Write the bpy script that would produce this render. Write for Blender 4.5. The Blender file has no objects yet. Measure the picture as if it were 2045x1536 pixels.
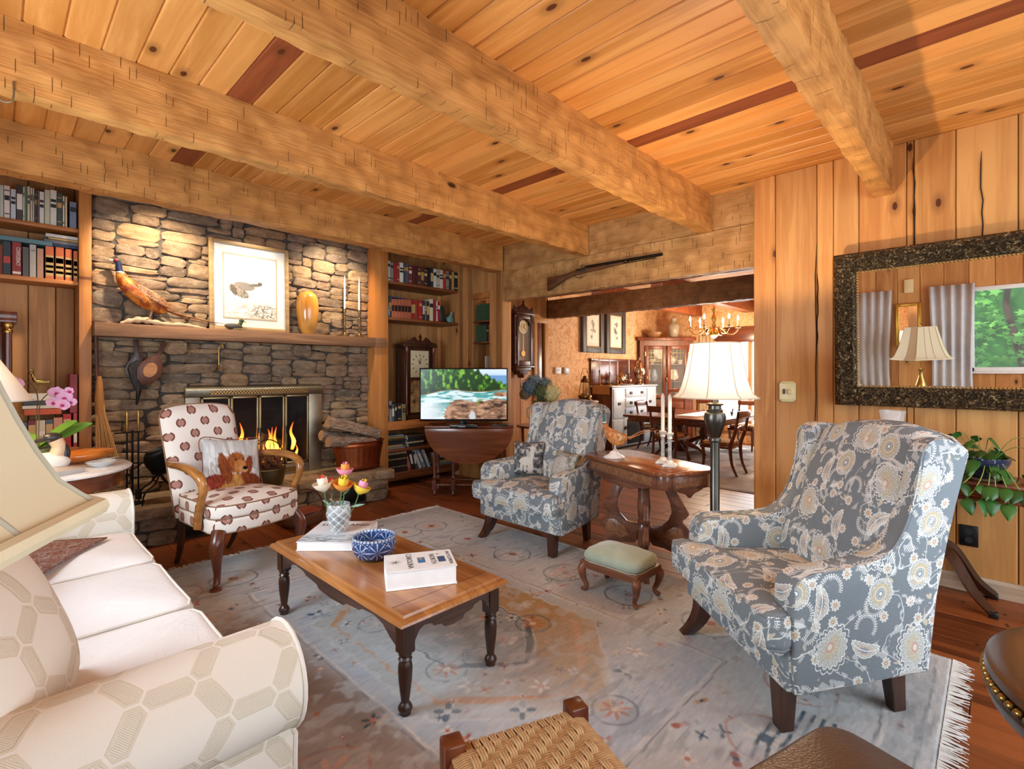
import bpy, bmesh, math, random
import numpy as np
from mathutils import Vector, Matrix
PI = math.pi
R = random.Random(7)
sc = bpy.context.scene
COL = sc.collection

def lin(h):
    h = h.lstrip('#')
    c = [int(h[i:i+2], 16)/255 for i in (0, 2, 4)]
    return tuple((x/12.92 if x <= .04045 else ((x+.055)/1.055)**2.4) for x in c) + (1.,)

# ------------------------------------------------------------------ camera, sky, lamps, exposure
cam = bpy.data.cameras.new('camera'); camo = bpy.data.objects.new('camera', cam); COL.objects.link(camo)
cam.sensor_width = 36; cam.lens = 36*1002/2045; cam.shift_y = -24/2045; cam.clip_start = .05
camo.location = (0, 0, 1.30); camo.rotation_euler = (PI/2, 0, math.radians(43.98-90))
sc.camera = camo
sc.view_settings.view_transform = 'Standard'; sc.view_settings.look = 'None'
sc.view_settings.gamma = 1; sc.view_settings.use_curve_mapping = False
sc.view_settings.exposure = 0.22
sc.cycles.max_bounces = 7; sc.cycles.diffuse_bounces = 4; sc.cycles.glossy_bounces = 4
sc.cycles.transmission_bounces = 6; sc.cycles.transparent_max_bounces = 8
sc.cycles.sample_clamp_indirect = 6; sc.cycles.caustics_reflective = False; sc.cycles.caustics_refractive = False
world = bpy.data.worlds.new('sky'); sc.world = world; world.use_nodes = True
world.node_tree.nodes['Background'].inputs[0].default_value = (.80, .90, 1, 1)
world.node_tree.nodes['Background'].inputs[1].default_value = 1.6

def lamp(name, kind, loc, energy, color=(1, 1, 1), rot=(0, 0, 0), size=.1, size_y=None, spot=None, blend=.6):
    L = bpy.data.lights.new(name, kind); o = bpy.data.objects.new(name, L); COL.objects.link(o)
    o.location = loc; o.rotation_euler = rot; L.energy = energy; L.color = color
    if kind == 'AREA':
        L.size = size
        if size_y: L.shape = 'RECTANGLE'; L.size_y = size_y
    elif kind == 'SUN': L.angle = size
    else: L.shadow_soft_size = size
    if spot: L.spot_size = math.radians(spot); L.spot_blend = blend
    return o
WARM = (1, .74, .45)
lamp('back_fill_light', 'AREA', (1.6, -1.62, 1.35), 78, (.78, .89, 1), (PI/2, 0, 0), 3.6, 2.2)  # unseen area light behind the viewer, added as soft cool fill
lamp('daylight_side_window', 'AREA', (-.79, 2.36, 1.48), 86, (.74, .87, 1), (0, -PI/2, 0), .95, 1.36)
lamp('daylight_dining_window', 'AREA', (9.5, 3.0, 1.25), 55, (.92, .96, 1), (0, PI/2, 0), 1.1, 1.7)
lamp('cove_picture', 'SPOT', (1.66, 4.55, 2.74), 34, (1, .88, .72), (math.radians(30), 0, 0), .04, spot=80, blend=.9)
lamp('cove_pheasant', 'SPOT', (.95, 4.5, 2.74), 115, (1, .80, .56), (math.radians(34), 0, 0), .04, spot=95, blend=.9)
lamp('cove_candles', 'SPOT', (2.45, 4.55, 2.74), 85, (1, .80, .56), (math.radians(34), 0, 0), .04, spot=95, blend=.9)
lamp('floor_lamp_bulb', 'POINT', (3.03, 1.222, 1.40), 12, WARM, size=.05)
lamp('floor_lamp_uplight', 'SPOT', (3.03, 1.222, 1.43), 58, (1, .82, .58), (PI, 0, 0), .03, spot=150, blend=.25)
lamp('front_lamp_bulb', 'POINT', (-.23, .69, 1.32), 3.2, WARM, size=.05)
lamp('end_lamp_bulb', 'POINT', (-.055, 3.95, 1.28), 14, WARM, size=.05)
lamp('chandelier_glow', 'POINT', (8.29, 3.36, 1.80), 105, (1, .78, .52), size=.2)
lamp('hall_point_light', 'POINT', (5.0, 3.2, 2.3), 11, (1, .80, .58), size=.15)  # warm point light in the passage, no fixture modelled
lamp('sun', 'SUN', (0, 0, 9), 3.5, (1, .95, .85), (0, math.radians(38), math.radians(8)), math.radians(3))
lamp('fire_glow', 'POINT', (1.76, 5.16, .62), 6, (1, .35, .08), size=.1)

# ------------------------------------------------------------------ node maths
class V:
    """a float socket with arithmetic"""
    def __init__(s, nt, o): s.nt, s.o = nt, o
    def m(s, op, *a):
        n = s.nt.nodes.new('ShaderNodeMath'); n.operation = op
        for i, x in enumerate((s,)+a):
            if isinstance(x, V): s.nt.links.new(x.o, n.inputs[i])
            else: n.inputs[i].default_value = x
        return V(s.nt, n.outputs[0])
    def c(s, x): 
        n = s.nt.nodes.new('ShaderNodeValue'); n.outputs[0].default_value = x; return V(s.nt, n.outputs[0])
    __add__ = __radd__ = lambda s, b: s.m('ADD', b)
    __mul__ = __rmul__ = lambda s, b: s.m('MULTIPLY', b)
    __sub__ = lambda s, b: s.m('SUBTRACT', b)
    __rsub__ = lambda s, b: (s*-1)+b
    __truediv__ = lambda s, b: s.m('DIVIDE', b)
    def mod(s, b): return s.m('FLOORED_MODULO', b)
    def floor(s): return s.m('FLOOR')
    def abs(s): return s.m('ABSOLUTE')
    def sin(s): return s.m('SINE')
    def cos(s): return s.m('COSINE')
    def sqrt(s): return s.m('SQRT')
    def lt(s, b): return s.m('LESS_THAN', b)
    def gt(s, b): return s.m('GREATER_THAN', b)
    def min(s, b): return s.m('MINIMUM', b)
    def max(s, b): return s.m('MAXIMUM', b)
    def atan2(s, b): return s.m('ARCTAN2', b)
    def sm(s, a, b):
        n = s.nt.nodes.new('ShaderNodeMapRange'); n.interpolation_type = 'SMOOTHSTEP'
        s.nt.links.new(s.o, n.inputs[0])
        for i, x in ((1, a), (2, b)):
            if isinstance(x, V): s.nt.links.new(x.o, n.inputs[i])
            else: n.inputs[i].default_value = x
        return V(s.nt, n.outputs[0])
    def band(s, c, w): return (s-c).abs().sm(w, w*.55)

class G:
    """a material under construction"""
    def __init__(g, name, rough=.6, spec=.4, metal=0.):
        g.m = bpy.data.materials.new(name); g.m.use_nodes = True
        g.nt = g.m.node_tree; g.b = g.nt.nodes['Principled BSDF']
        g.b.inputs['Roughness'].default_value = rough; g.b.inputs['Metallic'].default_value = metal
        g.b.inputs['Specular IOR Level'].default_value = spec
        g._tc = None
    def n(g, t): return g.nt.nodes.new('ShaderNode'+t)
    def link(g, a, b): g.nt.links.new(a, b)
    def tc(g, which='Object'):
        if not g._tc: g._tc = g.n('TexCoord')
        return g._tc.outputs[which]
    def xyz(g, sock):
        s = g.n('SeparateXYZ'); g.link(sock, s.inputs[0]); return [V(g.nt, s.outputs[i]) for i in range(3)]
    def vec(g, x, y, z=0.):
        s = g.n('CombineXYZ')
        for i, q in enumerate((x, y, z)):
            if isinstance(q, V): g.link(q.o, s.inputs[i])
            else: s.inputs[i].default_value = q
        return s.outputs[0]
    def rand(g):
        return V(g.nt, g.n('ObjectInfo').outputs['Random'])
    def scaled(g, sock, sx, sy, sz, off=None):
        mp = g.n('VectorMath'); mp.operation = 'MULTIPLY'; g.link(sock, mp.inputs[0]); mp.inputs[1].default_value = (sx, sy, sz)
        o = mp.outputs[0]
        if off is not None:
            ad = g.n('VectorMath'); ad.operation = 'ADD'; g.link(o, ad.inputs[0]); g.link(g.vec(off, off, off), ad.inputs[1]); o = ad.outputs[0]
        return o
    def noise(g, sock, scale, detail=3., rough=.5, dist=0.):
        n = g.n('TexNoise'); g.link(sock, n.inputs['Vector']); n.inputs['Scale'].default_value = scale
        n.inputs['Detail'].default_value = detail; n.inputs['Roughness'].default_value = rough; n.inputs['Distortion'].default_value = dist
        return V(g.nt, n.outputs[0])
    def voro(g, sock, scale, rnd=1., dims='3D', feature='F1'):
        n = g.n('TexVoronoi'); n.voronoi_dimensions = dims; n.feature = feature
        g.link(sock, n.inputs['Vector']); n.inputs['Scale'].default_value = scale; n.inputs['Randomness'].default_value = rnd
        return n
    def ramp(g, v, stops):
        n = g.n('ValToRGB'); g.link(v.o, n.inputs[0]); e = n.color_ramp.elements
        while len(e) < len(stops): e.new(.5)
        for k, (p, c) in zip(e, stops): k.position = p; k.color = lin(c) if isinstance(c, str) else c
        return n.outputs[0]
    def mix(g, f, a, b, mode='MIX'):
        n = g.n('Mix'); n.data_type = 'RGBA'; n.blend_type = mode
        if isinstance(f, V): g.link(f.o, n.inputs[0])
        else: n.inputs[0].default_value = f
        for i, x in ((6, a), (7, b)):
            if isinstance(x, str): n.inputs[i].default_value = lin(x)
            elif isinstance(x, tuple): n.inputs[i].default_value = x
            else: g.link(x, n.inputs[i])
        return n.outputs[2]
    def color(g, c):
        if isinstance(c, str): g.b.inputs['Base Color'].default_value = lin(c)
        elif isinstance(c, tuple): g.b.inputs['Base Color'].default_value = c
        else: g.link(c, g.b.inputs['Base Color'])
        return g
    def bump(g, v, strength=.3, dist=.01):
        n = g.n('Bump'); g.link(v.o, n.inputs['Height']); n.inputs['Strength'].default_value = strength
        n.inputs['Distance'].default_value = dist; g.link(n.outputs[0], g.b.inputs['Normal']); return g
    def emit(g, c, s):
        if isinstance(c, str): g.b.inputs['Emission Color'].default_value = lin(c)
        else: g.link(c, g.b.inputs['Emission Color'])
        g.b.inputs['Emission Strength'].default_value = s; return g

_cache = {}
def plain(c, rough=.55, metal=0., spec=.4, var=.06):
    """a simple painted / dyed / metal surface with faint mottling"""
    k = ('plain', c, rough, metal)
    if k in _cache: return _cache[k]
    g = G('surface_'+c.lstrip('#'), rough, spec, metal)
    n = g.noise(g.tc(), 14, 3)
    a = lin(c); d = tuple(max(0, x*(1-var*2.5)) for x in a[:3])+(1,); b = tuple(min(1, x*(1+var*2)) for x in a[:3])+(1,)
    g.color(g.mix(n, d, b)); _cache[k] = g.m; return g.m
def metal(c, rough=.3): return plain(c, rough, 1., .5, .08)

def wood(name, light, dark, axis=0, rough=.45, scale=1., rnd=.0, knots=0., kp=None, bump=.12, spec=.35, coat=0.):
    g = G(name, rough, spec)
    r = g.rand(); tc = g.scaled(g.tc(), *(1, 1, 1), off=r*37)
    s = [9*scale]*3; s[axis] = .7*scale
    t2 = g.scaled(tc, *s)
    n1 = g.noise(t2, 1.3, 4, .6, .8)
    s3 = [70*scale]*3; s3[axis] = 2.2*scale
    n2 = g.noise(g.scaled(tc, *s3), 1., 3, .6)
    rings = ((n1*9).sin()*.5+.5)
    f = n1.sm(.28, .74)*.55+rings*.22+n2*.30
    if rnd: f = f+(r-.5)*rnd
    c = g.ramp(f, [(.12, dark), (.62, light), (1., light)])
    if knots:
        X = g.xyz(tc); pl = kp or {0: (0, 1), 1: (1, 0), 2: (2, 1)}[axis]
        v = g.voro(g.vec(X[pl[0]]*.5, X[pl[1]]), 4.2, 1., '2D')
        d = V(g.nt, v.outputs['Distance'])
        sel = g.xyz(v.outputs['Color'])[0].gt(1-knots)
        kn = d.sm(.075, .045)*sel
        halo = d.sm(.20, .06)*sel*.4
        c = g.mix(halo.max(kn), c, g.mix(n2, '#2c1208', '#6b3516'))
    if rnd: c = g.mix(1., c, g.ramp((r*7.31).mod(1.), [(0, (.80, .78, .76, 1)), (.5, (1, 1, 1, 1)), (1, (1.0, .92, .84, 1))]), 'MULTIPLY')
    g.color(c).bump(n2*.6+n1*.4, bump, .004)
    if coat: g.b.inputs['Coat Weight'].default_value = coat; g.b.inputs['Coat Roughness'].default_value = .15
    return g.m

# ------------------------------------------------------------------ mesh building
class MB:
    def __init__(s): s.v = []; s.f = []
    def add(s, v, f):
        k = len(s.v); s.v += [tuple(p) for p in v]; s.f += [tuple(i+k for i in q) for q in f]; return s
    def box(s, x0, x1, y0, y1, z0, z1, rz=0, c=None):
        p = [(x, y, z) for x in (x0, x1) for y in (y0, y1) for z in (z0, z1)]
        if rz:
            cx, cy = c or ((x0+x1)/2, (y0+y1)/2); ca, sa = math.cos(rz), math.sin(rz)
            p = [(cx+(x-cx)*ca-(y-cy)*sa, cy+(x-cx)*sa+(y-cy)*ca, z) for x, y, z in p]
        return s.add(p, [(0, 1, 3, 2), (4, 6, 7, 5), (0, 4, 5, 1), (2, 3, 7, 6), (0, 2, 6, 4), (1, 5, 7, 3)])
    def lathe(s, prof, seg=20, c=(0, 0, 0), sx=1., sy=1., cap=True):
        n = len(prof); v = []
        for r, z in prof:
            for k in range(seg):
                a = 2*PI*k/seg; v.append((c[0]+r*math.cos(a)*sx, c[1]+r*math.sin(a)*sy, c[2]+z))
        f = [(i*seg+k, i*seg+(k+1) % seg, (i+1)*seg+(k+1) % seg, (i+1)*seg+k) for i in range(n-1) for k in range(seg)]
        if cap: f += [tuple(range(seg))[::-1], tuple((n-1)*seg+k for k in range(seg))]
        return s.add(v, f)
    def tube(s, pts, r, seg=8, closed=False, flat=1.):
        pts = [Vector(p) for p in pts]; n = len(pts)
        rr = r if isinstance(r, (list, tuple)) else [r]*n
        v = []; up = None
        for i, p in enumerate(pts):
            a = pts[(i-1) % n] if (closed or i) else p; b = pts[(i+1) % n] if (closed or i < n-1) else p
            t = (b-a)
            t = t.normalized() if t.length > 1e-9 else Vector((0, 0, 1))
            if up is None: up = Vector((0, 0, 1)) if abs(t.z) < .9 else Vector((1, 0, 0))
            x = t.cross(up)
            if x.length < 1e-4: x = t.orthogonal()
            x.normalize(); y = x.cross(t); up = y
            for k in range(seg):
                q = 2*PI*k/seg; v.append(p+x*(math.cos(q)*rr[i])+y*(math.sin(q)*rr[i]*flat))
        f = [(i*seg+k, i*seg+(k+1) % seg, ((i+1) % n)*seg+(k+1) % seg, ((i+1) % n)*seg+k) for i in range(n if closed else n-1) for k in range(seg)]
        if not closed: f += [tuple(range(seg))[::-1], tuple((n-1)*seg+k for k in range(seg))]
        return s.add(v, f)
    def prism(s, poly, h0, h1, plane='xy'):
        """polygon extruded between two offsets along the plane's normal"""
        def P(a, b, h): return (a, b, h) if plane == 'xy' else ((a, h, b) if plane == 'xz' else (h, a, b))
        n = len(poly); v = [P(a, b, h0) for a, b in poly]+[P(a, b, h1) for a, b in poly]
        return s.add(v, [tuple(range(n))[::-1], tuple(range(n, 2*n))]+[(i, (i+1) % n, n+(i+1) % n, n+i) for i in range(n)])
    def grid(s, fn, nu, nv, cu=False, cv=False):
        v = [fn(i/(nu if cu else nu-1), j/(nv if cv else nv-1)) for i in range(nu) for j in range(nv)]
        f = [(i*nv+j, ((i+1) % nu)*nv+j, ((i+1) % nu)*nv+(j+1) % nv, i*nv+(j+1) % nv) for i in range(nu if cu else nu-1) for j in range(nv if cv else nv-1)]
        return s.add(v, f)
    def ball(s, c, rx, ry=None, rz=None, nu=14, nv=8):
        ry = ry or rx; rz = rz or rx
        return s.lathe([(max(1e-4, math.sin(PI*j/nv)), -math.cos(PI*j/nv)) for j in range(nv+1)], nu, (0, 0, 0)) .xf_last(nu*(nv+1), lambda p: (c[0]+p[0]*rx, c[1]+p[1]*ry, c[2]+p[2]*rz))
    def xf_last(s, n, fn):
        s.v[-n:] = [fn(p) for p in s.v[-n:]]; return s
    def xf(s, fn): s.v = [tuple(fn(Vector(p))) for p in s.v]; return s
    def rot(s, ang, axis='Z', c=(0, 0, 0)):
        m = Matrix.Rotation(ang, 3, axis); c = Vector(c); return s.xf(lambda p: c+m @ (p-c))
    def move(s, x, y, z=0): return s.xf(lambda p: p+Vector((x, y, z)))
    def join(s, o): return s.add(o.v, o.f)
    def mesh(s, name, bevel=0, seg=2, smooth=None, sub=0, fixn=True):
        me = bpy.data.meshes.new(name); me.from_pydata(s.v, [], s.f); me.validate()
        if bevel or sub or fixn:
            bm = bmesh.new(); bm.from_mesh(me)
            if fixn: bmesh.ops.recalc_face_normals(bm, faces=bm.faces)
            if bevel:
                ed = [e for e in bm.edges if len(e.link_faces) == 2 and e.calc_face_angle(0) > .5]
                bmesh.ops.bevel(bm, geom=ed, offset=bevel, segments=seg, affect='EDGES', profile=.5, clamp_overlap=True)
            bm.to_mesh(me); bm.free()
        ang = 40 if smooth is None else smooth
        if ang: 
            me.shade_smooth(); me.set_sharp_from_angle(angle=math.radians(ang))
        return me
    def build(s, name, mat, parent=None, loc=None, rz=None, uv=False, mods=(), **k):
        me = s.mesh(name, **k); return link(name, me, mat, parent, loc, rz, uv)

def box_uv(me, m=None):
    """metric box-mapped UVs"""
    uvl = me.uv_layers.new(name='UVMap'); d = np.zeros(len(me.loops)*2, 'f')
    vs = [v.co for v in me.vertices]
    for p in me.polygons:
        n = p.normal; a = max(range(3), key=lambda i: abs(n[i]))
        for li in p.loop_indices:
            c = vs[me.loops[li].vertex_index]
            q = ((c.y, c.z), (c.x, c.z), (c.x, c.y))[a]
            d[2*li] = q[0]+a*.37; d[2*li+1] = q[1]+a*.21
    uvl.data.foreach_set('uv', d)

def link(name, me, mat, parent=None, loc=None, rz=None, uv=False):
    o = bpy.data.objects.new(name, me); COL.objects.link(o)
    if mat: me.materials.append(mat)
    if parent: o.parent = parent
    if loc: o.location = loc
    if rz is not None: o.rotation_euler = (0, 0, rz)
    if uv: box_uv(me)
    return o
def tag(o, label, cat, group=None, kind=None):
    o['label'] = label; o['category'] = cat
    if group: o['group'] = group
    if kind: o['kind'] = kind
    return o
def thing(name, label, cat, loc=(0, 0, 0), rz=0, group=None, kind=None):
    o = bpy.data.objects.new(name, None); COL.objects.link(o); o.empty_display_size = .1
    o.location = loc; o.rotation_euler = (0, 0, rz); return tag(o, label, cat, group, kind)
def struct(name, label, cat='room'): return thing(name, label, cat, kind='structure')
def dup(root, loc, rz, label=None):
    r = root.copy(); COL.objects.link(r); r.location = loc; r.rotation_euler = (0, 0, rz)
    if label: r['label'] = label
    for ch in list(root.children):
        c = ch.copy(); COL.objects.link(c); c.parent = r
        for gch in ch.children:
            d = gch.copy(); COL.objects.link(d); d.parent = c
    return r
def text(name, s, size, mat, parent, loc, rot, align='CENTER', depth=.0004, sx=1.):
    cu = bpy.data.curves.new(name, 'FONT'); cu.body = s; cu.size = size; cu.align_x = align; cu.align_y = 'CENTER'; cu.extrude = depth; cu.resolution_u = 2
    t = bpy.data.objects.new(name, cu); COL.objects.link(t); bpy.context.view_layer.update()
    me = bpy.data.meshes.new_from_object(t.evaluated_get(bpy.context.evaluated_depsgraph_get())); bpy.data.objects.remove(t)
    me.materials.clear(); me.materials.append(mat)
    o = bpy.data.objects.new(name, me); COL.objects.link(o); o.parent = parent
    o.location = loc; o.rotation_euler = rot; o.scale = (sx, 1, 1); return o
def smoothpath(pts, n=6, closed=False):
    """Catmull-Rom through points"""
    P = [Vector(p) for p in pts]; out = []; m = len(P)
    for i in range(m if closed else m-1):
        g = lambda k: P[k % m] if closed else P[min(max(k, 0), m-1)]
        a, b, c, d = g(i-1), g(i), g(i+1), g(i+2)
        for k in range(n):
            t = k/n
            out.append(.5*((2*b)+(c-a)*t+(2*a-5*b+4*c-d)*t*t+(3*b-a-3*c+d)*t**3))
    if not closed: out.append(P[-1])
    return out
def rad(vals, n): 
    """interpolate a list of radii to n samples"""
    return [float(x) for x in np.interp(np.linspace(0, 1, n), np.linspace(0, 1, len(vals)), vals)]

# painted meshes: colours stored per vertex
def cmat(name, rough=.6, bumpy=0, em=0, metalness=0., spec=.4, grain=0., wave=0.):
    g = G(name, rough, spec, metalness); a = g.n('Attribute'); a.attribute_name = 'Col'
    c = a.outputs['Color']
    if grain:
        n = g.noise(g.tc(), grain, 2); c = g.mix(n*.5, c, g.mix(1., c, (.55, .55, .55, 1), 'MULTIPLY'))
        if bumpy: g.bump(n, bumpy, .004)
    g.color(c)
    if em: g.emit(c, em)
    return g.m
def paint(o, cols):
    me = o.data; at = me.color_attributes.new('Col', 'FLOAT_COLOR', 'POINT')
    at.data.foreach_set('color', np.asarray(cols, 'f').reshape(-1)); return o
def npgrid(name, X, Y, Z, cols, mat, parent=None, smooth=True):
    """structured grid mesh from 2-D arrays with vertex colours"""
    h, w = X.shape; me = bpy.data.meshes.new(name)
    co = np.stack([X, Y, Z], -1).reshape(-1, 3).astype('f'); i = np.arange(h*w).reshape(h, w)
    q = np.stack([i[:-1, :-1], i[:-1, 1:], i[1:, 1:], i[1:, :-1]], -1).reshape(-1, 4)
    me.vertices.add(h*w); me.vertices.foreach_set('co', co.reshape(-1))
    me.loops.add(q.size); me.loops.foreach_set('vertex_index', q.reshape(-1).astype('i'))
    me.polygons.add(len(q)); me.polygons.foreach_set('loop_start', np.arange(0, q.size, 4, dtype='i'))
    try: me.polygons.foreach_set('loop_total', np.full(len(q), 4, 'i'))
    except Exception: pass
    me.update(calc_edges=True); me.validate()
    if smooth: me.shade_smooth()
    o = link(name, me, mat, parent)
    c = np.ones((h, w, 4)); c[..., :3] = cols; paint(o, c); return o
def L3(h): return np.array(lin(h)[:3])
_rs = np.random.RandomState(3)
def vnoise(X, Y, s, oct=3, seed=0):
    """value noise on arrays"""
    out = np.zeros_like(X, dtype=float); amp = 1; tot = 0
    for o in range(oct):
        rs = np.random.RandomState(seed+o); T = rs.rand(64, 64); x = X*s*2**o+7.3*o; y = Y*s*2**o+3.1*o
        xi = np.floor(x).astype(int); yi = np.floor(y).astype(int); fx = x-xi; fy = y-yi
        fx = fx*fx*(3-2*fx); fy = fy*fy*(3-2*fy); g = lambda a, b: T[a % 64, b % 64]
        out += amp*((g(xi, yi)*(1-fx)+g(xi+1, yi)*fx)*(1-fy)+(g(xi, yi+1)*(1-fx)+g(xi+1, yi+1)*fx)*fy); tot += amp; amp *= .5
    return out/tot
def lay(C, mask, col):
    m = np.clip(mask, 0, 1)[..., None]; C[:] = C*(1-m)+m*(L3(col) if isinstance(col, str) else col)
def sstep(x, a, b): t = np.clip((x-a)/(b-a), 0, 1); return t*t*(3-2*t)
# ------------------------------------------------------------------ woods and other shared materials
M_ceil = wood('pine_ceiling_board', '#dc9a55', '#b97531', 1, .42, 1., .30, .5)
M_ceil_dark = wood('reddish_ceiling_board', '#9a4f2c', '#6b3018', 1, .42, 1., .1, .3)
M_wall = wood('honey_wall_plank', '#d39a5a', '#ad6f36', 2, .5, .9, .30, .22)
M_wall_dull = wood('weathered_wall_plank', '#cb935a', '#996531', 2, .55, .9, .4, .3)
M_floor = wood('oak_floor_plank', '#96532a', '#5c2d13', 1, .40, 1., .5, .30, spec=.4)
M_floorx = wood('dining_floor_plank', '#9c5527', '#5e2c10', 1, .30, 1., .55, .1, spec=.5)
M_shelf = wood('shelf_timber', '#c98346', '#955524', 0, .45, 1., .2)
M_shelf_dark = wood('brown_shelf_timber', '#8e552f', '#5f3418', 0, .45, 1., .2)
M_post = wood('post_timber', '#d59250', '#ad6a30', 2, .45, .8, .15, .12)
M_mantel = wood('rough_mantel_timber', '#9a7254', '#664732', 0, .8, 1.2, 0, 0, bump=.6)
M_mahog = wood('mahogany_x', '#7c3f22', '#40190b', 0, .28, 1.3, .1, spec=.5, coat=.3)
M_mahogy = wood('mahogany_y', '#7c3f22', '#40190b', 1, .28, 1.3, .1, spec=.5, coat=.3)
M_mahogz = wood('mahogany_z', '#6e361d', '#3a170b', 2, .28, 1.3, .1, spec=.5, coat=.3)
M_walnut = wood('dark_walnut', '#4a2a1b', '#25130c', 2, .32, 1.4, .1, spec=.5, coat=.2)
M_white_trim = plain('#e9e4dc', .5)
M_black = plain('#151413', .45)
M_iron = plain('#1d1b1a', .5, .6)
M_brass = metal('#b08d4f', .32)
M_obrass = metal('#7d6f50', .38)
M_silver = metal('#cfcac0', .18)

def hewn(name, light, dark, axis):
    """hand-hewn timber: grain, adze scallops, chop marks"""
    g = G(name, .62, .25)
    tc = g.scaled(g.tc(), 1, 1, 1, off=g.rand()*23)
    s = [12.]*3; s[axis] = .9
    n1 = g.noise(g.scaled(tc, *s), 1.2, 4, .6, .6)
    s3 = [85.]*3; s3[axis] = 3.5
    n2 = g.noise(g.scaled(tc, *s3), 1, 3, .6)
    sv = [11.]*3; sv[axis] = 9.
    wob = g.mix(.06, tc, (lambda q: (g.noise(tc, 6, 2), q)[1])(tc))
    v = g.voro(g.scaled(tc, *sv), 1., .9, feature='SMOOTH_F1'); d = V(g.nt, v.outputs['Distance']); rc = g.xyz(v.outputs['Color'])
    e = g.voro(g.scaled(tc, *sv), 1., .9, feature='DISTANCE_TO_EDGE'); de = V(g.nt, e.outputs['Distance'])
    sc2 = [15.]*3; sc2[axis] = 34.
    v2 = g.voro(g.scaled(tc, *sc2), 1., 1.); d2 = V(g.nt, v2.outputs['Distance']); r2 = g.xyz(v2.outputs['Color'])[0]
    lp = g.xyz(g.scaled(tc, *sc2))[axis]; lq = g.xyz(v2.outputs['Position'])[axis]
    tick = (lp-lq).abs().sm(.07, .01)*r2.gt(.80)*d2.sm(.60, .3)
    c = g.ramp(n1*.45+n2*.55+rc[0]*.20-d*.18, [(.12, dark), (.62, light), (1, light)])
    c = g.mix(tick*.65, c, '#4a2a14'); c = g.mix(d.sm(.30, .75)*.42, c, g.mix(1., c, (.55, .48, .42, 1), 'MULTIPLY'))  # chop marks, then facet shading darkened into the colour between scallops
    vk = g.voro(g.scaled(tc, *[2.2 if i != axis else 1. for i in range(3)]), 1.6); dk = V(g.nt, vk.outputs['Distance'])
    c = g.mix(dk.sm(.10, .05)*g.xyz(vk.outputs['Color'])[0].gt(.72), c, '#3c2110')
    g.color(c).bump(d*.8+rc[1]*.35-tick*.5+n2*.2+n1*.3, .9, .022)
    return g.m
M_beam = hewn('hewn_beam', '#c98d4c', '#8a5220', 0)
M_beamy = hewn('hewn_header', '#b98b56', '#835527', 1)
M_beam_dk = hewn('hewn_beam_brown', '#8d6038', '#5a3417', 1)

def stone_mat():
    g = G('fieldstone', .85, .2); r = g.rand(); tc = g.scaled(g.tc(), 1, 1, 1, off=r*19)
    n = g.noise(g.scaled(tc, 5, 5, 12), 1.6, 6, .65, .5); n2 = g.noise(tc, 38, 4, .7)
    base = g.ramp(r, [(0, '#8d7a66'), (.16, '#a48a6d'), (.3, '#b79b78'), (.45, '#867868'), (.6, '#a78c74'), (.75, '#94806b'), (.88, '#b08f6b'), (1, '#776a5e')])
    c = g.mix(n.sm(.35, .7), g.mix(1., base, (.55, .52, .50, 1), 'MULTIPLY'), base)
    c = g.mix(n2.sm(.55, .75)*.45, c, '#d3bd9c'); c = g.mix(n.sm(.42, .3)*.5, c, '#4b4038')
    g.color(c).bump(n*.7+n2*.4, .55, .02); return g.m
M_stone = stone_mat()
M_mortar = plain('#4a4540', .95)

# ------------------------------------------------------------------ floor, ceiling, walls
XL, YB, HC = -.75, -1.70, 2.767
fl = struct('floor', 'wide reddish brown plank floor with dark pegs running under the rug and furniture', 'floor')
RF = random.Random(5)
MB().box(XL-.2, 9.8, YB-.2, 5.4, -.08, -.024).build('subfloor', M_floor, fl)
x = XL
row = 0
while x < 9.7:
    w = RF.choice([.13, .15, .17, .19]); ends = [YB]
    y = YB+RF.uniform(.4, 1.8)
    while y < 5.0: ends.append(y); y += RF.uniform(1.3, 2.4)
    ends.append(5.3)
    if x > 4.2: ends = [1.2, 2.4+RF.uniform(-.6, .6), 3.9+RF.uniform(-.5, .5), 5.3]
    for a, b in zip(ends, ends[1:]):
        mb = MB().box(x+.001, x+w-.001, a+.001, b-.001, -.024, 0)
        mb.build('floor_plank', M_floor, fl, bevel=.0025, seg=1, smooth=0)
    x += w; row += 1
# dark wooden pegs near plank ends, right front of the floor
pg = MB()
for k in range(46):
    px, py = RF.uniform(3.05, 3.95), RF.uniform(-.9, 1.1)
    pg.lathe([(.008, 0), (.008, .0012)], 8, (px, py, 0))
o = pg.build('peg', plain('#2a130a', .5), fl); o['kind'] = 'stuff'

ce = struct('ceiling', 'knotty orange pine tongue and groove ceiling boards above the hewn beams', 'ceiling')
x = .09-.129*7; k = 0
prof = lambda w: [(.0, .02), (.0, .007), (.007, 0), (w-.007, 0), (w-.0, .007), (w, .02)]
bm_me = MB().prism(prof(.1282), YB, 5.28, 'xz').mesh('ceiling_board', smooth=0)
bm_dk = bm_me.copy()
while x < 4.20:
    dark = abs(x-.864) < .03 or abs(x-2.80) < .04
    me = bm_dk if dark else bm_me
    if not me.materials: me.materials.append(M_ceil_dark if dark else M_ceil)
    o = bpy.data.objects.new('ceiling_board', me); COL.objects.link(o); o.parent = ce; o.location = (x, 0, HC)
    x += .129
MB().box(XL-.1, 4.3, YB-.1, 5.35, HC+.022, HC+.08).build('ceiling_deck', M_ceil, ce)

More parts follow.
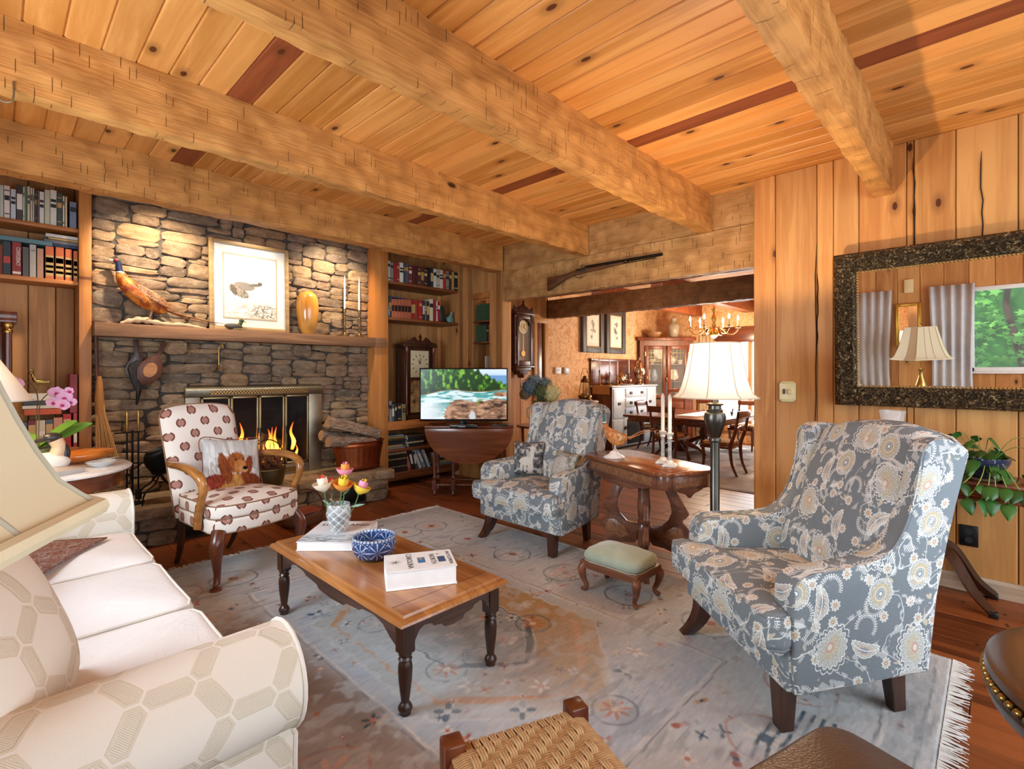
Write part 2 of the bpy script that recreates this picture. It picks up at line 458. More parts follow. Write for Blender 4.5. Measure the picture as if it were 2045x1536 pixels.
def beam(label, x0, x1, y0, y1, z0, z1, mat, axis=0, seed=1, nst=90, name='ceiling_beam'):
    """a hewn timber with uneven faces and edges, running along x (axis 0) or y (axis 1)"""
    rr = random.Random(seed); mb = MB()
    L0, L1, W0, W1 = (x0, x1, y0, y1) if axis == 0 else (y0, y1, x0, x1)
    rows = []
    ring0 = [(0, 0, 1), (.5, 0, 0), (1, 0, 1), (1, .3, 0), (1, .65, 0), (1, 1, 1), (0, 1, 1), (0, .75, 0), (0, .5, 0), (0, .25, 0)]
    n = len(ring0); v = []
    for i in range(nst+1):
        t = i/nst
        for a, b, cor in ring0:
            j = .0055 if 0 < i < nst else .002
            da, db = rr.uniform(-j, j), rr.uniform(-j, j)
            if b == 1: db = 0
            w = W0+(W1-W0)*a+da; z = z0+(z1-z0)*b+db
            l = L0+(L1-L0)*t
            v.append((l, w, z) if axis == 0 else (w, l, z))
    f = [(i*n+k, i*n+(k+1) % n, (i+1)*n+(k+1) % n, (i+1)*n+k) for i in range(nst) for k in range(n)]
    f += [tuple(range(n)), tuple(nst*n+k for k in range(n))]
    mb.add(v, f)
    o = mb.build(name, mat, bevel=0, smooth=50)
    return tag(o, label, 'beam', kind='structure')
beam('hewn ceiling beam nearest the big mirror, ending on the plank wall above it', XL, 4.045, .478, .580, 2.450, HC, M_beam, 0, 1)
beam('hewn ceiling beam with a dark knot, ending over the opening near the plank column', XL, 4.135, 1.69, 1.795, 2.462, HC, M_beam, 0, 2)
beam('hewn ceiling beam ending over the butt of the musket, with an iron hook on it', XL, 4.135, 2.93, 3.03, 2.472, HC, M_beam, 0, 3)
beam('hewn ceiling beam closest to the stone chimney wall, hiding its top', XL, 4.12, 4.125, 4.27, 2.476, HC, M_beam, 0, 4)
beam('hewn header beam over the dining room opening, carrying the musket', 4.135, 4.225, 1.335, 4.30, 2.130, 2.466, M_beamy, 1, 5, name='header_beam')
beam('upper filler timber between the ceiling beams above the header', 4.15, 4.25, 1.335, 4.30, 2.468, HC, M_beamy, 1, 6, name='header_beam')
beam('brown hewn beam across the far side of the passage in front of the dining room', 6.0, 6.14, 1.2, 5.02, 2.140, 2.418, M_beam_dk, 1, 7, name='header_beam')

# plank wall with the mirror
def planks(parent, plane, at, edges, z0, z1, mat, thick=.03, prot=(0, .004), seed=0, rev=False, mats=None):
    rr = random.Random(seed)
    for a, b in zip(edges, edges[1:]):
        lo, hi = min(a, b)+.0018, max(a, b)-.0018
        p = rr.uniform(*prot)
        if plane == 'x': mb = MB().box(at-p if not rev else at-thick, at+thick if not rev else at+p, lo, hi, z0, z1)
        else: mb = MB().box(lo, hi, at-p, at+thick, z0, z1)
        mb.build('wall_plank', rr.choice(mats) if mats else mat, parent, bevel=.0045, seg=1, smooth=0)
wr = struct('wall_right', 'wall of wide honey coloured vertical planks carrying the ornate mirror', 'wall')
ed = [1.334, 1.18, .91, .81, .664, .41, .374, .175, -.09, -.34, -.6, -.87, -1.12, -1.4, YB]
planks(wr, 'x', 4.04, ed, 0, HC, M_wall, seed=3, mats=[M_wall])
MB().box(4.072, 4.14, YB, 1.33, 0, HC).build('backing', plain('#2c1a0e', .9), wr)
# long drying checks in the planks
ck = MB()
for y, z0, z1 in ((.915, .25, 2.2), (.905, 1.5, 2.0), (.372, 1.9, 2.66), (.06, 1.95, 2.6), (-.30, .4, 1.0)):
    pts = [(4.0335, y+random.Random(int(z0*50+k)).uniform(-.006, .006), z0+(z1-z0)*k/9) for k in range(10)]
    ck.tube(pts, [.0012]+[.0028]*8+[.001], 4)
o = ck.build('drying_check', plain('#241208', .9), wr); o['kind'] = 'stuff'
bb = MB().box(4.012, 4.037, YB, 1.334, 0, .10).build('baseboard_right', wood('pale_base_rail', '#cfb79c', '#9f8468', 1, .6), bevel=.004)
tag(bb, 'pale worn rail along the foot of the plank wall', 'baseboard', kind='structure')

# corner wall with the niche of green books
cw = struct('wall_corner', 'short plank wall in the corner beside the bookcase with a recessed book niche', 'wall')
planks(cw, 'x', 4.115, [4.90, 4.83, 4.735, 4.645], 0, HC, M_wall_dull, seed=8)
planks(cw, 'x', 4.115, [4.345, 4.23, 4.138], 0, HC, M_wall_dull, seed=9)
planks(cw, 'x', 4.115, [4.645, 4.53, 4.44, 4.345], 2.262, HC, M_wall_dull, seed=10)
MB().box(4.10, 4.145, 4.345, 4.645, 2.195, 2.262).build('niche_rail', M_shelf, cw, bevel=.003)
planks(cw, 'x', 4.115, [4.645, 4.53, 4.44, 4.345], 0, .85, M_wall_dull, seed=11)
MB().box(4.145, 4.34, 4.642, 4.66, .85, 2.21).build('niche_side', M_wall_dull, cw)
MB().box(4.145, 4.34, 4.33, 4.345, .85, 2.21).build('niche_side', M_wall_dull, cw)
MB().box(4.34, 4.36, 4.33, 4.66, .85, 2.21).build('niche_back', M_wall_dull, cw)
for z in (1.93, 1.672, .85): MB().box(4.118, 4.34, 4.345, 4.642, z-.018, z).build('niche_shelf', M_shelf_dark, cw, bevel=.002)
MB().box(4.115, 4.255, 4.120, 4.137, 0, 2.14).build('jamb_panel', M_wall_dull, cw, bevel=.003)

# passage and dining room shell
hw = struct('wall_hall', 'plank wall at the back of the passage behind the wall clock', 'wall')
planks(hw, 'y', 5.06, [4.30, 4.62, 4.9, 5.16, 5.42, 5.7], 0, 2.5, M_wall_dull, seed=12, mats=[M_wall, M_wall_dull])
dj = struct('door_1', 'narrow brown door with pale frame at the end of the passage beside the wallpaper', 'door')
MB().box(5.70, 5.77, 5.03, 5.10, 0, 2.06).build('door_frame', M_wall, dj, bevel=.004)
MB().box(5.95, 6.03, 5.03, 5.10, 0, 2.06).build('door_frame', M_wall, dj, bevel=.004)
MB().box(5.70, 6.03, 5.03, 5.10, 2.06, 2.14).build('door_frame', M_wall, dj, bevel=.004)
MB().box(5.77, 5.95, 5.06, 5.09, 0, 2.06).build('door_panel', M_mahogz, dj, bevel=.004)
MB().box(5.70, 6.05, 5.06, 5.12, 2.14, 2.6).build('over_panel', M_wall_dull, dj)

def paper():
    g = G('leafy_wallpaper', .8, .2); tc = g.tc(); 
    n = g.noise(g.scaled(tc, 1, 1, 1), 5.5, 2, .5, 1.6); n2 = g.noise(g.scaled(tc, 1, 1, 1), 11, 2, .5, 1.)
    line = (n-.5).abs().sm(.030, .010).max((n2-.52).abs().sm(.03, .012)*.7)
    v = g.voro(tc, 4.2, .8); d = V(g.nt, v.outputs['Distance'])
    fl_ = d.sm(.30, .26)*g.xyz(v.outputs['Color'])[0].gt(.5)
    c = g.mix(fl_*.45, '#e9bd8d', '#c98d55'); c = g.mix(line*.62, c, '#b0723e'); g.color(c); return g.m
M_paper = paper()
wd = struct('wall_dining_back', 'dining room wall covered in tan wallpaper with a leafy pattern', 'wall')
MB().box(6.03, 9.75, 5.06, 5.16, 0, 2.7).build('wallpaper', M_paper, wd)
wf = struct('wall_dining_far', 'far dining room wall with wallpaper around the bright window', 'wall')
MB().box(9.60, 9.70, 4.03, 5.16, 0, 2.7).build('wallpaper', M_paper, wf)
MB().box(9.60, 9.70, 1.1, 2.45, 0, 2.7).build('wallpaper', M_paper, wf)
MB().box(9.60, 9.70, 2.45, 4.03, 2.14, 2.7).build('wallpaper', M_paper, wf)
MB().box(9.60, 9.70, 2.45, 4.03, 0, .25).build('wallpaper', M_paper, wf)
win = struct('window_dining', 'bright white dining room window behind the floor lamp shade', 'window')
for a in ((2.45, 2.53, .25, 1.86), (3.93, 4.03, .25, 1.86), (2.45, 4.03, 1.86, 2.14), (2.45, 4.03, .20, .30), (3.2, 3.25, .3, 1.86)):
    MB().box(9.55, 9.66, *a).build('window_frame', M_mahogy if a[2] > 1.5 else M_wall, win, bevel=.006)
g = G('bright_daylight_pane', .3); g.color('#f4f8ff').emit('#f2f7ff', 2.2)
MB().box(9.64, 9.645, 2.53, 3.93, .3, 1.86).build('pane', g.m, win)
ws = struct('wall_dining_side', 'plank side wall of the passage and dining room behind the column', 'wall')
MB().box(4.14, 9.7, 1.14, 1.2, 0, 2.75).build('panel', M_wall, ws)
cd = struct('ceiling_dining', 'low reddish board ceiling of the passage and dining room', 'ceiling')
M_cd = wood('reddish_ceiling', '#a65a2e', '#753514', 1, .4, 1, .2)
x = 4.30
while x < 6.0:
    MB().box(x+.001, x+.12, 1.2, 5.1, 2.462, 2.48).build('ceiling_board', M_cd, cd, bevel=.004, seg=1, smooth=0); x += .122
MB().box(6.0, 9.7, 1.2, 5.1, 2.60, 2.66).build('ceiling_panel', plain('#d9a878', .8), cd)
for a, b, n in ((4.12, 4.30, 'one meeting the wall over the china cabinet'), (3.16, 3.34, 'one above the chandelier')):
    o = MB().box(6.14, 9.6, a, b, 2.40, 2.60).build('ceiling_beam', M_cd, bevel=.006); tag(o, 'small reddish dining room ceiling beam, the '+n, 'beam', kind='structure')

# window wall behind the sofa (seen in the mirror) and the wall behind the camera
wl = struct('wall_left', 'plank wall with curtained windows behind the cream sofa, seen in the mirror', 'wall')
def vplank(y0, y1, z0, z1, s): 
    n = max(1, round((y1-y0)/.24)); planks(wl, 'x', XL, [y0+(y1-y0)*k/n for k in range(n+1)], z0, z1, M_wall, rev=True, seed=s)
vplank(YB, -1.2, 0, HC, 1); vplank(.25, 1.22, 0, HC, 2); vplank(3.1, 5.3, 0, HC, 3)
for a, b in ((-1.2, .25), (1.22, 3.1)): vplank(a, b, 0, .95, 4); vplank(a, b, 2.02, HC, 5)
for a in ((YB, -1.2, 0, HC), (.25, 1.22, 0, HC), (3.1, 5.35, 0, HC), (-1.2, .25, 0, .95), (-1.2, .25, 2.02, HC), (1.22, 3.1, 0, .95), (1.22, 3.1, 2.02, HC)): MB().box(XL-.06, XL-.031, *a).build('backing', plain('#3a2414', .9), wl)
def window(n, label, a, b):
    w = struct('window_%d' % n, label, 'window')
    for q in ((a, a+.05, .95, 2.02), (b-.05, b, .95, 2.02), (a, b, .95, 1.0), (a, b, 1.97, 2.02)):
        MB().box(XL-.05, XL+.015, *q).build('window_frame', M_white_trim, w, bevel=.004)
    MB().box(XL-.03, XL+.05, a-.02, b+.02, .925, .95).build('window_sill', M_white_trim, w, bevel=.004)
    gg = G('window_glass', .02); gg.color('#f4f8f8'); gg.b.inputs['Alpha'].default_value = .06
    MB().box(XL-.032, XL-.028, a+.05, b-.05, 1.0, 1.97).build('pane', gg.m, w)
window(1, 'window with green leaves outside, reflected in the mirror', -1.2, .25)
window(2, 'curtained window behind the middle of the sofa', 1.22, 3.1)
wb = struct('wall_back', 'plank wall behind the viewer with a wide opening added for fill light', 'wall')  # its opening is unseen, added to go with the fill light
MB().box(XL, -.25, YB-.06, YB, 0, HC).build('panel', M_wall, wb)
MB().box(3.45, 4.1, YB-.06, YB, 0, HC).build('panel', M_wall, wb)
MB().box(-.25, 3.45, YB-.06, YB, 2.45, HC).build('panel', M_wall, wb)
MB().box(-.25, 3.45, YB-.06, YB, 0, .22).build('panel', M_wall, wb)

# ------------------------------------------------------------------ stone chimney
YS = 5.06
wst = struct('wall_fireplace', 'dry laid brown and tan fieldstone chimney wall around the fireplace', 'wall')
def stone_mesh(w, h, d, rr):
    n = 12; ex = rr.uniform(4., 11.); v = []
    base = []
    for k in range(n):
        a = 2*PI*k/n+.13; ca, sa = math.cos(a), math.sin(a)
        q = (abs(ca)**ex+abs(sa)**ex)**(-1/ex); j = 1-abs(rr.gauss(0, .06))
        base.append((ca*q*w/2*j, sa*q*h/2*j))
    tl, tw = rr.uniform(-.12, .12)*d, rr.uniform(-.3, .3)*d
    for s, dep in ((1., .3), (1., -.7*d), (.93, -.96*d), (.6, -1.0*d)):
        for x_, z_ in base: v.append((x_*s, dep*(.03 if dep > 0 else 1)+(tw*x_/w+tl*z_/h if dep < 0 else 0)+(rr.uniform(-.004, .004) if s < 1 else 0), z_*s))
    v.append((0, -1.05*d, 0)); c = len(v)-1
    f = [(r*n+k, r*n+(k+1) % n, (r+1)*n+(k+1) % n, (r+1)*n+k) for r in range(3) for k in range(n)]
    f += [(3*n+k, 3*n+(k+1) % n, c) for k in range(n)]
    return MB().add(v, f)
def lay_stones(x0, x1, z0, z1, holes, Y, parent, seed, cw_=.05, ch=.043, wr_=(3, 9), hs=(1, 1, 2, 2, 2, 3), dep=(.022, .046)):
    rr = random.Random(seed); nx = round((x1-x0)/cw_); nz = round((z1-z0)/ch); cw_ = (x1-x0)/nx; ch = (z1-z0)/nz
    occ = [[False]*nz for _ in range(nx)]; cnt = 0
    for i in range(nx):
        for j in range(nz):
            cx, cz = x0+(i+.5)*cw_, z0+(j+.5)*ch
            occ[i][j] = any(a < cx < b and c < cz < d for a, b, c, d in holes)
    for j in range(nz):
        i = 0
        while i < nx:
            if occ[i][j]: i += 1; continue
            h = min(rr.choice(hs), nz-j); w = rr.randint(*wr_)
            if h == 3: w = rr.randint(4, 6)
            if nz-j-h == 1: h += 1
            ok = 0
            while ok < w and i+ok < nx and not any(occ[i+ok][jj] for jj in range(j, j+h) if jj < nz): ok += 1
            if ok == 0: h = 1; ok = 1
            rem = 0
            while i+ok+rem < nx and not occ[i+ok+rem][j] and rem < 3: rem += 1
            if rem <= 1 and i+ok+rem <= nx and all(not occ[i+ok+q][jj] for q in range(rem) for jj in range(j, min(nz, j+h))): ok += rem
            for q in range(ok):
                for jj in range(j, min(nz, j+h)): occ[i+q][jj] = True
            W, H = ok*cw_, h*ch; jx, jz = rr.uniform(-.006, .006), rr.uniform(-.006, .006)
            mb = stone_mesh(W+.004, H+.005, rr.uniform(*dep), rr).rot(rr.uniform(-.05, .05), 'Y')
            mb.build('stone', M_stone, parent, loc=(x0+(i+ok/2)*cw_+jx, Y, z0+(j+h/2)*ch+jz), smooth=55); cnt += 1; i += ok
    return cnt
IX0, IX1, IZ1 = 1.15, 2.36, 1.19      # fireplace insert
n1 = lay_stones(.53, 2.925, .30, 2.767, [(IX0+.02, IX1-.02, .25, IZ1-.02)], YS+.012, wst, 11)
for a in ((.531, IX0+.02, 0, 2.767), (IX1-.02, 3.1, 0, 2.767), (IX0, IX1, IZ1-.02, 2.767)):
    MB().box(a[0], a[1], YS, YS+.2, a[2], a[3]).build('mortar', M_mortar, wst)
he = struct('hearth', 'raised stone hearth of thick slabs on stacked stones below the fireplace', 'hearth')
YH = 4.53
lay_stones(.45, 2.85, .0, .215, [(1.02, 1.26, .02, .19), (2.34, 2.58, .02, .19)], YH+.03, he, 21, .05, .054, (4, 7), (1, 1, 2), (.02, .045))
lay_stones(-.0, .52, .0, .215, [], 0, he, 22, .05, .054, (4, 7), (1, 1, 2), (.02, .045)) if False else None
MB().box(.45, 2.84, YH+.03, YS, 0, .22).build('core', M_mortar, he)
def slab(x0, x1, seed):
    rr = random.Random(seed); n = 9; top = []
    fr = [(x0+(x1-x0)*k/n, 4.475+rr.uniform(-.02, .03)) for k in range(n+1)]
    poly = fr+[(x1, YS), (x0, YS)]
    mb = MB().prism(poly, .212, .300+rr.uniform(-.004, .004), 'xy')
    return mb.build('hearth_slab', M_stone, he, bevel=.014, seg=2, smooth=50)
slab(.45, 1.05, 1); slab(1.054, 1.9, 2); slab(1.904, 2.89, 3)
for a in (1.03, 2.36): 
    MB().box(a-.01, a+.23, YH+.0, YH+.04, .02, .19).build('vent_frame', M_black, he, bevel=.004)
    MB().box(a+.015, a+.205, YH-.006, YH+.01, .04, .17).build('vent_grille', plain('#070707', .35), he, bevel=.003)
# side courses on the free end of the hearth
for k, z in enumerate((.0, .055, .11, .16)):
    mb = stone_mesh(.42, .055, .035, random.Random(40+k)).rot(PI/2); mb.build('stone', M_stone, he, loc=(2.845, 4.78, z+.028), smooth=55)

# mantel shelf
ma = thing('mantel_shelf', 'rough sawn brown timber mantel shelf across the stone chimney', 'mantel', (1.78, 4.98, 1.63))
beam_me = MB()
mp = MB().box(-1.247, 1.128, -.105, .075, -.052, .05).box(1.127, 1.265, -.105, -.082, -.052, .05)
mp.build('shelf_board', M_mantel, ma, bevel=.005, seg=2)
for xx in (-.53, .55):
    stone_mesh(.19, .13, .08, random.Random(int(xx*100))).build('corbel_stone', M_stone, ma, loc=(xx-.18, .07, -.118), smooth=55)

# ------------------------------------------------------------------ built-in bookcases
bl = thing('built_in_bookcase', 'built-in honey timber bookcase with white and brown books beside the pheasant', 'bookcase', (0, 0, 0))
MB().box(.456, .530, 4.985, 5.30, 0, HC).build('post', M_post, bl, bevel=.003)
for z in (2.392, 1.992): MB().box(XL, .456, 5.02, 5.29, z-.03, z).build('shelf', M_shelf, bl, bevel=.003)
for a, b in zip([XL, -.5, -.24, .03, .19, .345, .456], [-.5, -.24, .03, .19, .345, .456]): MB().box(a+.002, b-.002, 5.28, 5.31, 0, HC).build('back_plank', M_wall_dull, bl, bevel=.004, seg=1, smooth=0)
MB().box(XL, .53, 5.312, 5.34, 0, HC).build('back_board', plain('#3a2414', .9), bl)
MB().box(XL, .456, 4.99, 5.29, .70, .74).build('ledge', M_shelf, bl, bevel=.003)
MB().box(XL, .456, 5.0, 5.02, 0, .70).build('base_panel', M_wall_dull, bl)
br = thing('built_in_bookcase', 'built-in brown timber bookcase in the corner behind the television', 'bookcase', (0, 0, 0))
MB().box(2.91, 3.082, 4.90, 5.30, 0, HC).build('post', M_post, br, bevel=.003)
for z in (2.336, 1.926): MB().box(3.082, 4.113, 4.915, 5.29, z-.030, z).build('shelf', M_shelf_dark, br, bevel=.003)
for k in range(8): MB().box(3.082+.14*k+.002, 3.082+.14*(k+1)-.002, 5.28, 5.31, 0, HC).build('back_plank', M_wall_dull, br, bevel=.004, seg=1, smooth=0)
MB().box(3.082, 4.113, 4.895, 5.29, .65, .742).build('ledge', M_shelf, br, bevel=.004)
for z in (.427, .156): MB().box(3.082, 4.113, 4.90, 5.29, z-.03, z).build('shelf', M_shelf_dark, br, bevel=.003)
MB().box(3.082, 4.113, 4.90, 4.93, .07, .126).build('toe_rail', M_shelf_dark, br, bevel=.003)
MB().box(4.115, 4.14, 4.90, 5.29, 0, HC).build('side_panel', M_wall_dull, br)
# ------------------------------------------------------------------ fabrics
def floral():
    g = G('grey_floral_linen', .85, .15)
    u, v, _ = g.xyz(g.tc('UV'))
    base = g.mix(g.noise(g.scaled(g.tc('UV'), 30, 420, 1), 1, 2), '#717a80', '#878f94')
    wob = g.noise(g.tc('UV'), 22, 2)
    def cells(scale, off, rnd):
        uv = g.vec(u+off, v+off*.7); n = g.voro(uv, scale, rnd, '2D')
        px, py, _ = g.xyz(n.outputs['Position']); r = g.xyz(n.outputs['Color'])
        dx, dy = (u+off)-px, (v+off*.7)-py
        a = r[2]*6.283; ca, sa = a.cos(), a.sin()
        x, y = dx*ca-dy*sa, dx*sa+dy*ca
        return x, y, (x*x+y*y).sqrt(), y.atan2(x), r
    cream, white, tan, rust, blue = '#dcd9cd', '#eceeec', '#c9b68c', '#c09a80', '#687a87'
    speck = g.noise(g.tc('UV'), 260, 1).sm(.46, .56)
    # vines and feathery sprigs
    n = g.noise(g.tc('UV'), 5.2, 1.5, .4, .7); vn = (n-.5).abs()
    col = g.mix(vn.sm(.009, .004), base, '#d3d6d3')
    leaf = g.noise(g.tc('UV'), 26, 1, .4, .4)
    feather = ((u*1.2+v).m('MULTIPLY', 620.)).sin().gt(-.1)
    sprig = vn.sm(.085, .07)*leaf.sm(.56, .60)
    col = g.mix(sprig*.85*feather, col, white)
    col = g.mix(vn.sm(.085, .07)*leaf.sm(.35, .31)*.8, col, g.mix(.5, tan, cream))
    # little daisies
    x, y, r, t, q = cells(9.5, 3.3, .9); on = q[0].gt(.25)
    R = .019+.003*(t*9).cos()
    col = g.mix(on*r.lt(R), col, white); col = g.mix(on*r.lt(R-.0035), col, g.mix(speck, cream, '#b9b3a4'))
    col = g.mix(on*r.lt(.0075), col, rust); col = g.mix(on*r.lt(.003), col, cream)
    # large motifs
    x, y, r, t, q = cells(5.3, .13, .62); k = q[0]
    A = k.lt(.36); B = k.gt(.36)*k.lt(.72); C_ = k.gt(.72)
    # A: round medallion
    R = .056+.0022*(t*26).cos()
    col = g.mix(A*r.lt(R), col, white); col = g.mix(A*r.lt(R-.003), col, g.mix(speck, cream, '#8f9aa0'))
    col = g.mix(A*r.lt(.038)*(t*22).sin().abs().gt(.35), col, tan); col = g.mix(A*r.lt(.027), col, cream)
    col = g.mix(A*r.lt(.023)*(t*30).sin().gt(0), col, blue); col = g.mix(A*r.lt(.010), col, blue); col = g.mix(A*r.lt(.007), col, white)
    # B: fan shaped bloom with scalloped outlines
    yy = y/1.25; rb = (x*x+yy*yy).sqrt(); sc1 = (t*9).sin().abs()*.010+.052+.012*t.cos()
    col = g.mix(B*rb.lt(sc1+.014)*rb.gt(sc1+.0105), col, white)
    col = g.mix(B*rb.lt(sc1), col, white); col = g.mix(B*rb.lt(sc1-.003), col, g.mix(speck, '#dcd9cc', '#9aa5ab'))
    col = g.mix(B*rb.lt(.040)*(t*34).sin().gt(.1)*x.gt(-.012), col, tan)
    col = g.mix(B*rb.lt(.016), col, '#c9a593'); col = g.mix(B*rb.lt(.009), col, cream)
    # C: curled scalloped plume
    yb = y-x*x*5.; rc2 = (x*x*.30+yb*yb*1.7).sqrt(); tc2 = yb.atan2(x*.5); Rc = .0335+.0035*(tc2*8).sin().abs()
    col = g.mix(C_*rc2.lt(Rc), col, white); col = g.mix(C_*rc2.lt(Rc-.003), col, g.mix(speck, cream, '#a7aeb0'))
    col = g.mix(C_*rc2.lt(.021)*((x+yb)*520).sin().gt(.3), col, rust); col = g.mix(C_*rc2.lt(.012), col, '#8d99a0'); col = g.mix(C_*yb.abs().lt(.0016)*rc2.lt(.032), col, white)
    # dotted fern arcs
    x, y, r, t, q = cells(7.3, 7.7, .8); F = q[0].gt(.30)*t.abs().lt(1.9)
    ar = (r-.042-.006*t.cos()).abs(); col = g.mix(F*ar.lt(.0012), col, white)
    col = g.mix(F*ar.lt(.0085)*(t*34).sin().gt(.1)*ar.gt(.0026), col, '#e3e4df')
    g.color(col); g.bump(g.noise(g.scaled(g.tc('UV'), 500, 900, 1), 1, 1), .12, .001); return g.m
M_floral = floral()

def medallion():
    g = G('cream_medallion_fabric', .8, .15); u, v, _ = g.xyz(g.tc('UV'))
    P_ = .150; col = g.mix(g.noise(g.scaled(g.tc('UV'), 90, 300, 1), 1, 2), '#e6dace', '#f0e8df')
    for ox, oy in ((0, 0), (.5, .5)):
        x = ((u/P_+ox).mod(1.)-.5)*P_; y = ((v/(P_*1.10)+oy).mod(1.)-.5)*P_*1.10
        r = (x*x*1.25+y*y).sqrt(); t = y.atan2(x)
        col = g.mix(r.lt(.0330)*r.gt(.0255)*x.abs().gt(.007), col, '#6e3f31')
        col = g.mix(r.lt(.0255), col, g.mix((r*900).sin().gt(.2)*.5, '#a5766a', '#c29a8c'))
        col = g.mix(r.lt(.0255)*r.gt(.0225), col, '#7d4c3f')
    g.color(col); return g.m
M_medal = medallion()

def sofa_cloth():
    g = G('cream_lattice_weave', .9, .12); tc = g.tc('UV'); u, v, _ = g.xyz(tc)
    S = .185; x, y = u/S, v/S
    def cell(ox, oy):
        a = (x+ox).mod(1.)-.5; b = ((y+oy*1.7320508).mod(1.7320508))-.8660254
        return a, b, (a*a+b*b)
    a1, b1, d1 = cell(0, 0); a2, b2, d2 = cell(.5, .5)
    s = d1.lt(d2); a = a1*s+a2*(1-s); b = b1*s+b2*(1-s); d = d1.min(d2)
    hx = a.abs().max(a.abs()*.5+b.abs()*.8660254); e = .5-hx; rv = d.sqrt()
    tt = ((d-hx*hx).max(0.)).sqrt(); q = tt+e*.60
    patch = e.sm(.084, .076)*q.sm(.232, .224)
    rim = (e.sm(.122, .112)*q.sm(.275, .262))-patch
    weave = ((u*1250).sin()*(v*1250).sin()).sm(-.2, .4)
    c = g.mix(g.noise(g.scaled(tc, 700, 300, 1), 1, 2), '#d8cdbe', '#e6dfd3')
    c = g.mix(rim*.6, c, '#c8b99f'); c = g.mix(patch, c, g.mix(weave, '#c6b9a2', '#e6decf'))
    g.color(c).bump(patch*-.3+rim*.5+weave*patch*.3+g.noise(g.scaled(tc, 500, 900, 1), 1, 1)*.12, .5, .004); return g.m
M_sofa = sofa_cloth()
M_seat = (lambda g: g.color(g.mix(g.noise(g.tc(), 6, 3), '#e3deda', '#eeebe7')).bump(g.noise(g.tc(), 9, 3, .5, 1.2).sm(.45, .55)*.25+g.noise(g.tc(), 300, 1)*.2, .35, .006).m)(G('white_matelasse', .9, .12))
M_sofapipe = plain('#e4ddd2', .85)

def guv(name, mat, parent, fn, nu, nv, su, sv, cu=False, cv=False, loc=None, rz=None, off=(0, 0), smooth=60):
    """parametric surface with its own UVs in metres"""
    mb = MB().grid(fn, nu, nv, cu, cv); me = bpy.data.meshes.new(name); me.from_pydata(mb.v, [], mb.f)
    uvl = me.uv_layers.new(name='UVMap'); k = 0
    eu = nu if cu else nu-1; ev = nv if cv else nv-1
    for i in range(eu):
        for j in range(ev):
            for a, b in ((i, j), (i+1, j), (i+1, j+1), (i, j+1)):
                uvl.data[k].uv = (off[0]+a/eu*su, off[1]+b/ev*sv); k += 1
    me.shade_smooth(); me.set_sharp_from_angle(angle=math.radians(smooth))
    return link(name, me, mat, parent, loc, rz)
def cushion(poly, z0, z1, r=.04, crown=.03, n=5):
    """plump cushion on a polygon outline; also returns its welt outline"""
    cx = sum(p[0] for p in poly)/len(poly); cy = sum(p[1] for p in poly)/len(poly)
    P = []
    m = len(poly)
    for i in range(m):
        a, b = poly[i], poly[(i+1) % m]; L = math.dist(a, b); k = max(1, int(L/.06))
        P += [(a[0]+(b[0]-a[0])*t/k, a[1]+(b[1]-a[1])*t/k) for t in range(k)]
    N = len(P)
    S = [(sum(P[(i+d) % N][0]*w for d, w in ((-1, .25), (0, .5), (1, .25))), sum(P[(i+d) % N][1]*w for d, w in ((-1, .25), (0, .5), (1, .25)))) for i in range(N)]
    lv = []
    for k in range(n+1):
        a = PI/2*k/n; lv.append((r*(1-math.sin(a)), z0+r*(1-math.cos(a)) if False else z0+r-r*math.cos(a)*1))
    rings = [(r*(1-math.sin(PI/2*k/n)), z0+r*(1-math.cos(PI/2*k/n))) for k in range(n+1)]
    rings += [(r*(1-math.cos(PI/2*k/n)), z1-r+r*math.sin(PI/2*k/n)) for k in range(n+1)]
    v = []
    def inset(p, d):
        L = math.hypot(p[0]-cx, p[1]-cy) or 1; f = max(0, (L-d)/L); return (cx+(p[0]-cx)*f, cy+(p[1]-cy)*f)
    for d, z in rings: v += [(*inset(p, d), z) for p in S]
    for f in (.75, .5, .25): v += [(cx+(inset(p, r)[0]-cx)*f, cy+(inset(p, r)[1]-cy)*f, z1+crown*(1-f*f)) for p in S]
    v.append((cx, cy, z1+crown)); nr = len(rings)+3
    f = [(i*N+k, i*N+(k+1) % N, (i+1)*N+(k+1) % N, (i+1)*N+k) for i in range(nr-1) for k in range(N)]
    f += [((nr-1)*N+k, (nr-1)*N+(k+1) % N, nr*N) for k in range(N)]+[tuple(range(N))[::-1]]
    return MB().add(v, f), [(*inset(p, r*.3), z1-r*.25) for p in S], [(*inset(p, r*.3), z0+r*.25) for p in S]
def pillow_mb(w, h, t, n=22):
    """two-sided pillow lying in the local xz plane, thickness along y"""
    mb = MB()
    for sg in (1, -1):
        def fn(u, v):
            a, b = 2*u-1, 2*v-1; k = (max(0, 1-abs(a)**2.6)*max(0, 1-abs(b)**2.6))**.55
            pin = 1-.06*(1-abs(a)**3)*abs(b)**4-.0; pin2 = 1-.06*(1-abs(b)**3)*abs(a)**4
            return (a*w/2*pin2, sg*t/2*k, b*h/2*pin)
        mb.grid(fn, n, n)
    return mb
def turned(mb, prof, seg=14, c=(0, 0, 0)): return mb.lathe(smooth_prof(prof), seg, c)
def smooth_prof(p): return p

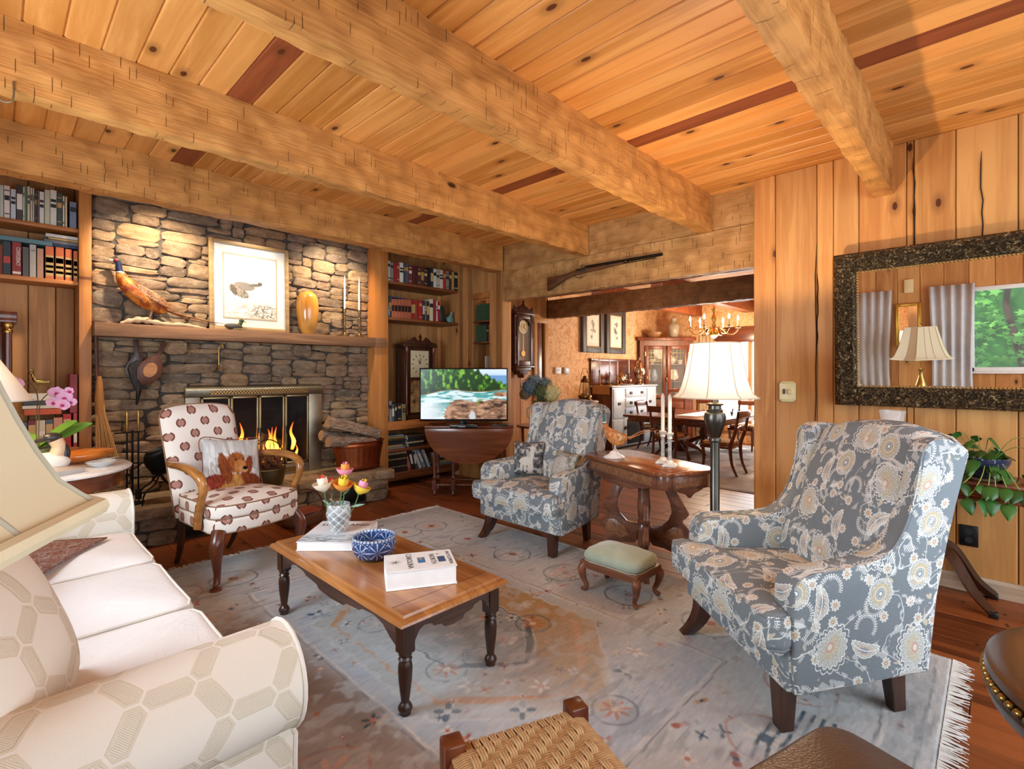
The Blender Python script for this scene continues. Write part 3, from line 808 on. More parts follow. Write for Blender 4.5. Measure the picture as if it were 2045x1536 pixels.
# ------------------------------------------------------------------ rug
def make_rug():
    x0, x1, y0, y1, r = .30, 3.0, .14, 3.87, .0068
    nx, ny = int((x1-x0)/r), int((y1-y0)/r)
    X, Y = np.meshgrid(np.linspace(x0, x1, nx), np.linspace(y0, y1, ny))
    wx = X+(vnoise(X, Y, 9, 2, 5)-.5)*.022; wy = Y+(vnoise(X, Y, 9, 2, 9)-.5)*.022
    C = np.ones(X.shape+(3,))*L3('#b3bcc5')
    ab = vnoise(X*.5, Y*6, 2.5, 3, 1); lay(C, sstep(ab, .45, .65)*.6, '#c6cacb'); lay(C, sstep(vnoise(X, Y, 1.7, 3, 4), .55, .75)*.5, '#9aa4ae')
    cx, cy = 1.65, 2.0; dx, dy = np.abs(wx-cx), np.abs(wy-cy)
    saw = .022*np.abs(((dx*9+dy*9) % 1)-.5)
    hexd = np.maximum(dx*1.15, dx*.55+dy*.62)-saw*2
    lay(C, sstep(hexd, .60, .585), '#c9ccc9'); lay(C, sstep(hexd, .585, .57)*sstep(wx, 1.2, 1.8), '#b39a76'); lay(C, sstep(hexd, .585, .57)*sstep(wx, 1.8, 1.2)*.7, '#aeb0af'); lay(C, sstep(np.abs(hexd-.50), .012, .004), '#c79a72')
    lay(C, sstep(hexd, .33, .315), '#c5c6c3'); lay(C, sstep(hexd, .30, .285), '#9fa5a6'); lay(C, sstep(np.abs(hexd-.305), .01, .004), '#5e6a74')
    inset = np.minimum(np.minimum(wx-x0, x1-wx), np.minimum(wy-y0, y1-wy))
    bm_ = sstep(inset, .745, .735); lay(C, bm_, '#c3c4c3')
    sofa_shade = bm_*sstep(wx, 1.15, .95)*sstep(vnoise(X, Y, 1.1, 2, 8)+(2.6-Y)*.12, .30, .55); lay(C, sofa_shade*.85, '#826752')  # sofa-side border browned: shade beside the sofa painted into the wool colour
    for k, c, w in ((.745, '#d8d6d0', .007), (.725, '#7c8188', .005), (.17, '#7d848a', .006), (.155, '#d5d2cc', .006), (.05, '#8f9498', .008)):
        lay(C, sstep(np.abs(inset-k), w, w*.4)*.85, c)
    lay(C, sstep(inset, .15, .145)*sstep(inset, .055, .06)*.7, '#aab0b2')
    rs = np.random.RandomState(12)
    def flower(px, py, R, col, cc, n, out=None, ph=0.):
        sl = (np.abs(X-px) < R*1.6) & (np.abs(Y-py) < R*1.6)
        ii = np.where(sl.any(1))[0]; jj = np.where(sl.any(0))[0]
        if len(ii) == 0 or len(jj) == 0: return
        s = np.s_[ii[0]:ii[-1]+1, jj[0]:jj[-1]+1]; a, b = wx[s]-px, wy[s]-py; rr = np.hypot(a, b); t = np.arctan2(b, a)+ph
        Cs = C[s]; e = R*(.62+.38*np.cos(n*t))
        if out: lay(Cs, sstep(np.abs(rr-R*1.25), .009, .003)*.7, out)
        lay(Cs, sstep(rr, e, e-.012)*.92, col); lay(Cs, sstep(rr, R*.3, R*.2), cc); C[s] = Cs
    pal = ['#3f566a', '#b8705a', '#c99a8f', '#dcd8cf', '#b89260', '#5a7080', '#a2584a', '#d9d4c8']
    for k in range(430):
        px, py = rs.uniform(x0+.08, x1-.08), rs.uniform(y0+.08, y1-.08)
        b = min(px-x0, x1-px, py-y0, y1-py) < .735
        lw = b and px < 1.1
        c = rs.choice(['#b5643f', '#c08a4f', '#3d4a55', '#a8503a', '#c79a62'] if lw else pal)
        flower(px, py, rs.uniform(.014, .046), c, rs.choice(['#d9cfc0', '#3f566a', '#b8705a']), rs.choice([2, 4, 4, 5]), None, rs.uniform(0, 3))
    # palmettes marching round the border, stars in the field
    ring = []
    for q in range(7): ring += [(x0+.44, y0+.45+q*.47), (x1-.44, y0+.45+q*.47)]
    for q in range(4): ring += [(x0+.75+q*.42, y0+.44), (x0+.75+q*.42, y1-.44)]
    for k, (px, py) in enumerate(ring):
        flower(px, py, .105, ['#d6cfc4', '#c9a59a', '#b7bec2'][k % 3], '#a8604f' if k % 2 else '#56697a', 8, '#55697a' if k % 2 else '#b4806f', .3)
    for px, py in ((1.93, 1.71), (1.37, 2.29), (1.93, 2.29), (1.37, 1.71), (1.65, 1.05), (1.65, 2.95)): flower(px, py, .07, '#bd7a55', '#d7c9b0', 8, '#5d6c77')
    for px, py in ((1.41, 1.30), (1.9, 1.15), (1.2, 1.5), (2.1, 2.6), (1.2, 2.6)): flower(px, py, .06, '#4a6072', '#c9cac6', 4, None, .8); flower(px+.16, py+.05, .055, '#dedbd3', '#c6a79a', 5)
    # dark comb figures in the near border
    for k in range(6):
        yy = .42+k*.035; lay(C, sstep(np.abs(wy-yy), .009, .004)*sstep(np.abs(wx-1.95), .20, .185), '#4d626f')
    for k in range(14): lay(C, sstep(np.abs(wx-(1.76+k*.028)), .006, .003)*sstep(np.abs(wy-.37), .022, .018), '#4d626f')
    for k in range(5):
        for j in range(9): lay(C, sstep(np.maximum(np.abs(wx-(2.3+j*.05+(k % 2)*.02)), np.abs(wy-(.36+k*.035))), .017, .013)*.6, '#d5d7d6'); 
    wear = vnoise(X, Y, 16, 3, 21); lay(C, sstep(wear, .50, .66)*.60, '#bfc2c4'); fine = vnoise(X*.5, Y*2.2, 55, 2, 31); dk = vnoise(X*.6, Y*3, 13, 3, 51)*.6+vnoise(X, Y, 3, 2, 52)*.4; lay(C, sstep(dk, .60, .70)*.45, '#7f858c')
    lay(C, sstep(vnoise(X, Y, 2.2, 2, 77), .45, .7)*.28, '#c9cccf')
    C *= (.92+.28*fine)[..., None]
    Z = .011+.0025*fine
    Z[0, :] = Z[-1, :] = .001; Z[:, 0] = Z[:, -1] = .001
    rt = thing('area_rug', 'large faded blue grey and tan patterned rug with white fringe under the furniture', 'rug', (0, 0, 0))
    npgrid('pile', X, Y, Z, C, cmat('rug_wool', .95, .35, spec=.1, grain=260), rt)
    rr = random.Random(4)
    for ye, sg in ((y0, -1), (y1, 1)):
        mb = MB(); x = x0
        while x < x1:
            L = rr.uniform(.045, .075); a = rr.uniform(-.025, .025)
            mb.tube([(x, ye, .009), (x+a*.4, ye+sg*L*.5, .006), (x+a, ye+sg*L, .003)], [.0035, .003, .0018], 4); x += rr.uniform(.006, .010)
        o = mb.build('fringe', plain('#dcd8d0', .9), rt); o['kind'] = 'stuff'
make_rug()

# ------------------------------------------------------------------ sofa along the window wall
def make_sofa():
    S = thing('sofa', 'long cream sofa with rolled arms and a woven lattice pattern, standing nearest the viewer', 'sofa', (0, 0, 0))
    MB().box(-.42, .50, 1.33, 3.68, .06, .30).build('base', M_sofa, S, bevel=.01, uv=True)
    for k, (a, b) in enumerate(((1.525, 2.175), (2.18, 2.82), (2.825, 3.475))):
        mb, w1, w2 = cushion([(-.20, a), (.545, a), (.545, b), (-.20, b)], .285, .43, .05, .03)
        o = mb.build('seat_cushion', M_seat, S, smooth=60)
        MB().tube(w1, .0055, 6, True).build('piping', M_sofapipe, o)
        MB().tube(w2, .0055, 6, True).build('piping', M_sofapipe, o)
    for yc, sg in ((1.39, -1), (3.61, 1)):
        # cross-section (outwards positive): inner wall, roll, outer panel
        pr = [(-.125, .10), (-.125, .30), (-.130, .42)]
        for k in range(17):
            a = math.radians(170-k*(170+65)/16); pr.append((.0+.135*math.cos(a), .49+.135*math.sin(a)))
        pr += [(.075, .36), (.072, .30), (.072, .05)]
        L = [0]
        for p, q in zip(pr, pr[1:]): L.append(L[-1]+math.dist(p, q))
        def fn(u, v, pr=pr, L=L, yc=yc, sg=sg):
            s = u*L[-1]; i = max(k for k in range(len(L)) if L[k] <= s+1e-9); i = min(i, len(L)-2); t = (s-L[i])/(L[i+1]-L[i])
            y = pr[i][0]+(pr[i+1][0]-pr[i][0])*t; z = pr[i][1]+(pr[i+1][1]-pr[i][1])*t
            return (-.42+v*.97, yc+sg*y, z)
        a = guv('arm', M_sofa, S, fn, 60, 14, L[-1], .97, off=(.05, .11))
        fr = MB(); fr.prism([(yc+sg*y, z) for y, z in pr], .545, .552, 'yz'); fr.build('arm_front', M_sofa, a, uv=True)
        MB().tube([(.550, yc+sg*y, z) for y, z in pr], .006, 6).build('piping', M_sofapipe, a)
    MB().box(-.52, -.22, 1.33, 3.67, .08, .80).build('backrest', M_sofa, S, bevel=.06, seg=4, uv=True)
    for a, b in ((1.54, 2.17), (2.19, 2.81), (2.83, 3.46)):
        pm = pillow_mb(b-a, .50, .24).rot(PI/2).rot(-.22, 'Y').move(-.22, (a+b)/2, .66)
        pm.build('back_cushion', M_sofa, S, uv=True, smooth=70)
    for x in (-.4, .46):
        for y in (1.38, 3.6): MB().lathe([(.02, 0), (.03, .07)], 10, (x, y, 0)).build('leg', M_walnut, S)
make_sofa()
# loose pillow against the near arm, corded seam across it
pt = thing('throw_pillow', 'large beige lattice weave pillow leaning on the near arm of the sofa', 'pillow', (-.02, 1.60, .66))
pm = pillow_mb(.56, .50, .22, 26).rot(math.radians(68)).rot(-.35, 'Y')
pm.build('pillow_body', M_sofa, pt, uv=True, smooth=70)
edge = [(a*.28, 0, b*.25) for a, b in [(-1, -1), (-.5, -.96), (0, -.94), (.5, -.96), (1, -1), (.96, -.5), (.94, 0), (.96, .5), (1, 1), (.5, .96), (0, .94), (-.5, .96), (-1, 1), (-.96, .5), (-.94, 0), (-.96, -.5)]]
MB().tube(smoothpath(edge, 3, True), .007, 6, True).rot(math.radians(68)).rot(-.35, 'Y').build('corded_welt', plain('#c9b891', .9), pt)
def tapestry():
    g = G('woven_tapestry', .95, .1); tc = g.tc(); n = g.noise(g.scaled(tc, 1, 1, 1), 42, 3, .7, 1.5)
    g.color(g.ramp(n, [(.3, '#4f2e2a'), (.45, '#8d5a44'), (.55, '#7a6a6b'), (.65, '#b9a89c'), (.8, '#6b4038')])).bump(n, .5, .004); return g.m
mb = MB().grid(lambda u, v: (.407-.30*u-.29*v, 3.25-.46*u+.19*v, .464+.006*math.sin(u*PI)), 14, 10)
o = mb.build('table_runner', tapestry(), smooth=70); tag(o, 'dark red woven tapestry runner lying across the far sofa cushion', 'runner')
o.modifiers.new('thick', 'SOLIDIFY').thickness = .006

# ------------------------------------------------------------------ floral wing chairs
def wing_chair(label, loc, heading, group=None):
    T = thing('wing_chair', label, 'armchair', loc, heading)
    def rbox(x0, x1, y0, y1, z0, z1, b): return MB().box(x0, x1, y0, y1, z0, z1).mesh('x', bevel=b, seg=3)
    o = MB().box(-.34, .285, -.40, .40, .175, .335).build('seat_base', M_floral, T, bevel=.02, seg=3, uv=True)
    mb, w1, w2 = cushion([(-.20, -.285), (.235, -.285), (.245, -.42), (.375, -.42), (.375, .42), (.245, .42), (.235, .285), (-.20, .285)], .325, .455, .035, .03)
    c = mb.build('seat_cushion', M_floral, T, uv=True, smooth=60)
    MB().tube(w1, .005, 6, True).build('piping', M_floral, c, uv=True); MB().tube(w2, .005, 6, True).build('piping', M_floral, c, uv=True)
    side = [(.262, .172), (.275, .40), (.268, .535), (.245, .572), (.19, .585), (.05, .592), (-.07, .606), (-.135, .640), (-.175, .70), (-.198, .79), (-.205, .90), (-.20, .985), (-.215, 1.025), (-.255, 1.045), (-.32, 1.04), (-.385, 1.015), (-.432, .985), (-.405, .72), (-.375, .45), (-.335, .172)]
    for sg in (1, -1):
        mb = MB().prism(side, .295*sg, .415*sg, 'xz')
        # wings flare outwards a little and thin down at the top
        def fl_(p, sg=sg):
            k = max(0, min(1, (p.z-.58)/.45)); inner = abs(p.y) < .35
            return Vector((p.x, p.y+sg*(.018*k+(.025*k if inner else 0)), p.z))
        mb.xf(fl_)
        a = mb.build('wing_arm', M_floral, T, bevel=.016, seg=3, uv=True)
        out = [(x+(-.12-x)*.045, .409*sg+sg*.018*max(0, min(1, (z-.58)/.45)), z+(.6-z)*.018) for x, z in side[1:16]]
        MB().tube(smoothpath(out, 3), .0048, 6).build('piping', M_floral, a, uv=True)
    # padded inner back with a camel top
    def back(u, v):
        y = (2*u-1)*.335; top = 1.075-.055*abs(2*u-1)**2.2
        z = .40+(top-.40)*min(1, v/.86); bul = .050*(max(0, 1-abs(2*u-1)**3))**.6*math.sin(PI*min(1, .15+v*.8))
        x = -.115-.165*(z-.40)/.66+bul
        if v > .86: k = (v-.86)/.14; x -= .17*math.sin(k*PI/2); z = top+.014*math.sin(k*PI)-.02*k
        return (x, y, z)
    guv('backrest', M_floral, T, back, 28, 34, .67, .85, off=(.3, .2))
    MB().prism([(-.40, .99), (-.335, .172), (.335, .172), (.40, .99), (.30, 1.035), (0, 1.07), (-.30, 1.035)], -.0, -.02, 'yz').xf(lambda p: Vector((p.x-.335-.095*(p.z-.172)/.82, p.y, p.z))).build('back_panel', M_floral, T, uv=True, bevel=.006)
    for sx, sy in ((1, 1), (1, -1), (-1, 1), (-1, -1)):
        mb = MB()
        for k in range(7):
            pass
        st = []
        for k in range(8):
            t = k/7; z = .18*(1-t); off = .065*t*t if (sx > 0 and sy < 0) else (.0 if sx > 0 else -.02*t); w = .036-.009*t
            st.append((sx*.238+(off if sx > 0 else off), sy*(.315+(.05*t*t if (sx > 0 and sy < 0) else .0)), z, w))
        v = [(x+a*w, y+b*w, z) for x, y, z, w in st for a, b in ((-1, -1), (1, -1), (1, 1), (-1, 1))]
        f = [(i*4+k, i*4+(k+1) % 4, (i+1)*4+(k+1) % 4, (i+1)*4+k) for i in range(7) for k in range(4)]+[(0, 1, 2, 3), (28, 29, 30, 31)]
        mb.add(v, f).build('leg', M_walnut, T, bevel=.003, seg=1)
    for ch in list(T.children):
        for o in [ch]+list(ch.children):
            for v in o.data.vertices: v.co.y *= 1-.25*max(0, min(.75, .28-v.co.x))/.63; v.co.x -= .17*max(0, v.co.z-.55)
    return T
wc1 = wing_chair('grey floral wing chair with two small tapestry pillows, beside the gateleg table', (2.965, 2.545, 0), PI)
wc2 = wing_chair('grey floral wing chair standing empty in front of the big mirror wall', (2.376, .633, .012), math.radians(139))

# ------------------------------------------------------------------ open-arm chair with medallion fabric
def side_chair():
    T = thing('open_arm_chair', 'cream armchair with brown medallions and curved wooden arms by the fire', 'armchair', (1.13, 3.70, 0), math.radians(-77))
    sp = [(-.27, -.235), (.30, -.30), (.355, -.15), (.37, 0), (.355, .15), (.30, .30), (-.27, .235)]
    mb, w1, w2 = cushion(sp, .325, .415, .02, .0)
    o = mb.build('seat_base', M_medal, T, uv=True, smooth=60)
    MB().tube(w2, .004, 6, True).build('piping', plain('#8d6a52', .8), o)
    mb, w1, w2 = cushion(sp, .41, .50, .028, .035)
    o = mb.build('seat_cushion', M_medal, T, uv=True, smooth=60)
    MB().tube(w1, .0045, 6, True).build('piping', plain('#8d6a52', .8), o); MB().tube(w2, .004, 6, True).build('piping', plain('#8d6a52', .8), o)
    def back(u, v):
        # closed loop round the back slab
        a = 2*PI*u; w = .25-.012*v; ex = 4.5; ca, sa = math.cos(a), math.sin(a); q = (abs(ca)**ex+abs(sa)**ex)**(-1/ex)
        return None
    H0, H1 = .34, 1.075
    def face(sgn):
        def fn(u, v):
            y = (2*u-1); wv = .245+.012*(v); z = H0+(H1-H0)*v
            rnd = .5+.5*0; edge = (max(0, 1-abs(y)**6))**.5*(1 if v < .93 else max(0, 1-((v-.93)/.07)**2)**.5)
            yy = y*wv*(1 if v < .9 else 1-.10*((v-.9)/.1)**2); zz = z-.03*abs(y)**3*v
            x = -.245-.21*v+sgn*(.045*edge+(.012*math.sin(PI*v)*(1-y*y) if sgn > 0 else 0))
            return (x, yy, zz)
        return fn
    b = guv('backrest', M_medal, T, face(1), 20, 30, .49, .76, off=(.047, .02))
    guv('back_panel', M_medal, T, face(-1), 20, 30, .49, .76)
    MB().tube([face(1)(0, k/12) for k in range(13)]+[face(1)(k/10, 1) for k in range(11)]+[face(1)(1, 1-k/12) for k in range(13)], .005, 6).build('piping', plain('#8d6a52', .8), b)
    M_arm = wood('golden_walnut', '#b57a3f', '#7c4a20', 0, .25, 1.4, 0, coat=.4)
    for sg in (1, -1):
        path = [(-.33, sg*.245, .70), (-.22, sg*.28, .70), (-.05, sg*.315, .715), (.12, sg*.335, .71), (.225, sg*.335, .675), (.25, sg*.325, .61), (.215, sg*.318, .53), (.17, sg*.312, .44), (.15, sg*.305, .355)]
        pp = smoothpath(path, 5); mb = MB().tube(pp, rad([.018, .022, .024, .027, .028, .025, .022, .023, .025], len(pp)), 10)
        mb.build('arm', M_arm, T)
    for sg in (1, -1):
        pp = smoothpath([(.29, sg*.255, .345), (.315, sg*.285, .27), (.31, sg*.280, .18), (.295, sg*.268, .09), (.305, sg*.278, .03), (.325, sg*.292, .008)], 5)
        mb = MB().tube(pp, rad([.040, .042, .028, .020, .019, .022], len(pp)), 12); mb.ball((.33, sg*.296, .014), .034, .034, .014)
        mb.build('leg', M_mahogz, T)
        pp = smoothpath([(-.25, sg*.20, .36), (-.27, sg*.195, .22), (-.31, sg*.185, .10), (-.375, sg*.175, 0)], 5)
        MB().tube(pp, rad([.028, .026, .022, .018], len(pp)), 4).build('leg', M_walnut, T)
    return T
sch = side_chair()

# small printed pillows (front face painted, in the local xz plane)
def print_pillow(name, label, loc, rz, tilt, w, h, t, fn, back, n=90, lean=0):
    T = thing(name, label, 'pillow', loc, rz)
    U, W = np.meshgrid(np.linspace(-1, 1, n), np.linspace(-1, 1, n))
    k = (np.maximum(0, 1-np.abs(U)**2.6)*np.maximum(0, 1-np.abs(W)**2.6))**.55
    px = U*w/2*(1-.05*(1-np.abs(W)**3)*np.abs(U)**4); pz = W*h/2*(1-.05*(1-np.abs(U)**3)*np.abs(W)**4)
    rx = Matrix.Rotation(tilt, 3, 'X') @ Matrix.Rotation(lean, 3, 'Y')
    def xf(x, y, z):
        P = np.stack([x, y, z], -1) @ np.array(rx).T; return P[..., 0], P[..., 1], P[..., 2]
    npgrid('front_panel', *xf(px, -t/2*k, pz), fn(U, W), M_print, T)
    s = np.s_[::6, ::6]
    npgrid('back_panel', *xf(px[s], t/2*k[s], pz[s]), np.ones(px[s].shape+(3,))*L3(back), M_print, T)
    e = [(a*w/2, 0, b*h/2) for a, b in [(-1, -1), (0, -.95), (1, -1), (.95, 0), (1, 1), (0, .95), (-1, 1), (-.95, 0)]]
    mb = MB().tube(smoothpath(e, 5, True), .0035, 5, True); mb.xf(lambda p: rx @ p); mb.build('welt', plain(back, .8), T)
    return T
M_print = cmat('printed_cloth', .9, .2, spec=.1, grain=500)
def dog(U, W):
    C = np.ones(U.shape+(3,))*L3('#c9c8c6'); lay(C, sstep(vnoise(U*5, W*.8, 2.2, 3, 2), .42, .62), '#e2e0dc'); lay(C, sstep(vnoise(U*7, W*.7, 2., 2, 6), .6, .75)*.5, '#a79e96')
    fur = vnoise(U*3.4+W*1.2, W*.8-U*.3, 9, 3, 3)
    def el(cx, cy, rx, ry, a=0):
        x, y = (U-cx)*math.cos(a)+(W-cy)*math.sin(a), -(U-cx)*math.sin(a)+(W-cy)*math.cos(a); return np.hypot(x/rx, y/ry)+(fur-.5)*.34
    def b(m, e=.1): return sstep(m, 1+e, 1-e)
    lay(C, b(el(-.05, -.98, .92, .60)), '#a8642f'); lay(C, b(el(.58, -.66, .42, .24, -.25)), '#7d3d22'); lay(C, b(el(-.12, -.88, .42, .5)), '#c4904e')
    lay(C, b(el(.02, .02, .33, .40)), '#a55d2e'); lay(C, b(el(-.36, -.20, .20, .60, .22)), '#8d4a28'); lay(C, b(el(.40, -.20, .17, .50, -.30)), '#8a4524')
    lay(C, b(el(-.66, -.66, .30, .28)), '#8a3a2a'); lay(C, b(el(.14, -.12, .20, .24, -.3)), '#bf7d44'); lay(C, b(el(.24, -.24, .17, .12, -.4)), '#c99462')
    lay(C, b(el(.32, -.20, .085, .065), .05), '#171112'); lay(C, b(el(-.03, .14, .05, .045), .05), '#231511'); lay(C, b(el(.23, .12, .04, .04), .05), '#231511')
    lay(C, b(el(-.04, .15, .014, .014), .3), '#e8d9c5'); lay(C, b(el(.22, .13, .012, .012), .3), '#e8d9c5')
    dm = sstep(np.hypot((U+.05)/.98, (W+.45)/.92), 1.1, .9)[..., None]; return C*(1-dm)+dm*C*(.35+1.25*fur)[..., None]
print_pillow('dog_pillow', 'pillow printed with a long-haired red dog, resting on the medallion armchair', (1.15, 3.80, .665), math.radians(13), math.radians(-17), .40, .36, .11, dog, '#7d4c3f', lean=.12)
def llama(U, W):
    C = np.ones(U.shape+(3,))*L3('#4c4c50'); v = vnoise(U, W, 6, 2, 4); lay(C, sstep(v, .52, .6), '#b9b6ae'); lay(C, sstep(np.abs(v-.42), .05, .02)*.7, '#8d8c8a')
    f = lambda cx, cy, rx, ry: sstep(np.hypot((U-cx)/rx, (W-cy)/ry), 1.06, .94)
    for a in ((-.05, -.2, .45, .27), (.3, .25, .14, .42), (.33, .62, .2, .14), (.28, .78, .05, .14), (-.35, -.55, .08, .3), (-.12, -.58, .08, .3), (.15, -.58, .08, .3), (.32, -.55, .08, .3)): lay(C, f(*a), '#d9d2c6')
    return C
def patch(U, W):
    C = np.ones(U.shape+(3,))*L3('#b7b2a6'); v = vnoise(U, W, 8, 3, 14); lay(C, sstep(v, .5, .62), '#7d7a74'); lay(C, sstep(np.hypot(U-.0, W), .75, .7)*.8, '#cfcac0'); lay(C, sstep(v, .62, .7)*.6, '#8d8376'); return C
print_pillow('llama_pillow', 'small dark pillow showing a pale llama, propped in the wing chair corner', (3.03, 2.74, .60), math.radians(-60), math.radians(-16), .25, .26, .09, llama, '#5b5148', 60)
print_pillow('speckled_pillow', 'small speckled beige pillow tucked behind the wing chair arm next to the carved table', (2.98, 2.335, .59), math.radians(-105), math.radians(-18), .25, .22, .10, patch, '#8d7650', 50)
# ------------------------------------------------------------------ coffee table and what stands on it
M_cherry = wood('cherry_top', '#b97d45', '#8a5024', 1, .22, 1.2, 0, spec=.55, coat=.35)
M_apron = wood('dark_apron', '#5b4238', '#33231d', 1, .38, 1.2, 0)
M_apronx = wood('dark_apron_x', '#5b4238', '#33231d', 0, .38, 1.2, 0)
ct = thing('coffee_table', 'low cherry coffee table with scalloped dark apron and turned legs, on the rug', 'coffee table', (1.305, 2.17, .013))
hx, hy = .275, .62
pr = [(hx-.012, .350), (hx+.003, .357), (hx, .366), (hx-.008, .374), (hx-.022, .378), (hx-.026, .387)]
v = []; 
for o_, z in pr: v += [(sx*o_, sy*(o_+hy-hx), z) for sx, sy in ((-1, -1), (1, -1), (1, 1), (-1, 1))]
mb = MB().add(v, [(i*4+k, i*4+(k+1) % 4, (i+1)*4+(k+1) % 4, (i+1)*4+k) for i in range(len(pr)-1) for k in range(4)]+[(0, 1, 2, 3), tuple(len(v)-4+k for k in range(4))])
o = mb.build('table_top', M_cherry, ct, smooth=25)
for sy in (1, -1): MB().box(-hx+.03, hx-.03, sy*(hy-.11)-.0009, sy*(hy-.11)+.0009, .3865, .3875).build('joint_line', plain('#4d2813', .5), o)
def scallop(L, h0, z1, n=48):
    """apron outline with a wavy lower edge"""
    bot = []
    for k in range(n+1):
        t = abs(2*k/n-1); z = np.interp(t, [0, .22, .25, .46, .49, .66, .78, .88, 1], [h0, h0+.006, h0+.022, h0+.03, h0+.042, h0+.05, h0+.038, h0+.0, h0-.028]); bot.append((-L/2+L*k/n, float(z)))
    return bot+[(L/2, z1), (-L/2, z1)]
for sx in (1, -1): MB().prism(scallop(1.12, .265, .350), sx*.232-.009, sx*.232+.009, 'yz').build('apron', M_apron, ct, smooth=0)
for sy in (1, -1): MB().prism(scallop(.44, .265, .350), sy*.575-.009, sy*.575+.009, 'xz').build('apron', M_apronx, ct, smooth=0)
legp = [(.024, .235), (.026, .226), (.021, .219), (.027, .209), (.021, .202), (.026, .19), (.028, .172), (.026, .13), (.020, .08), (.0165, .055), (.016, .046), (.022, .038), (.0275, .028), (.027, .018), (.021, .010), (.022, .004), (.021, 0)]
for sx in (1, -1):
    for sy in (1, -1):
        mb = MB().lathe(legp, 16, (sx*.222, sy*.565, 0)); mb.box(sx*.222-.026, sx*.222+.026, sy*.565-.026, sy*.565+.026, .235, .350)
        mb.build('leg', M_walnut, ct, smooth=35)
ZT = .4005
def book(name, label, w, d, h, cover, loc, rz, group=None, pages='#ece6d6', spine_side=1, upright=False, cat='book', cov_mat=None):
    """lying book: width along x, depth along y, spine at -y (spine_side=-1) or +y"""
    T = thing(name, label, cat, loc, rz, group); cm = cov_mat or plain(cover, .5); s = spine_side; e = .003
    mb = MB().box(-w/2, w/2, -d/2, d/2, 0, e).box(-w/2, w/2, -d/2, d/2, h-e, h); y0, y1 = sorted((s*d/2, s*(d/2-e))); mb.box(-w/2, w/2, y0, y1, 0, h)
    mb.build('cover', cm, T, bevel=.001, seg=1)
    y0, y1 = sorted((-s*(d/2-.005), s*(d/2-e))); MB().box(-w/2+.005, w/2-.005, y0, y1, e, h-e).build('page_block', plain(pages, .8), T)
    return T
INK = plain('#22262b', .6); GOLD = plain('#c9a75a', .4)
b1 = book('large_picture_book', 'big white picture book lying under the crystal vase of roses', .315, .36, .045, '#eef0f2', (1.300, 2.550, ZT), math.radians(-46), spine_side=1, pages='#f6f5f2')
U, W = np.meshgrid(np.linspace(-1, 1, 60), np.linspace(0, 1, 24)); C = np.ones(U.shape+(3,))*L3('#dfe6ea')
vv = vnoise(U*2, W*6, 3, 3, 5); lay(C, sstep(vv, .42, .58)*sstep(W, .95, .6), '#7f99a8'); lay(C, sstep(vv, .55, .7)*sstep(W, .8, .3), '#3f5b6c')
npgrid('cover_picture', U*.152, -.172+W*.13, np.full(U.shape, .0455), C, cmat('printed_cover', .3), b1)
text('title', 'SCOTLAND', .048, INK, b1, (0, .105, .0456), (0, 0, 0), sx=1.05)
b2 = book('thick_reference_book', 'thick white encyclopedia with small blue pictures on its cover, on the coffee table', .296, .205, .078, '#f1f1ef', (1.300, 1.815, ZT), math.radians(-29.5), spine_side=1, pages='#f7f6f3')
for s, sz, x in (('ENCYCLOPEDIA', .021, .128), ('NORTH', .034, .055), ('CAROLINA', .034, -.045)):
    text('title', s, sz, INK, b2, (x, 0, .0784), (0, 0, -PI/2), sx=1.0)
text('title', 'of', .014, INK, b2, (.083, .055, .0784), (0, 0, -PI/2))
for x, y, c in ((.093, -.01, '#3f587c'), (.006, -.0, '#4b7aa8')): MB().box(x-.016, x+.016, y-.032, y+.032, .078, .0785).build('cover_picture', plain(c, .4), b2)
MB().box(-.002, .012, .004, .03, .0782, .0787).build('cover_picture', plain('#b59a6d', .4), b2)
mb = MB()
for k in range(9): a = k*.7; mb.tube([(-.105, 0, .0785), (-.105+.03*math.cos(a), .026*math.sin(a), .0785)], [.0022, .0006], 4, flat=.2)
mb.build('cover_drawing', plain('#6d747a', .6), b2)

def glass(name, col=(1, 1, 1, 1), rough=.02, ior=1.5, bump=None, bs=.6):
    g = G(name, rough, .5); g.b.inputs['Transmission Weight'].default_value = 1; g.b.inputs['IOR'].default_value = ior; g.b.inputs['Base Color'].default_value = col
    if bump:
        v = g.voro(g.scaled(g.tc(), *bump), 1, .2); g.bump(V(g.nt, v.outputs['Distance']), bs, .006)
    return g.m
g = G('cut_crystal', .04, .9); g.color('#eef1f1'); X_ = g.xyz(g.tc()); th_ = X_[1].atan2(X_[0])*3.82
dia = ((th_+X_[2]*75).sin()*(th_-X_[2]*75).sin()).abs(); g.link((dia.sm(.25, .0)*.5+.20+(X_[2]*90+th_*2).sin()*.06).o, g.b.inputs['Alpha']); g.bump(dia, .6, .004); M_crystal = g.m
def thin(name, col='#eef3f3', a=.14):
    g = G(name, .03, .7); g.color(col); g.b.inputs['Alpha'].default_value = a; return g.m
va = thing('crystal_vase', 'cut crystal tumbler vase holding roses on the white book', 'vase', (1.290, 2.535, ZT+.046))
VS = 1.27
MB().lathe([(r*VS, z*VS) for r, z in [(.030, 0), (.034, .006), (.043, .035), (.050, .065), (.051, .085), (.046, .112), (.045, .120), (.0425, .120), (.043, .112), (.047, .085), (.046, .065), (.038, .035), (.028, .014), (.0005, .012)]], 28, cap=False).build('vase_body', M_crystal, va, smooth=50)
MB().lathe([(r*VS, z*VS) for r, z in [(.0005, .0125), (.027, .0145), (.037, .036), (.0455, .066), (.0462, .082), (.0005, .083)]], 24, cap=False).build('water', glass('water', (.93, .97, .95, 1), 0, 1.33), va)
M_green = plain('#55803f', .55); M_leaf2 = plain('#7f9a86', .6)
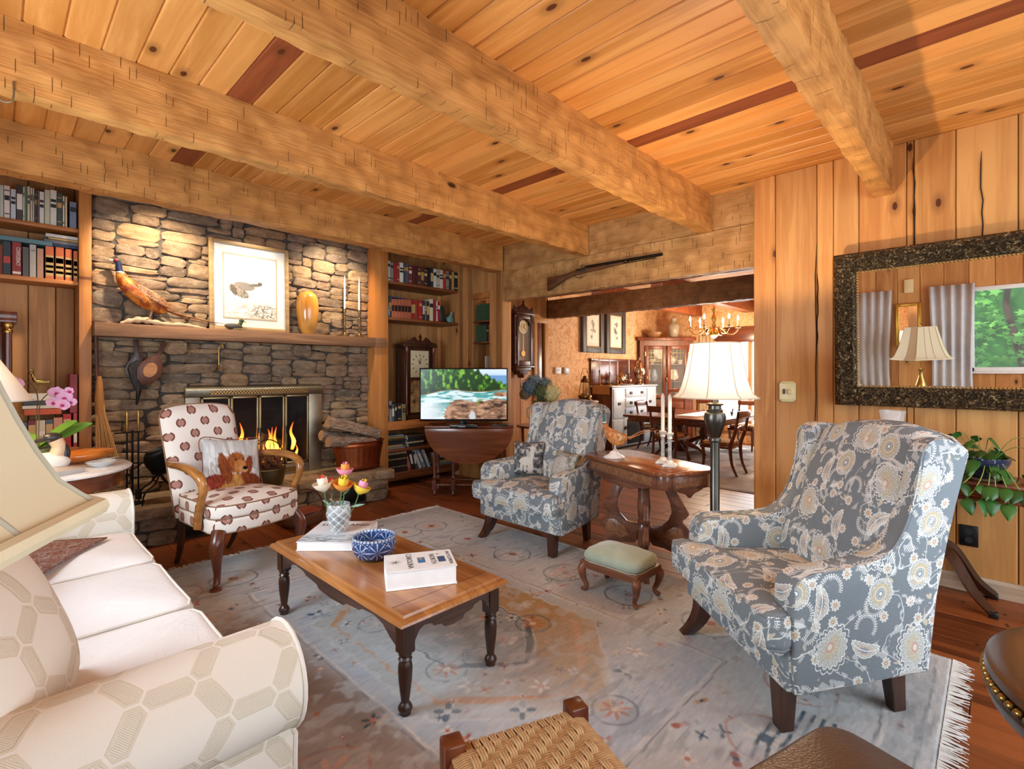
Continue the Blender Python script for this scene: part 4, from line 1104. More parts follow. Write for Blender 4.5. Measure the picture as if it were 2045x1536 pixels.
def rose(label, top, bend, cols, R=.036):
    T = thing('rose', label, 'flower', (1.290, 2.535, ZT+.046), 0, 'roses in the crystal vase')
    R *= 1.38; top = (top[0]*1.12, top[1]*1.12, top[2]*1.08); t = Vector(top); base = Vector((-t.x*.25, -t.y*.25, .018)); mid = (t+base)/2+Vector(bend)
    MB().tube(smoothpath([base, mid, t], 6), .0026, 6).build('stem', M_green, T)
    ax = (t-mid).normalized(); q = Vector((0, 0, 1)).rotation_difference(ax)
    rr = random.Random(label)
    for k in range(15):
        ring = 0 if k < 4 else (1 if k < 9 else 2); a0 = k*2.4; op = (.25, .55, .95)[ring]; w = (.6, .85, 1.0)[ring]; h = (1.25, 1.2, 1.0)[ring]
        def pf(u, v, a0=a0, op=op, w=w, h=h):
            a = a0+(u-.5)*2.3*w; r = R*(.06+op*.95*math.sin(min(1, v*1.25)*PI/2)+(.16*max(0, v-.7)*3 if ring == 2 else -.10*op*v)); z = R*(h*1.5*v*(1, .92, .72)[ring]-.1)
            rr_ = r*(1-.18*(2*u-1)**2*(v))
            return t+q @ Vector((rr_*math.cos(a), rr_*math.sin(a), z-R*.15*(2*u-1)**2*v))
        MB().grid(pf, 7, 6).build('petal', cols[min(2, ring)] if not isinstance(cols, str) else cols, T, smooth=80)
    mb = MB()
    for k in range(5):
        a = k*1.26; mb.add([t+q @ Vector((.006*math.cos(a-.5), .006*math.sin(a-.5), 0)), t+q @ Vector((.006*math.cos(a+.5), .006*math.sin(a+.5), 0)), t+q @ Vector((.03*math.cos(a), .03*math.sin(a), -.006))], [(0, 1, 2)])
    mb.build('sepal', M_green, T)
    lf = base.lerp(t, .62)
    MB().grid(lambda u, v: lf+Vector((bend[0]*2+.006, bend[1]*2, 0))*v*1.2+Vector((.03*v*math.cos(R*900), .03*v*math.sin(R*900), .02*v+.014*(u-.5)*math.sin(PI*v))), 4, 6).build('leaf', M_leaf2, T, smooth=80)
    return T
Yw, Pk, Rd, Or, Cr = [plain(c, .55) for c in ('#f2cf45', '#ee9ab2', '#e5502f', '#f0973f', '#f5e3c8')]
rose('yellow rose with orange outer petals in the middle of the vase', (.005, -.02, .205), (.0, .01, .0), (Yw, Yw, Or))
rose('pink and orange rose standing tallest in the vase', (.035, .01, .270), (.02, .01, .01), (Pk, Or, Pk), .031)
rose('yellow and pink rose leaning out toward the musket side', (.075, -.055, .185), (.02, -.02, .0), (Yw, Pk, Yw), .034)
rose('cream and red rose leaning out toward the medallion chair', (-.055, .035, .205), (-.02, .02, .0), (Rd, Cr, Cr), .036)
rose('small red rose half hidden behind the cream one', (-.01, .05, .205), (-.01, .02, .0), (Rd, Rd, Or), .026)

def cutblue():
    g = G('blue_cut_glass', .08, .7); x, y, z = g.xyz(g.tc())
    th = y.atan2(x)/PI*4
    a = th.mod(1.)-.5; b = (z-.052)/.045
    t = b.atan2(a*1.8); r = (a*a*3.2+b*b).sqrt()
    star = (t*8).cos().gt(.80)*r.lt(.95)*r.gt(.10)
    fan = ((th+.5).mod(1.)-.5).abs()
    rim = z.gt(.098)*((th*14).sin().abs().gt(.45)); 
    cross = ((th*22).sin()*(z*420).sin()).gt(.35)*r.gt(.9)*z.gt(.02)*z.lt(.095)
    c = g.mix(g.noise(g.tc(), 16, 2), '#15306b', '#41659f'); m = star.max(rim).max(cross*.8)
    g.color(g.mix(m*.85, c, '#dfe7f2')).bump(m, .4, .003); g.b.inputs['Transmission Weight'].default_value = .25; return g.m
bo = MB().lathe([(.058, 0), (.074, .004), (.092, .022), (.103, .05), (.106, .078), (.101, .100), (.102, .106), (.098, .108), (.0955, .104), (.097, .08), (.094, .05), (.083, .026), (.06, .014), (.0005, .012)], 48, cap=False).build('cut_glass_bowl', cutblue(), loc=(1.292, 2.180, ZT), smooth=60)
tag(bo, 'blue cut glass bowl with star patterns, between the two books', 'bowl')

# ------------------------------------------------------------------ carved side table, pheasant, crystal candlesticks
vt = thing('carved_side_table', 'Victorian walnut side table with lyre legs beside the floor lamp', 'side table', (3.10, 1.735, 0), math.radians(68.8))
def outline(L, W, c=.085):
    P = []
    for sx, sy in ((1, 1), (-1, 1), (-1, -1), (1, -1)):
        e = []
        for k in range(7):
            a = PI/2*k/6; e.append((sx*(L/2-c+.012-c*(0)+(c-.012)*math.cos(a)-.0), sy*(W/2-c+.012+(c-.012)*math.sin(a))))
        e = [(sx*L/2, sy*(W/2-c)), (sx*(L/2-.012), sy*(W/2-c))]+[(sx*(L/2-c+(c-.012)*math.cos(PI/2*k/6)), sy*(W/2-c+(c-.012)*math.sin(PI/2*k/6))) for k in range(7)]+[(sx*(L/2-c), sy*(W/2-.012)), (sx*(L/2-c), sy*W/2)]
        if sx*sy < 0: e = e[::-1]
        P += e
    return P
MB().prism(outline(.90, .46), .677, .700).build('table_top', M_cherry2 if 'M_cherry2' in globals() else wood('walnut_top', '#9a5a34', '#63331a', 0, .2, 1.2, 0, spec=.55, coat=.4), vt, bevel=.006, seg=3)
M_burl = (lambda g: g.color(g.ramp(g.noise(g.tc(), 26, 4, .7, 1.2), [(.3, '#5b3421'), (.7, '#a06f4c')])).m)(G('walnut_burl', .3, .5))
M_vic = wood('walnut_frame', '#7a4b36', '#452519', 0, .28, 1.3, 0, spec=.5, coat=.3)
ap = MB().prism(outline(.865, .425, .075), .590, .677).build('apron', M_vic, vt, bevel=.003)
for sy in (1, -1): 
    MB().box(-.33, .33, sy*.2125-.003, sy*.2125+.003, .607, .662).build('burl_panel', M_burl, vt, bevel=.002)
    MB().prism([(-.30, .592), (-.24, .572), (-.22, .575), (-.12, .545), (-.05, .548), (0, .540), (.05, .548), (.12, .545), (.22, .575), (.24, .572), (.30, .592)], sy*.205-.008, sy*.205+.008, 'xz').build('skirt', M_vic, vt, bevel=.002)
for sx in (1, -1):
    MB().box(sx*.4325-.003, sx*.4325+.003, -.12, .12, .607, .662).build('burl_panel', M_burl, vt, bevel=.002)
    MB().prism([(-.12, .592), (-.08, .575), (-.03, .56), (0, .535), (.03, .56), (.08, .575), (.12, .592)], sx*.420-.008, sx*.420+.008, 'yz').build('skirt', M_vic, vt, bevel=.002)
MB().lathe([(.03, .06), (.034, .09), (.022, .10), (.040, .12), (.044, .17), (.050, .25), (.040, .27), (.045, .285), (.036, .30), (.042, .33), (.046, .38), (.043, .43), (.040, .44), (.040, .59)], 18).build('column', M_vic, vt, smooth=35)
leg2 = [(.10, .60), (.165, .60), (.295, .365), (.275, .335), (.255, .325), (.255, .305), (.285, .275), (.305, .245), (.30, .215), (.265, .175), (.30, .10), (.355, .045), (.405, .0), (.33, 0), (.24, .085), (.14, .12), (.06, .13), (.045, .15), (.045, .255), (.12, .27), (.165, .315), (.185, .37), (.175, .43)]
for k in range(4):
    a = math.radians(45+90*k); a = math.atan2(math.sin(a)*.75, math.cos(a))
    MB().prism(leg2, -.015, .015, 'xz').rot(a).build('leg', M_vic, vt, bevel=.004, seg=2)
    MB().prism([(.10, .18), (.16, .145), (.24, .15), (.27, .21), (.25, .27), (.20, .275), (.14, .24)], -.018, .018, 'xz').rot(a).build('burl_panel', M_burl, vt, bevel=.002)

def pheasant(T, s, M_body, M_head, M_ring, M_wing, M_tail, M_leg, up=1.):
    """standing cock pheasant, beak toward -x, tail toward +x; s = body scale in metres"""
    body = smoothpath([(-.34, 0, .50), (-.30, 0, .40), (-.18, 0, .26), (.05, 0, .15), (.30, 0, .13), (.48, 0, .19)], 6); 
    MB().tube(body, [r*1. for r in rad([.055, .085, .135, .165, .125, .05], len(body))], 16, flat=1.1).xf(lambda p: p*s).build('body', M_body, T, smooth=80)
    neck = smoothpath([(-.335, 0, .46), (-.36, 0, .56), (-.365, 0, .66), (-.375, 0, .73)], 5)
    MB().tube(neck, rad([.062, .050, .045, .044], len(neck)), 12).xf(lambda p: p*s).build('neck', M_head, T, smooth=80)
    MB().ball((-.385, 0, .755), .062, .048, .05).xf(lambda p: p*s).build('head', M_head, T, smooth=80)
    MB().lathe([(.056, -.012), (.064, 0), (.056, .012)], 14, (-.352, 0, .52)).xf(lambda p: p*s).build('neck_ring', M_ring, T, smooth=80)
    MB().tube([(-.43, 0, .755), (-.47, 0, .75), (-.50, 0, .73)], [.022, .014, .004], 8).xf(lambda p: p*s).build('beak', plain('#c9b894', .4), T, smooth=80)
    for sg in (1, -1): 
        MB().ball((-.395, sg*.043, .758), .030, .012, .026).xf(lambda p: p*s).build('wattle', plain('#b3241f', .5), T, smooth=80)
        def wf(u, v, sg=sg): 
            x = -.16+.62*v; w = .10*math.sin(PI*min(1, .12+v*.88))**.7
            return Vector((x, sg*(.125*math.sin(PI*min(1, .2+v*.62))+.03), .235-.10*v+w*(u-.45)*1.7))*s
        o = MB().grid(wf, 6, 9).build('wing', M_wing, T, smooth=80); o.modifiers.new('t', 'SOLIDIFY').thickness = .02*s
    for k, (L, dz) in enumerate(((1.45, 0), (1.15, .02), (.85, -.03))):
        p = smoothpath([(.40, (k-1)*.02, .18), (.62, (k-1)*.03, .16+dz), (.42+L*.5, (k-1)*.03, .18+.10*up+dz), (.42+L, (k-1)*.02, .18+.17*up+dz)], 5)
        MB().tube(p, rad([.055, .04, .026, .006], len(p)), 6, flat=.35).xf(lambda q: q*s).build('tail_feather', M_tail, T, smooth=80)
    for sg in (1, -1): 
        MB().tube([(.02, sg*.05, .05), (.04, sg*.055, -.06), (.015, sg*.055, -.18)], [.035, .018, .014], 8).xf(lambda q: q*s).build('leg', M_leg, T, smooth=80)
        mb = MB()
        for dx, dy in ((-.09, 0), (-.06, .05), (-.06, -.05), (.05, 0)): mb.tube([(.015, sg*.055, -.18), (.015+dx, sg*.055+dy, -.195)], [.013, .006], 6)
        mb.xf(lambda q: q*s).build('foot', M_leg, T, smooth=80)
def feather(name, c1, c2, c3, sc=30):
    g = G(name, .5, .35); v = g.voro(g.scaled(g.tc(), sc, sc*1.4, sc*1.4), 1, .7); d = V(g.nt, v.outputs['Distance'])
    n = g.noise(g.tc(), sc*.18, 2); g.color(g.mix(d.sm(.42, .25)*.8, g.mix(n.sm(.4, .62), c1, c2), c3)); return g.m
vz = vt.matrix_basis if False else None
def on_table(dx, dy): 
    a = math.radians(68.8); return (3.10+dx*math.cos(a)-dy*math.sin(a), 1.735+dx*math.sin(a)+dy*math.cos(a))
fx, fy = 3.03, 1.93
pf = thing('pheasant_figurine', 'glazed porcelain pheasant on a white base, on the carved side table', 'figurine', (fx, fy, .701), math.radians(-42))
MB().lathe([(.068, 0), (.072, .006), (.060, .016), (.035, .028), (.020, .048), (.004, .052)], 20, sx=1.05, sy=.8).build('base', plain('#f1efe9', .15), pf)
MB().ball((.012, .01, .04), .022, .016, .025).build('base_flower', plain('#d9c7ae', .3), pf)
hold = thing('tmp', '', ''); pheasant(hold, .21, feather('glazed_body', '#b8672c', '#d99a58', '#7c3c17', 260), plain('#3c6b5e', .15), plain('#f4f1ea', .2), feather('glazed_wing', '#c27a3c', '#e3c9a0', '#8a4a22', 240), plain('#c08a5a', .25), plain('#cfc3ae', .3), up=1)
for ch in list(hold.children):
    ch.parent = pf; ch.location = (0, 0, .092); ch.scale = (.92, 1, 1.45)
bpy.data.objects.remove(hold)
def candlestick_crystal(label, x, y):
    T = thing('crystal_candlestick', label, 'candlestick', (x, y, .701), math.radians(20), 'crystal candlesticks on the carved table')
    gm = plain('#d9d6cf', .12, 0, .8)
    MB().box(-.042, .042, -.042, .042, 0, .010).box(-.034, .034, -.034, .034, .010, .020).lathe([(.030, .02), (.02, .032), (.014, .04)], 14).build('base', gm, T, bevel=.002)
    mb = MB().lathe([(.0125, .04), (.012, .17)], 10); mb.build('column', M_crystal, T, smooth=0)
    MB().lathe([(.013, .17), (.018, .178), (.015, .19), (.023, .205), (.025, .212), (.014, .216)], 12).build('capital', gm, T)
    MB().lathe([(.0118, .212), (.0118, .44), (.010, .448), (.003, .462)], 14).build('candle', plain('#f4efe2', .5), T, smooth=40)
    MB().tube([(0, 0, .46), (.001, 0, .474)], .001, 5).build('wick', M_black, T)
candlestick_crystal('crystal column candlestick with white candle, the one further from the floor lamp', 3.077, 1.585)
candlestick_crystal('crystal column candlestick with white candle, the one closest to the floor lamp', 3.005, 1.500)

# ------------------------------------------------------------------ footstool
fs = thing('footstool', 'small footstool with faded green velvet top and carved cabriole legs, on the rug', 'footstool', (2.556, 1.585, .013))
M_fs = wood('footstool_wood', '#8a5940', '#573122', 1, .35, 1.4, 0)
g = G('green_velvet', .9, .2); g.color(g.mix(g.noise(g.tc(), 11, 4), '#8e9d85', '#bcc4b2')); g.b.inputs['Sheen Weight'].default_value = .5; M_velvet = g.m
mb, w1, w2 = cushion([(-.135, -.19), (.135, -.19), (.135, .19), (-.135, .19)], .175, .245, .035, .035)
o = mb.build('cushion', M_velvet, fs, smooth=70); 
MB().tube([(p[0]*1.03, p[1]*1.02, .180) for p in w2], .0035, 6, True).build('gimp_trim', plain('#b9b29a', .8), o)
MB().box(-.135, .135, -.19, .19, .135, .178).build('rail', M_fs, fs, bevel=.004)
for z in (.145, .155, .165): MB().box(-.1365, .1365, -.1915, .1915, z-.0015, z+.0015).build('reeding', M_fs, fs)
for sx in (1, -1):
    for sy in (1, -1):
        p = smoothpath([(sx*.115, sy*.165, .16), (sx*.130, sy*.182, .125), (sx*.122, sy*.174, .07), (sx*.110, sy*.158, .03), (sx*.122, sy*.172, .008)], 5)
        mb = MB().tube(p, rad([.022, .026, .017, .012, .015], len(p)), 10); mb.ball((sx*.124, sy*.175, .010), .016, .016, .010)
        mb.build('leg', M_fs, fs, smooth=70)

# ------------------------------------------------------------------ lamps
def shade_mat(name, col, strength, warm='#ffe0b0'):
    g = G(name, .8, .1); g.color(col); x, y, z = g.xyz(g.tc('Generated'))
    g.b.inputs['Emission Color'].default_value = lin(warm); g.b.inputs['Emission Strength'].default_value = strength
    g.link((z.sm(-.05, .75)*strength*.85+strength*.15).o, g.b.inputs['Emission Strength']); return g.m
def bell(rt, rb, h, n=12, curve=.55):
    return [(rb+(rt-rb)*(1-(1-k/n)**(1/curve) if False else (k/n)**curve), h*k/n) for k in range(n+1)]
flp = thing('floor_lamp', 'tall dark urn floor lamp with a glowing cream bell shade', 'lamp', (3.03, 1.222, 0))
M_gun = metal('#5d5a54', .34)
MB().lathe([(.145, 0), (.148, .012), (.13, .022), (.06, .04), (.035, .06)], 28).build('base', M_gun, flp, smooth=40)
MB().lathe([(.026, .05), (.026, .42), (.031, .425), (.031, .445), (.027, .45), (.027, .88), (.034, .885), (.036, .90), (.030, .91)], 18).build('pole', M_gun, flp, smooth=40)
MB().lathe([(.028, .905), (.046, .95), (.061, 1.0), (.064, 1.03), (.058, 1.055), (.045, 1.062), (.047, 1.075), (.038, 1.08), (.036, 1.10), (.048, 1.105), (.050, 1.112), (.02, 1.12), (.012, 1.20)], 24).build('urn', M_gun, flp, smooth=40)
sh = bell(.140, .242, .325, 14, .45)
M_sh1 = shade_mat('lit_cream_shade', '#f3e7d2', 1.35, '#ffe9c8')
mb = MB().lathe([(r, z) for r, z in sh], 40, (0, 0, 1.150), cap=False); o = mb.build('shade', M_sh1, flp, smooth=80)
for z, r in ((1.150, .243), (1.475, .141)): MB().tube([(r*math.cos(k*PI/20), r*math.sin(k*PI/20), z) for k in range(40)], .004, 6, True).build('shade_trim', plain('#d9c9ad', .8), o)
for k in range(8):
    a = k*PI/4+.2; MB().tube([((r+.002)*math.cos(a), (r+.002)*math.sin(a), z+1.150) for r, z in sh], .0025, 5).build('rib', plain('#cdb896', .8), o)
MB().ball((0, 0, 1.36), .028, .028, .04).build('bulb', (lambda g: g.emit('#ffe7c0', 12).m)(G('lit_bulb')), flp)
mb = MB().tube([(0, 0, 1.2), (0, 0, 1.33)], .006, 6)
for k in range(3): mb.tube([(0, 0, 1.47), (.139*math.cos(k*2.1), .139*math.sin(k*2.1), 1.470)], .0015, 5)
mb.tube([(0, 0, 1.33), (.05, 0, 1.40), (0, 0, 1.49)], .002, 5).build('harp', M_brass, flp)

def panel_shade(T, hw, hd, top, zb, zt, c, mat, trim):
    """rectangular bell shade with cut corners"""
    def ring(s, z, ct): 
        w, d = hw*s, hd*s; return [(w, -d+ct, z), (w, d-ct, z), (w-ct, d, z), (-w+ct, d, z), (-w, d-ct, z), (-w, -d+ct, z), (-w+ct, -d, z), (w-ct, -d, z)]
    N = 12; v = []; S = []
    for k in range(N+1):
        t = k/N; s = 1+(top-1)*t**.60; S.append((s, zb+(zt-zb)*t)); v += ring(s, zb+(zt-zb)*t, c*s)
    f = [(i*8+k, i*8+(k+1) % 8, (i+1)*8+(k+1) % 8, (i+1)*8+k) for i in range(N) for k in range(8)]
    o = MB().add(v, f).build('shade', mat, T, smooth=30, fixn=False)
    RB_ = plain('#a89f8a', .8)
    for i in range(8): MB().tube([v[k*8+i] for k in range(N+1)], .0035, 6).build('rib', RB_, o)
    for i, j in ((0, 1), (2, 3), (4, 5), (6, 7)):
        pass
    for i, j in ((0, 1), (3, 2), (4, 5), (6, 7)):
        if (i, j) == (3, 2): i, j = 2, 6
        for t in (.36, .64): MB().tube([tuple(v[k*8+i][q]*(1-t)+v[k*8+j][q]*t for q in range(3)) for k in range(N+1)], .003, 6).build('rib', RB_, o) if (i, j) in ((0, 1), (4, 5)) else None
    for s, z in (S[0], S[-1]):
        MB().tube(ring(s, z, c*s), .010 if z == zb else .005, 8, True).build('shade_trim', trim, o)
    return o
la = thing('table_lamp', 'brass table lamp with cream bell shade close to the viewer beside the sofa arm', 'lamp', (-.23, .69, .637))
M_sh2 = shade_mat('cream_panel_shade', '#cfc09f', .03, '#ffe3b8')
panel_shade(la, .26, .26, .52, .515, .915, .085, M_sh2, plain('#d2c4a2', .7))
la.rotation_euler = (0, 0, math.radians(-29))
MB().lathe([(.075, 0), (.078, .015), (.05, .03), (.035, .06), (.062, .11), (.070, .15), (.05, .22), (.026, .29), (.020, .36), (.034, .38), (.014, .40), (.010, .60)], 22).build('base', M_brass, la, smooth=50)
MB().ball((0, 0, .70), .028, .028, .04).build('bulb', (lambda g: g.emit('#ffe0b0', 5).m)(G('lit_bulb_front')), la)
MB().lathe([(.006, .90), (.010, .925), (.006, .935), (.012, .955), (.002, .975)], 10).build('finial', M_brass, la)
MB().tube([(0, 0, .60), (.06, 0, .72), (.0, 0, .91)], .003, 6).build('harp', M_brass, la)
et = thing('lamp_table', 'small round dark lamp table under the brass lamp beside the sofa arm', 'side table', (-.23, .69, 0))
MB().lathe([(.27, .600), (.275, .616), (.27, .632)], 32).build('table_top', M_mahog, et, smooth=40)
MB().lathe([(.06, .02), (.035, .10), (.04, .3), (.028, .4), (.05, .600)], 16).build('pedestal', M_mahogz, et, smooth=40)
for k in range(3): 
    a = k*2.094+.4; MB().tube(smoothpath([(.03*math.cos(a), .03*math.sin(a), .16), (.15*math.cos(a), .15*math.sin(a), .10), (.24*math.cos(a), .24*math.sin(a), .012)], 5), .017, 8).build('leg', M_mahogz, et)

# ------------------------------------------------------------------ gateleg table with television
gt = thing('gateleg_table', 'drop-leaf gateleg table with a rounded hanging leaf, under the television', 'table', (3.60, 4.10, 0), math.radians(-46))
M_leaf = wood('gateleg_leaf', '#8a4d2c', '#542613', 0, .25, 1.1, 0, spec=.5, coat=.3)
MB().box(-.47, .47, -.17, .17, .715, .735).build('table_top', M_leaf, gt, bevel=.006, seg=2)
for sg in (-1, 1):
    lf = [(.465*math.cos(a), .712-.375*math.sin(a)) for a in [PI*k/28 for k in range(29)]]
    MB().prism(lf, sg*.178-.009, sg*.178+.009, 'xz').build('drop_leaf', M_leaf, gt, bevel=.004)
gl = [(.012, 0), (.020, .01), (.017, .035), (.011, .05), (.020, .06), (.020, .061)]
tp = lambda z0, z1: [(.020, z0), (.014, z0+.012), (.020, z0+.03), (.012, z0+.05), (.021, (z0+z1)/2), (.012, z1-.05), (.020, z1-.03), (.014, z1-.012), (.020, z1)]
def gleg(x, y, name='leg'):
    mb = MB().lathe([(.011, 0), (.020, .012), (.018, .035), (.012, .052), (.018, .062)], 10, (x, y, 0)).box(x-.021, x+.021, y-.021, y+.021, .062, .16).lathe(tp(.16, .56), 10, (x, y, 0)).box(x-.021, x+.021, y-.021, y+.021, .56, .715)
    mb.build(name, M_mahogz, gt, smooth=35)
for sx in (1, -1):
    for sy in (1, -1): gleg(sx*.37, sy*.13)
gleg(-.17, -.155, 'gate_leg'); gleg(.17, .155, 'gate_leg')
def stretcher(a, b, z): 
    n = 11; r = [.012, .012, .018, .012, .016, .020, .016, .012, .018, .012, .012]
    MB().tube([(a[0]+(b[0]-a[0])*k/(n-1), a[1]+(b[1]-a[1])*k/(n-1), z) for k in range(n)], r, 10).build('stretcher', M_mahogz, gt, smooth=60)
stretcher((-.37, -.13), (.37, -.13), .11); stretcher((-.37, .13), (.37, .13), .11); stretcher((-.37, -.13), (-.37, .13), .11); stretcher((.37, -.13), (.37, .13), .11); stretcher((-.37, .0), (-.17, -.15), .145); stretcher((.37, 0), (.17, .15), .145)
tv = thing('television', 'flat television showing a wild river between pine trees, on the gateleg table', 'television', (3.515, 4.11, .736), math.radians(-46))
MB().box(-.472, .472, -.02, .025, .045, .612).build('bezel', plain('#101010', .25), tv, bevel=.006)
MB().box(-.15, .15, -.09, .11, 0, .012).box(-.04, .04, 0, .03, .012, .06).build('stand', plain('#0c0c0d', .2), tv, bevel=.004)
def river():
    n, m = 250, 150; U, W = np.meshgrid(np.linspace(0, 1, n), np.linspace(0, 1, m)); C = np.ones(U.shape+(3,))*L3('#b7d6ee')
    lay(C, sstep(W, .80, 1)*.6, '#dfeefa'); lay(C, sstep(W, .90, .86)*sstep(U, .74, .8), '#6c9bc8')
    t1 = .80+.17*vnoise(U*1.0, U*0, 30, 2, 3)+.18*sstep(U, .80, .55)-.10*sstep(U, .7, 1.)-.08*sstep(U, .86, 1)
    tree = vnoise(U, W*.35, 34, 3, 2); tm = sstep(W, t1+.02, t1-.02)
    lay(C, tm, '#1d3d16'); lay(C, tm*sstep(tree, .42, .62), '#3f7a22'); lay(C, tm*sstep(tree, .58, .75), '#7fb53c'); lay(C, tm*sstep(np.abs(((U*38+vnoise(U, U*0, 9, 1, 1)*3) % 1)-.5), .1, .04)*sstep(W, .9, .55)*.5, '#0f260d')
    lay(C, tm*sstep(W, .66, .58)*.8, '#16300f')
    riv = .47+.10*sstep(U, .0, .45)+.03*np.sin(U*7); rm = sstep(W, riv+.006, riv-.006)
    lay(C, sstep(np.abs(W-riv), .022, .01), '#8a7356'); wv = vnoise(U*1.3-W*.9, W*4.5, 7, 4, 9)
    lay(C, rm, '#4fa3a0'); lay(C, rm*sstep(wv, .42, .56), '#d7ecef'); lay(C, rm*sstep(wv, .30, .2), '#1f6f66'); lay(C, rm*sstep(U, .42, .05)*sstep(W, .42, .2)*.9, '#e8f2f6')
    rk = vnoise(U, W*1.4, 13, 4, 17)
    r1 = np.hypot((U-.50)/.23, (W-.10)/.29)+(rk-.5)*.35; r2 = np.hypot((U-.88)/.27, (W-.08)/.33)+(rk-.5)*.35; r3 = np.hypot((U-.94)/.09, (W-.50)/.05)
    lay(C, sstep(np.hypot((U-.69)/.07, (W-.12)/.3), 1.1, .8), '#7d8c3c')
    for r_ in (r1, r2, r3):
        k = sstep(r_, 1.03, .97); lay(C, k, '#8d6a52'); lay(C, k*sstep(rk, .5, .65), '#c0987a'); lay(C, k*sstep(rk, .42, .3), '#44312a')
    lay(C, sstep(np.hypot((U-.60)/.035, (W-.03)/.16)+(rk-.5)*1.2, 1.1, .8)*.8, '#d6e3e5')
    g = cmat('screen_picture', .25, em=.5); npgrid('screen', -.458+U*.916, np.full(U.shape, -.0225), .066+W*.532, C, g, tv)
river()
for x, w in ((-.30, .07), (.08, .05), (.16, .09)): 
    pass
sb = thing('cable_box', 'thin black media box lying under the television screen', 'box', (3.36, 3.93, .737), math.radians(-46))
MB().box(-.14, .14, -.05, .03, 0, .028).build('case', plain('#17171a', .25), sb, bevel=.004); MB().box(-.05, .02, -.0515, -.050, .008, .02).build('display', plain('#8fa3ad', .2), sb)
rc = MB().box(-.085, .085, -.02, .02, 0, .016).build('remote_control', plain('#2b2d31', .3), loc=(3.72, 3.76, .737), rz=math.radians(-50), bevel=.005); tag(rc, 'dark remote control lying on the gateleg table edge', 'remote')
sil = MB().lathe([(.028, 0), (.03, .004), (.012, .014), (.014, .02), (.036, .04), (.042, .07), (.040, .09), (.037, .088), (.036, .05)], 18).build('silver_cup', M_silver, loc=(3.60, 5.05, .727), smooth=50); tag(sil, 'small silver cup on the bookcase ledge beside the television', 'cup')

# ------------------------------------------------------------------ mirror wall
mi = thing('wall_mirror', 'long mirror in a heavy dark ornate frame with gold inner beading', 'mirror', (4.0, .02, 1.085), 0)
mi.rotation_euler = (0, math.radians(-2.2), 0)
g = G('ornate_dark_frame', .32, .5, .7); v = g.voro(g.scaled(g.tc(), 55, 55, 55), 1, 1.); d = V(g.nt, v.outputs['Distance']); n = g.noise(g.tc(), 45, 4, .7, 1.5)
g.color(g.mix(n.sm(.44, .60), '#33281a', g.mix(n.sm(.56, .68), '#6b573a', '#c9b283'))).bump(d*.5+n*.9, 1., .02); M_orn = g.m
g = G('gold_bead', .3, .5, .9); g.color('#a57f3f'); M_gold = g.m
Wm, Hm, fw = .765, 1.0, .135
def frame_side(a0, a1, horiz, at, sgn):
    """mitred moulding: profile steps inward"""
    pr = [(0, 0), (0, .035), (.02, .055), (.05, .055), (.065, .035), (.085, .03), (.105, .038), (.118, .022), (.118, 0)]
    v = []; n = 26
    rr = random.Random(int(at*100))
    for i in range(n+1):
        for q, h in pr:
            l = a0+q*1.0+(a1-a0-2*q)*i/n; j = rr.uniform(-.003, .003) if .01 < h else 0
            x = -h-j-.005
            v.append((x, l, at+sgn*q) if horiz else (x, at+sgn*q, l))
    m = len(pr); f = [(i*m+k, i*m+(k+1) % m, (i+1)*m+(k+1) % m, (i+1)*m+k) for i in range(n) for k in range(m)]
    MB().add(v, f).build('frame_side', M_orn, mi, smooth=60)
frame_side(-Wm, Wm, True, 0, 1); frame_side(-Wm, Wm, True, Hm, -1); frame_side(0, Hm, False, -Wm, 1); frame_side(0, Hm, False, Wm, -1)
bd = MB()
for k in range(75): 
    t = -Wm+.125+k*(2*Wm-.25)/74
    for z in (.125, Hm-.125): bd.ball((-.016, t, z), .008, .008, .008, 6, 4)
for k in range(1, 42):
    z = .125+k*(Hm-.25)/42
    for t in (-Wm+.125, Wm-.125): bd.ball((-.016, t, z), .008, .008, .008, 6, 4)
o = bd.build('gold_beading', M_gold, mi, smooth=60); o['kind'] = 'stuff'
g = G('mirror_glass', .0, .5, 1.); g.b.inputs['Base Color'].default_value = (.93, .93, .92, 1)
MB().box(-.010, -.006, -Wm+.11, Wm-.11, .11, Hm-.11).build('glass', g.m, mi)
sw = thing('light_switch', 'cream switch plate with a dark toggle and round dimmer on the plank column', 'switch', (4.030, 1.095, 1.161))
MB().prism([(-.055, -.06), (-.035, -.075), (.035, -.075), (.055, -.06), (.055, .06), (.035, .075), (-.035, .075), (-.055, .06)], -.008, 0, 'yz').build('plate', plain('#d9d39a', .4), sw, bevel=.002)
MB().prism([(-.049, -.055), (.049, -.055), (.049, .055), (-.049, .055)], -.0086, -.008, 'yz').build('plate_inset', plain('#e8e2b4', .4), sw)
MB().box(-.014, -.008, .014, .028, -.018, .018).build('toggle', plain('#4a4030', .4), sw); MB().lathe([(.019, .008), (.019, .02), (.015, .024)], 18).rot(-PI/2, 'Y').move(0, -.022, 0).build('dimmer_knob', plain('#e3d3a5', .4), sw)
ol = thing('power_outlet', 'black double power outlet low on the plank wall beside the wing chair', 'outlet', (4.034, .117, .33))
MB().box(-.007, 0, -.042, .042, -.062, .062).build('plate', plain('#141414', .3), ol, bevel=.003)
for z in (-.025, .025): MB().lathe([(.018, .007), (.018, .0095)], 16).rot(-PI/2, 'Y').move(0, 0, z).build('socket', plain('#26262a', .4), ol)
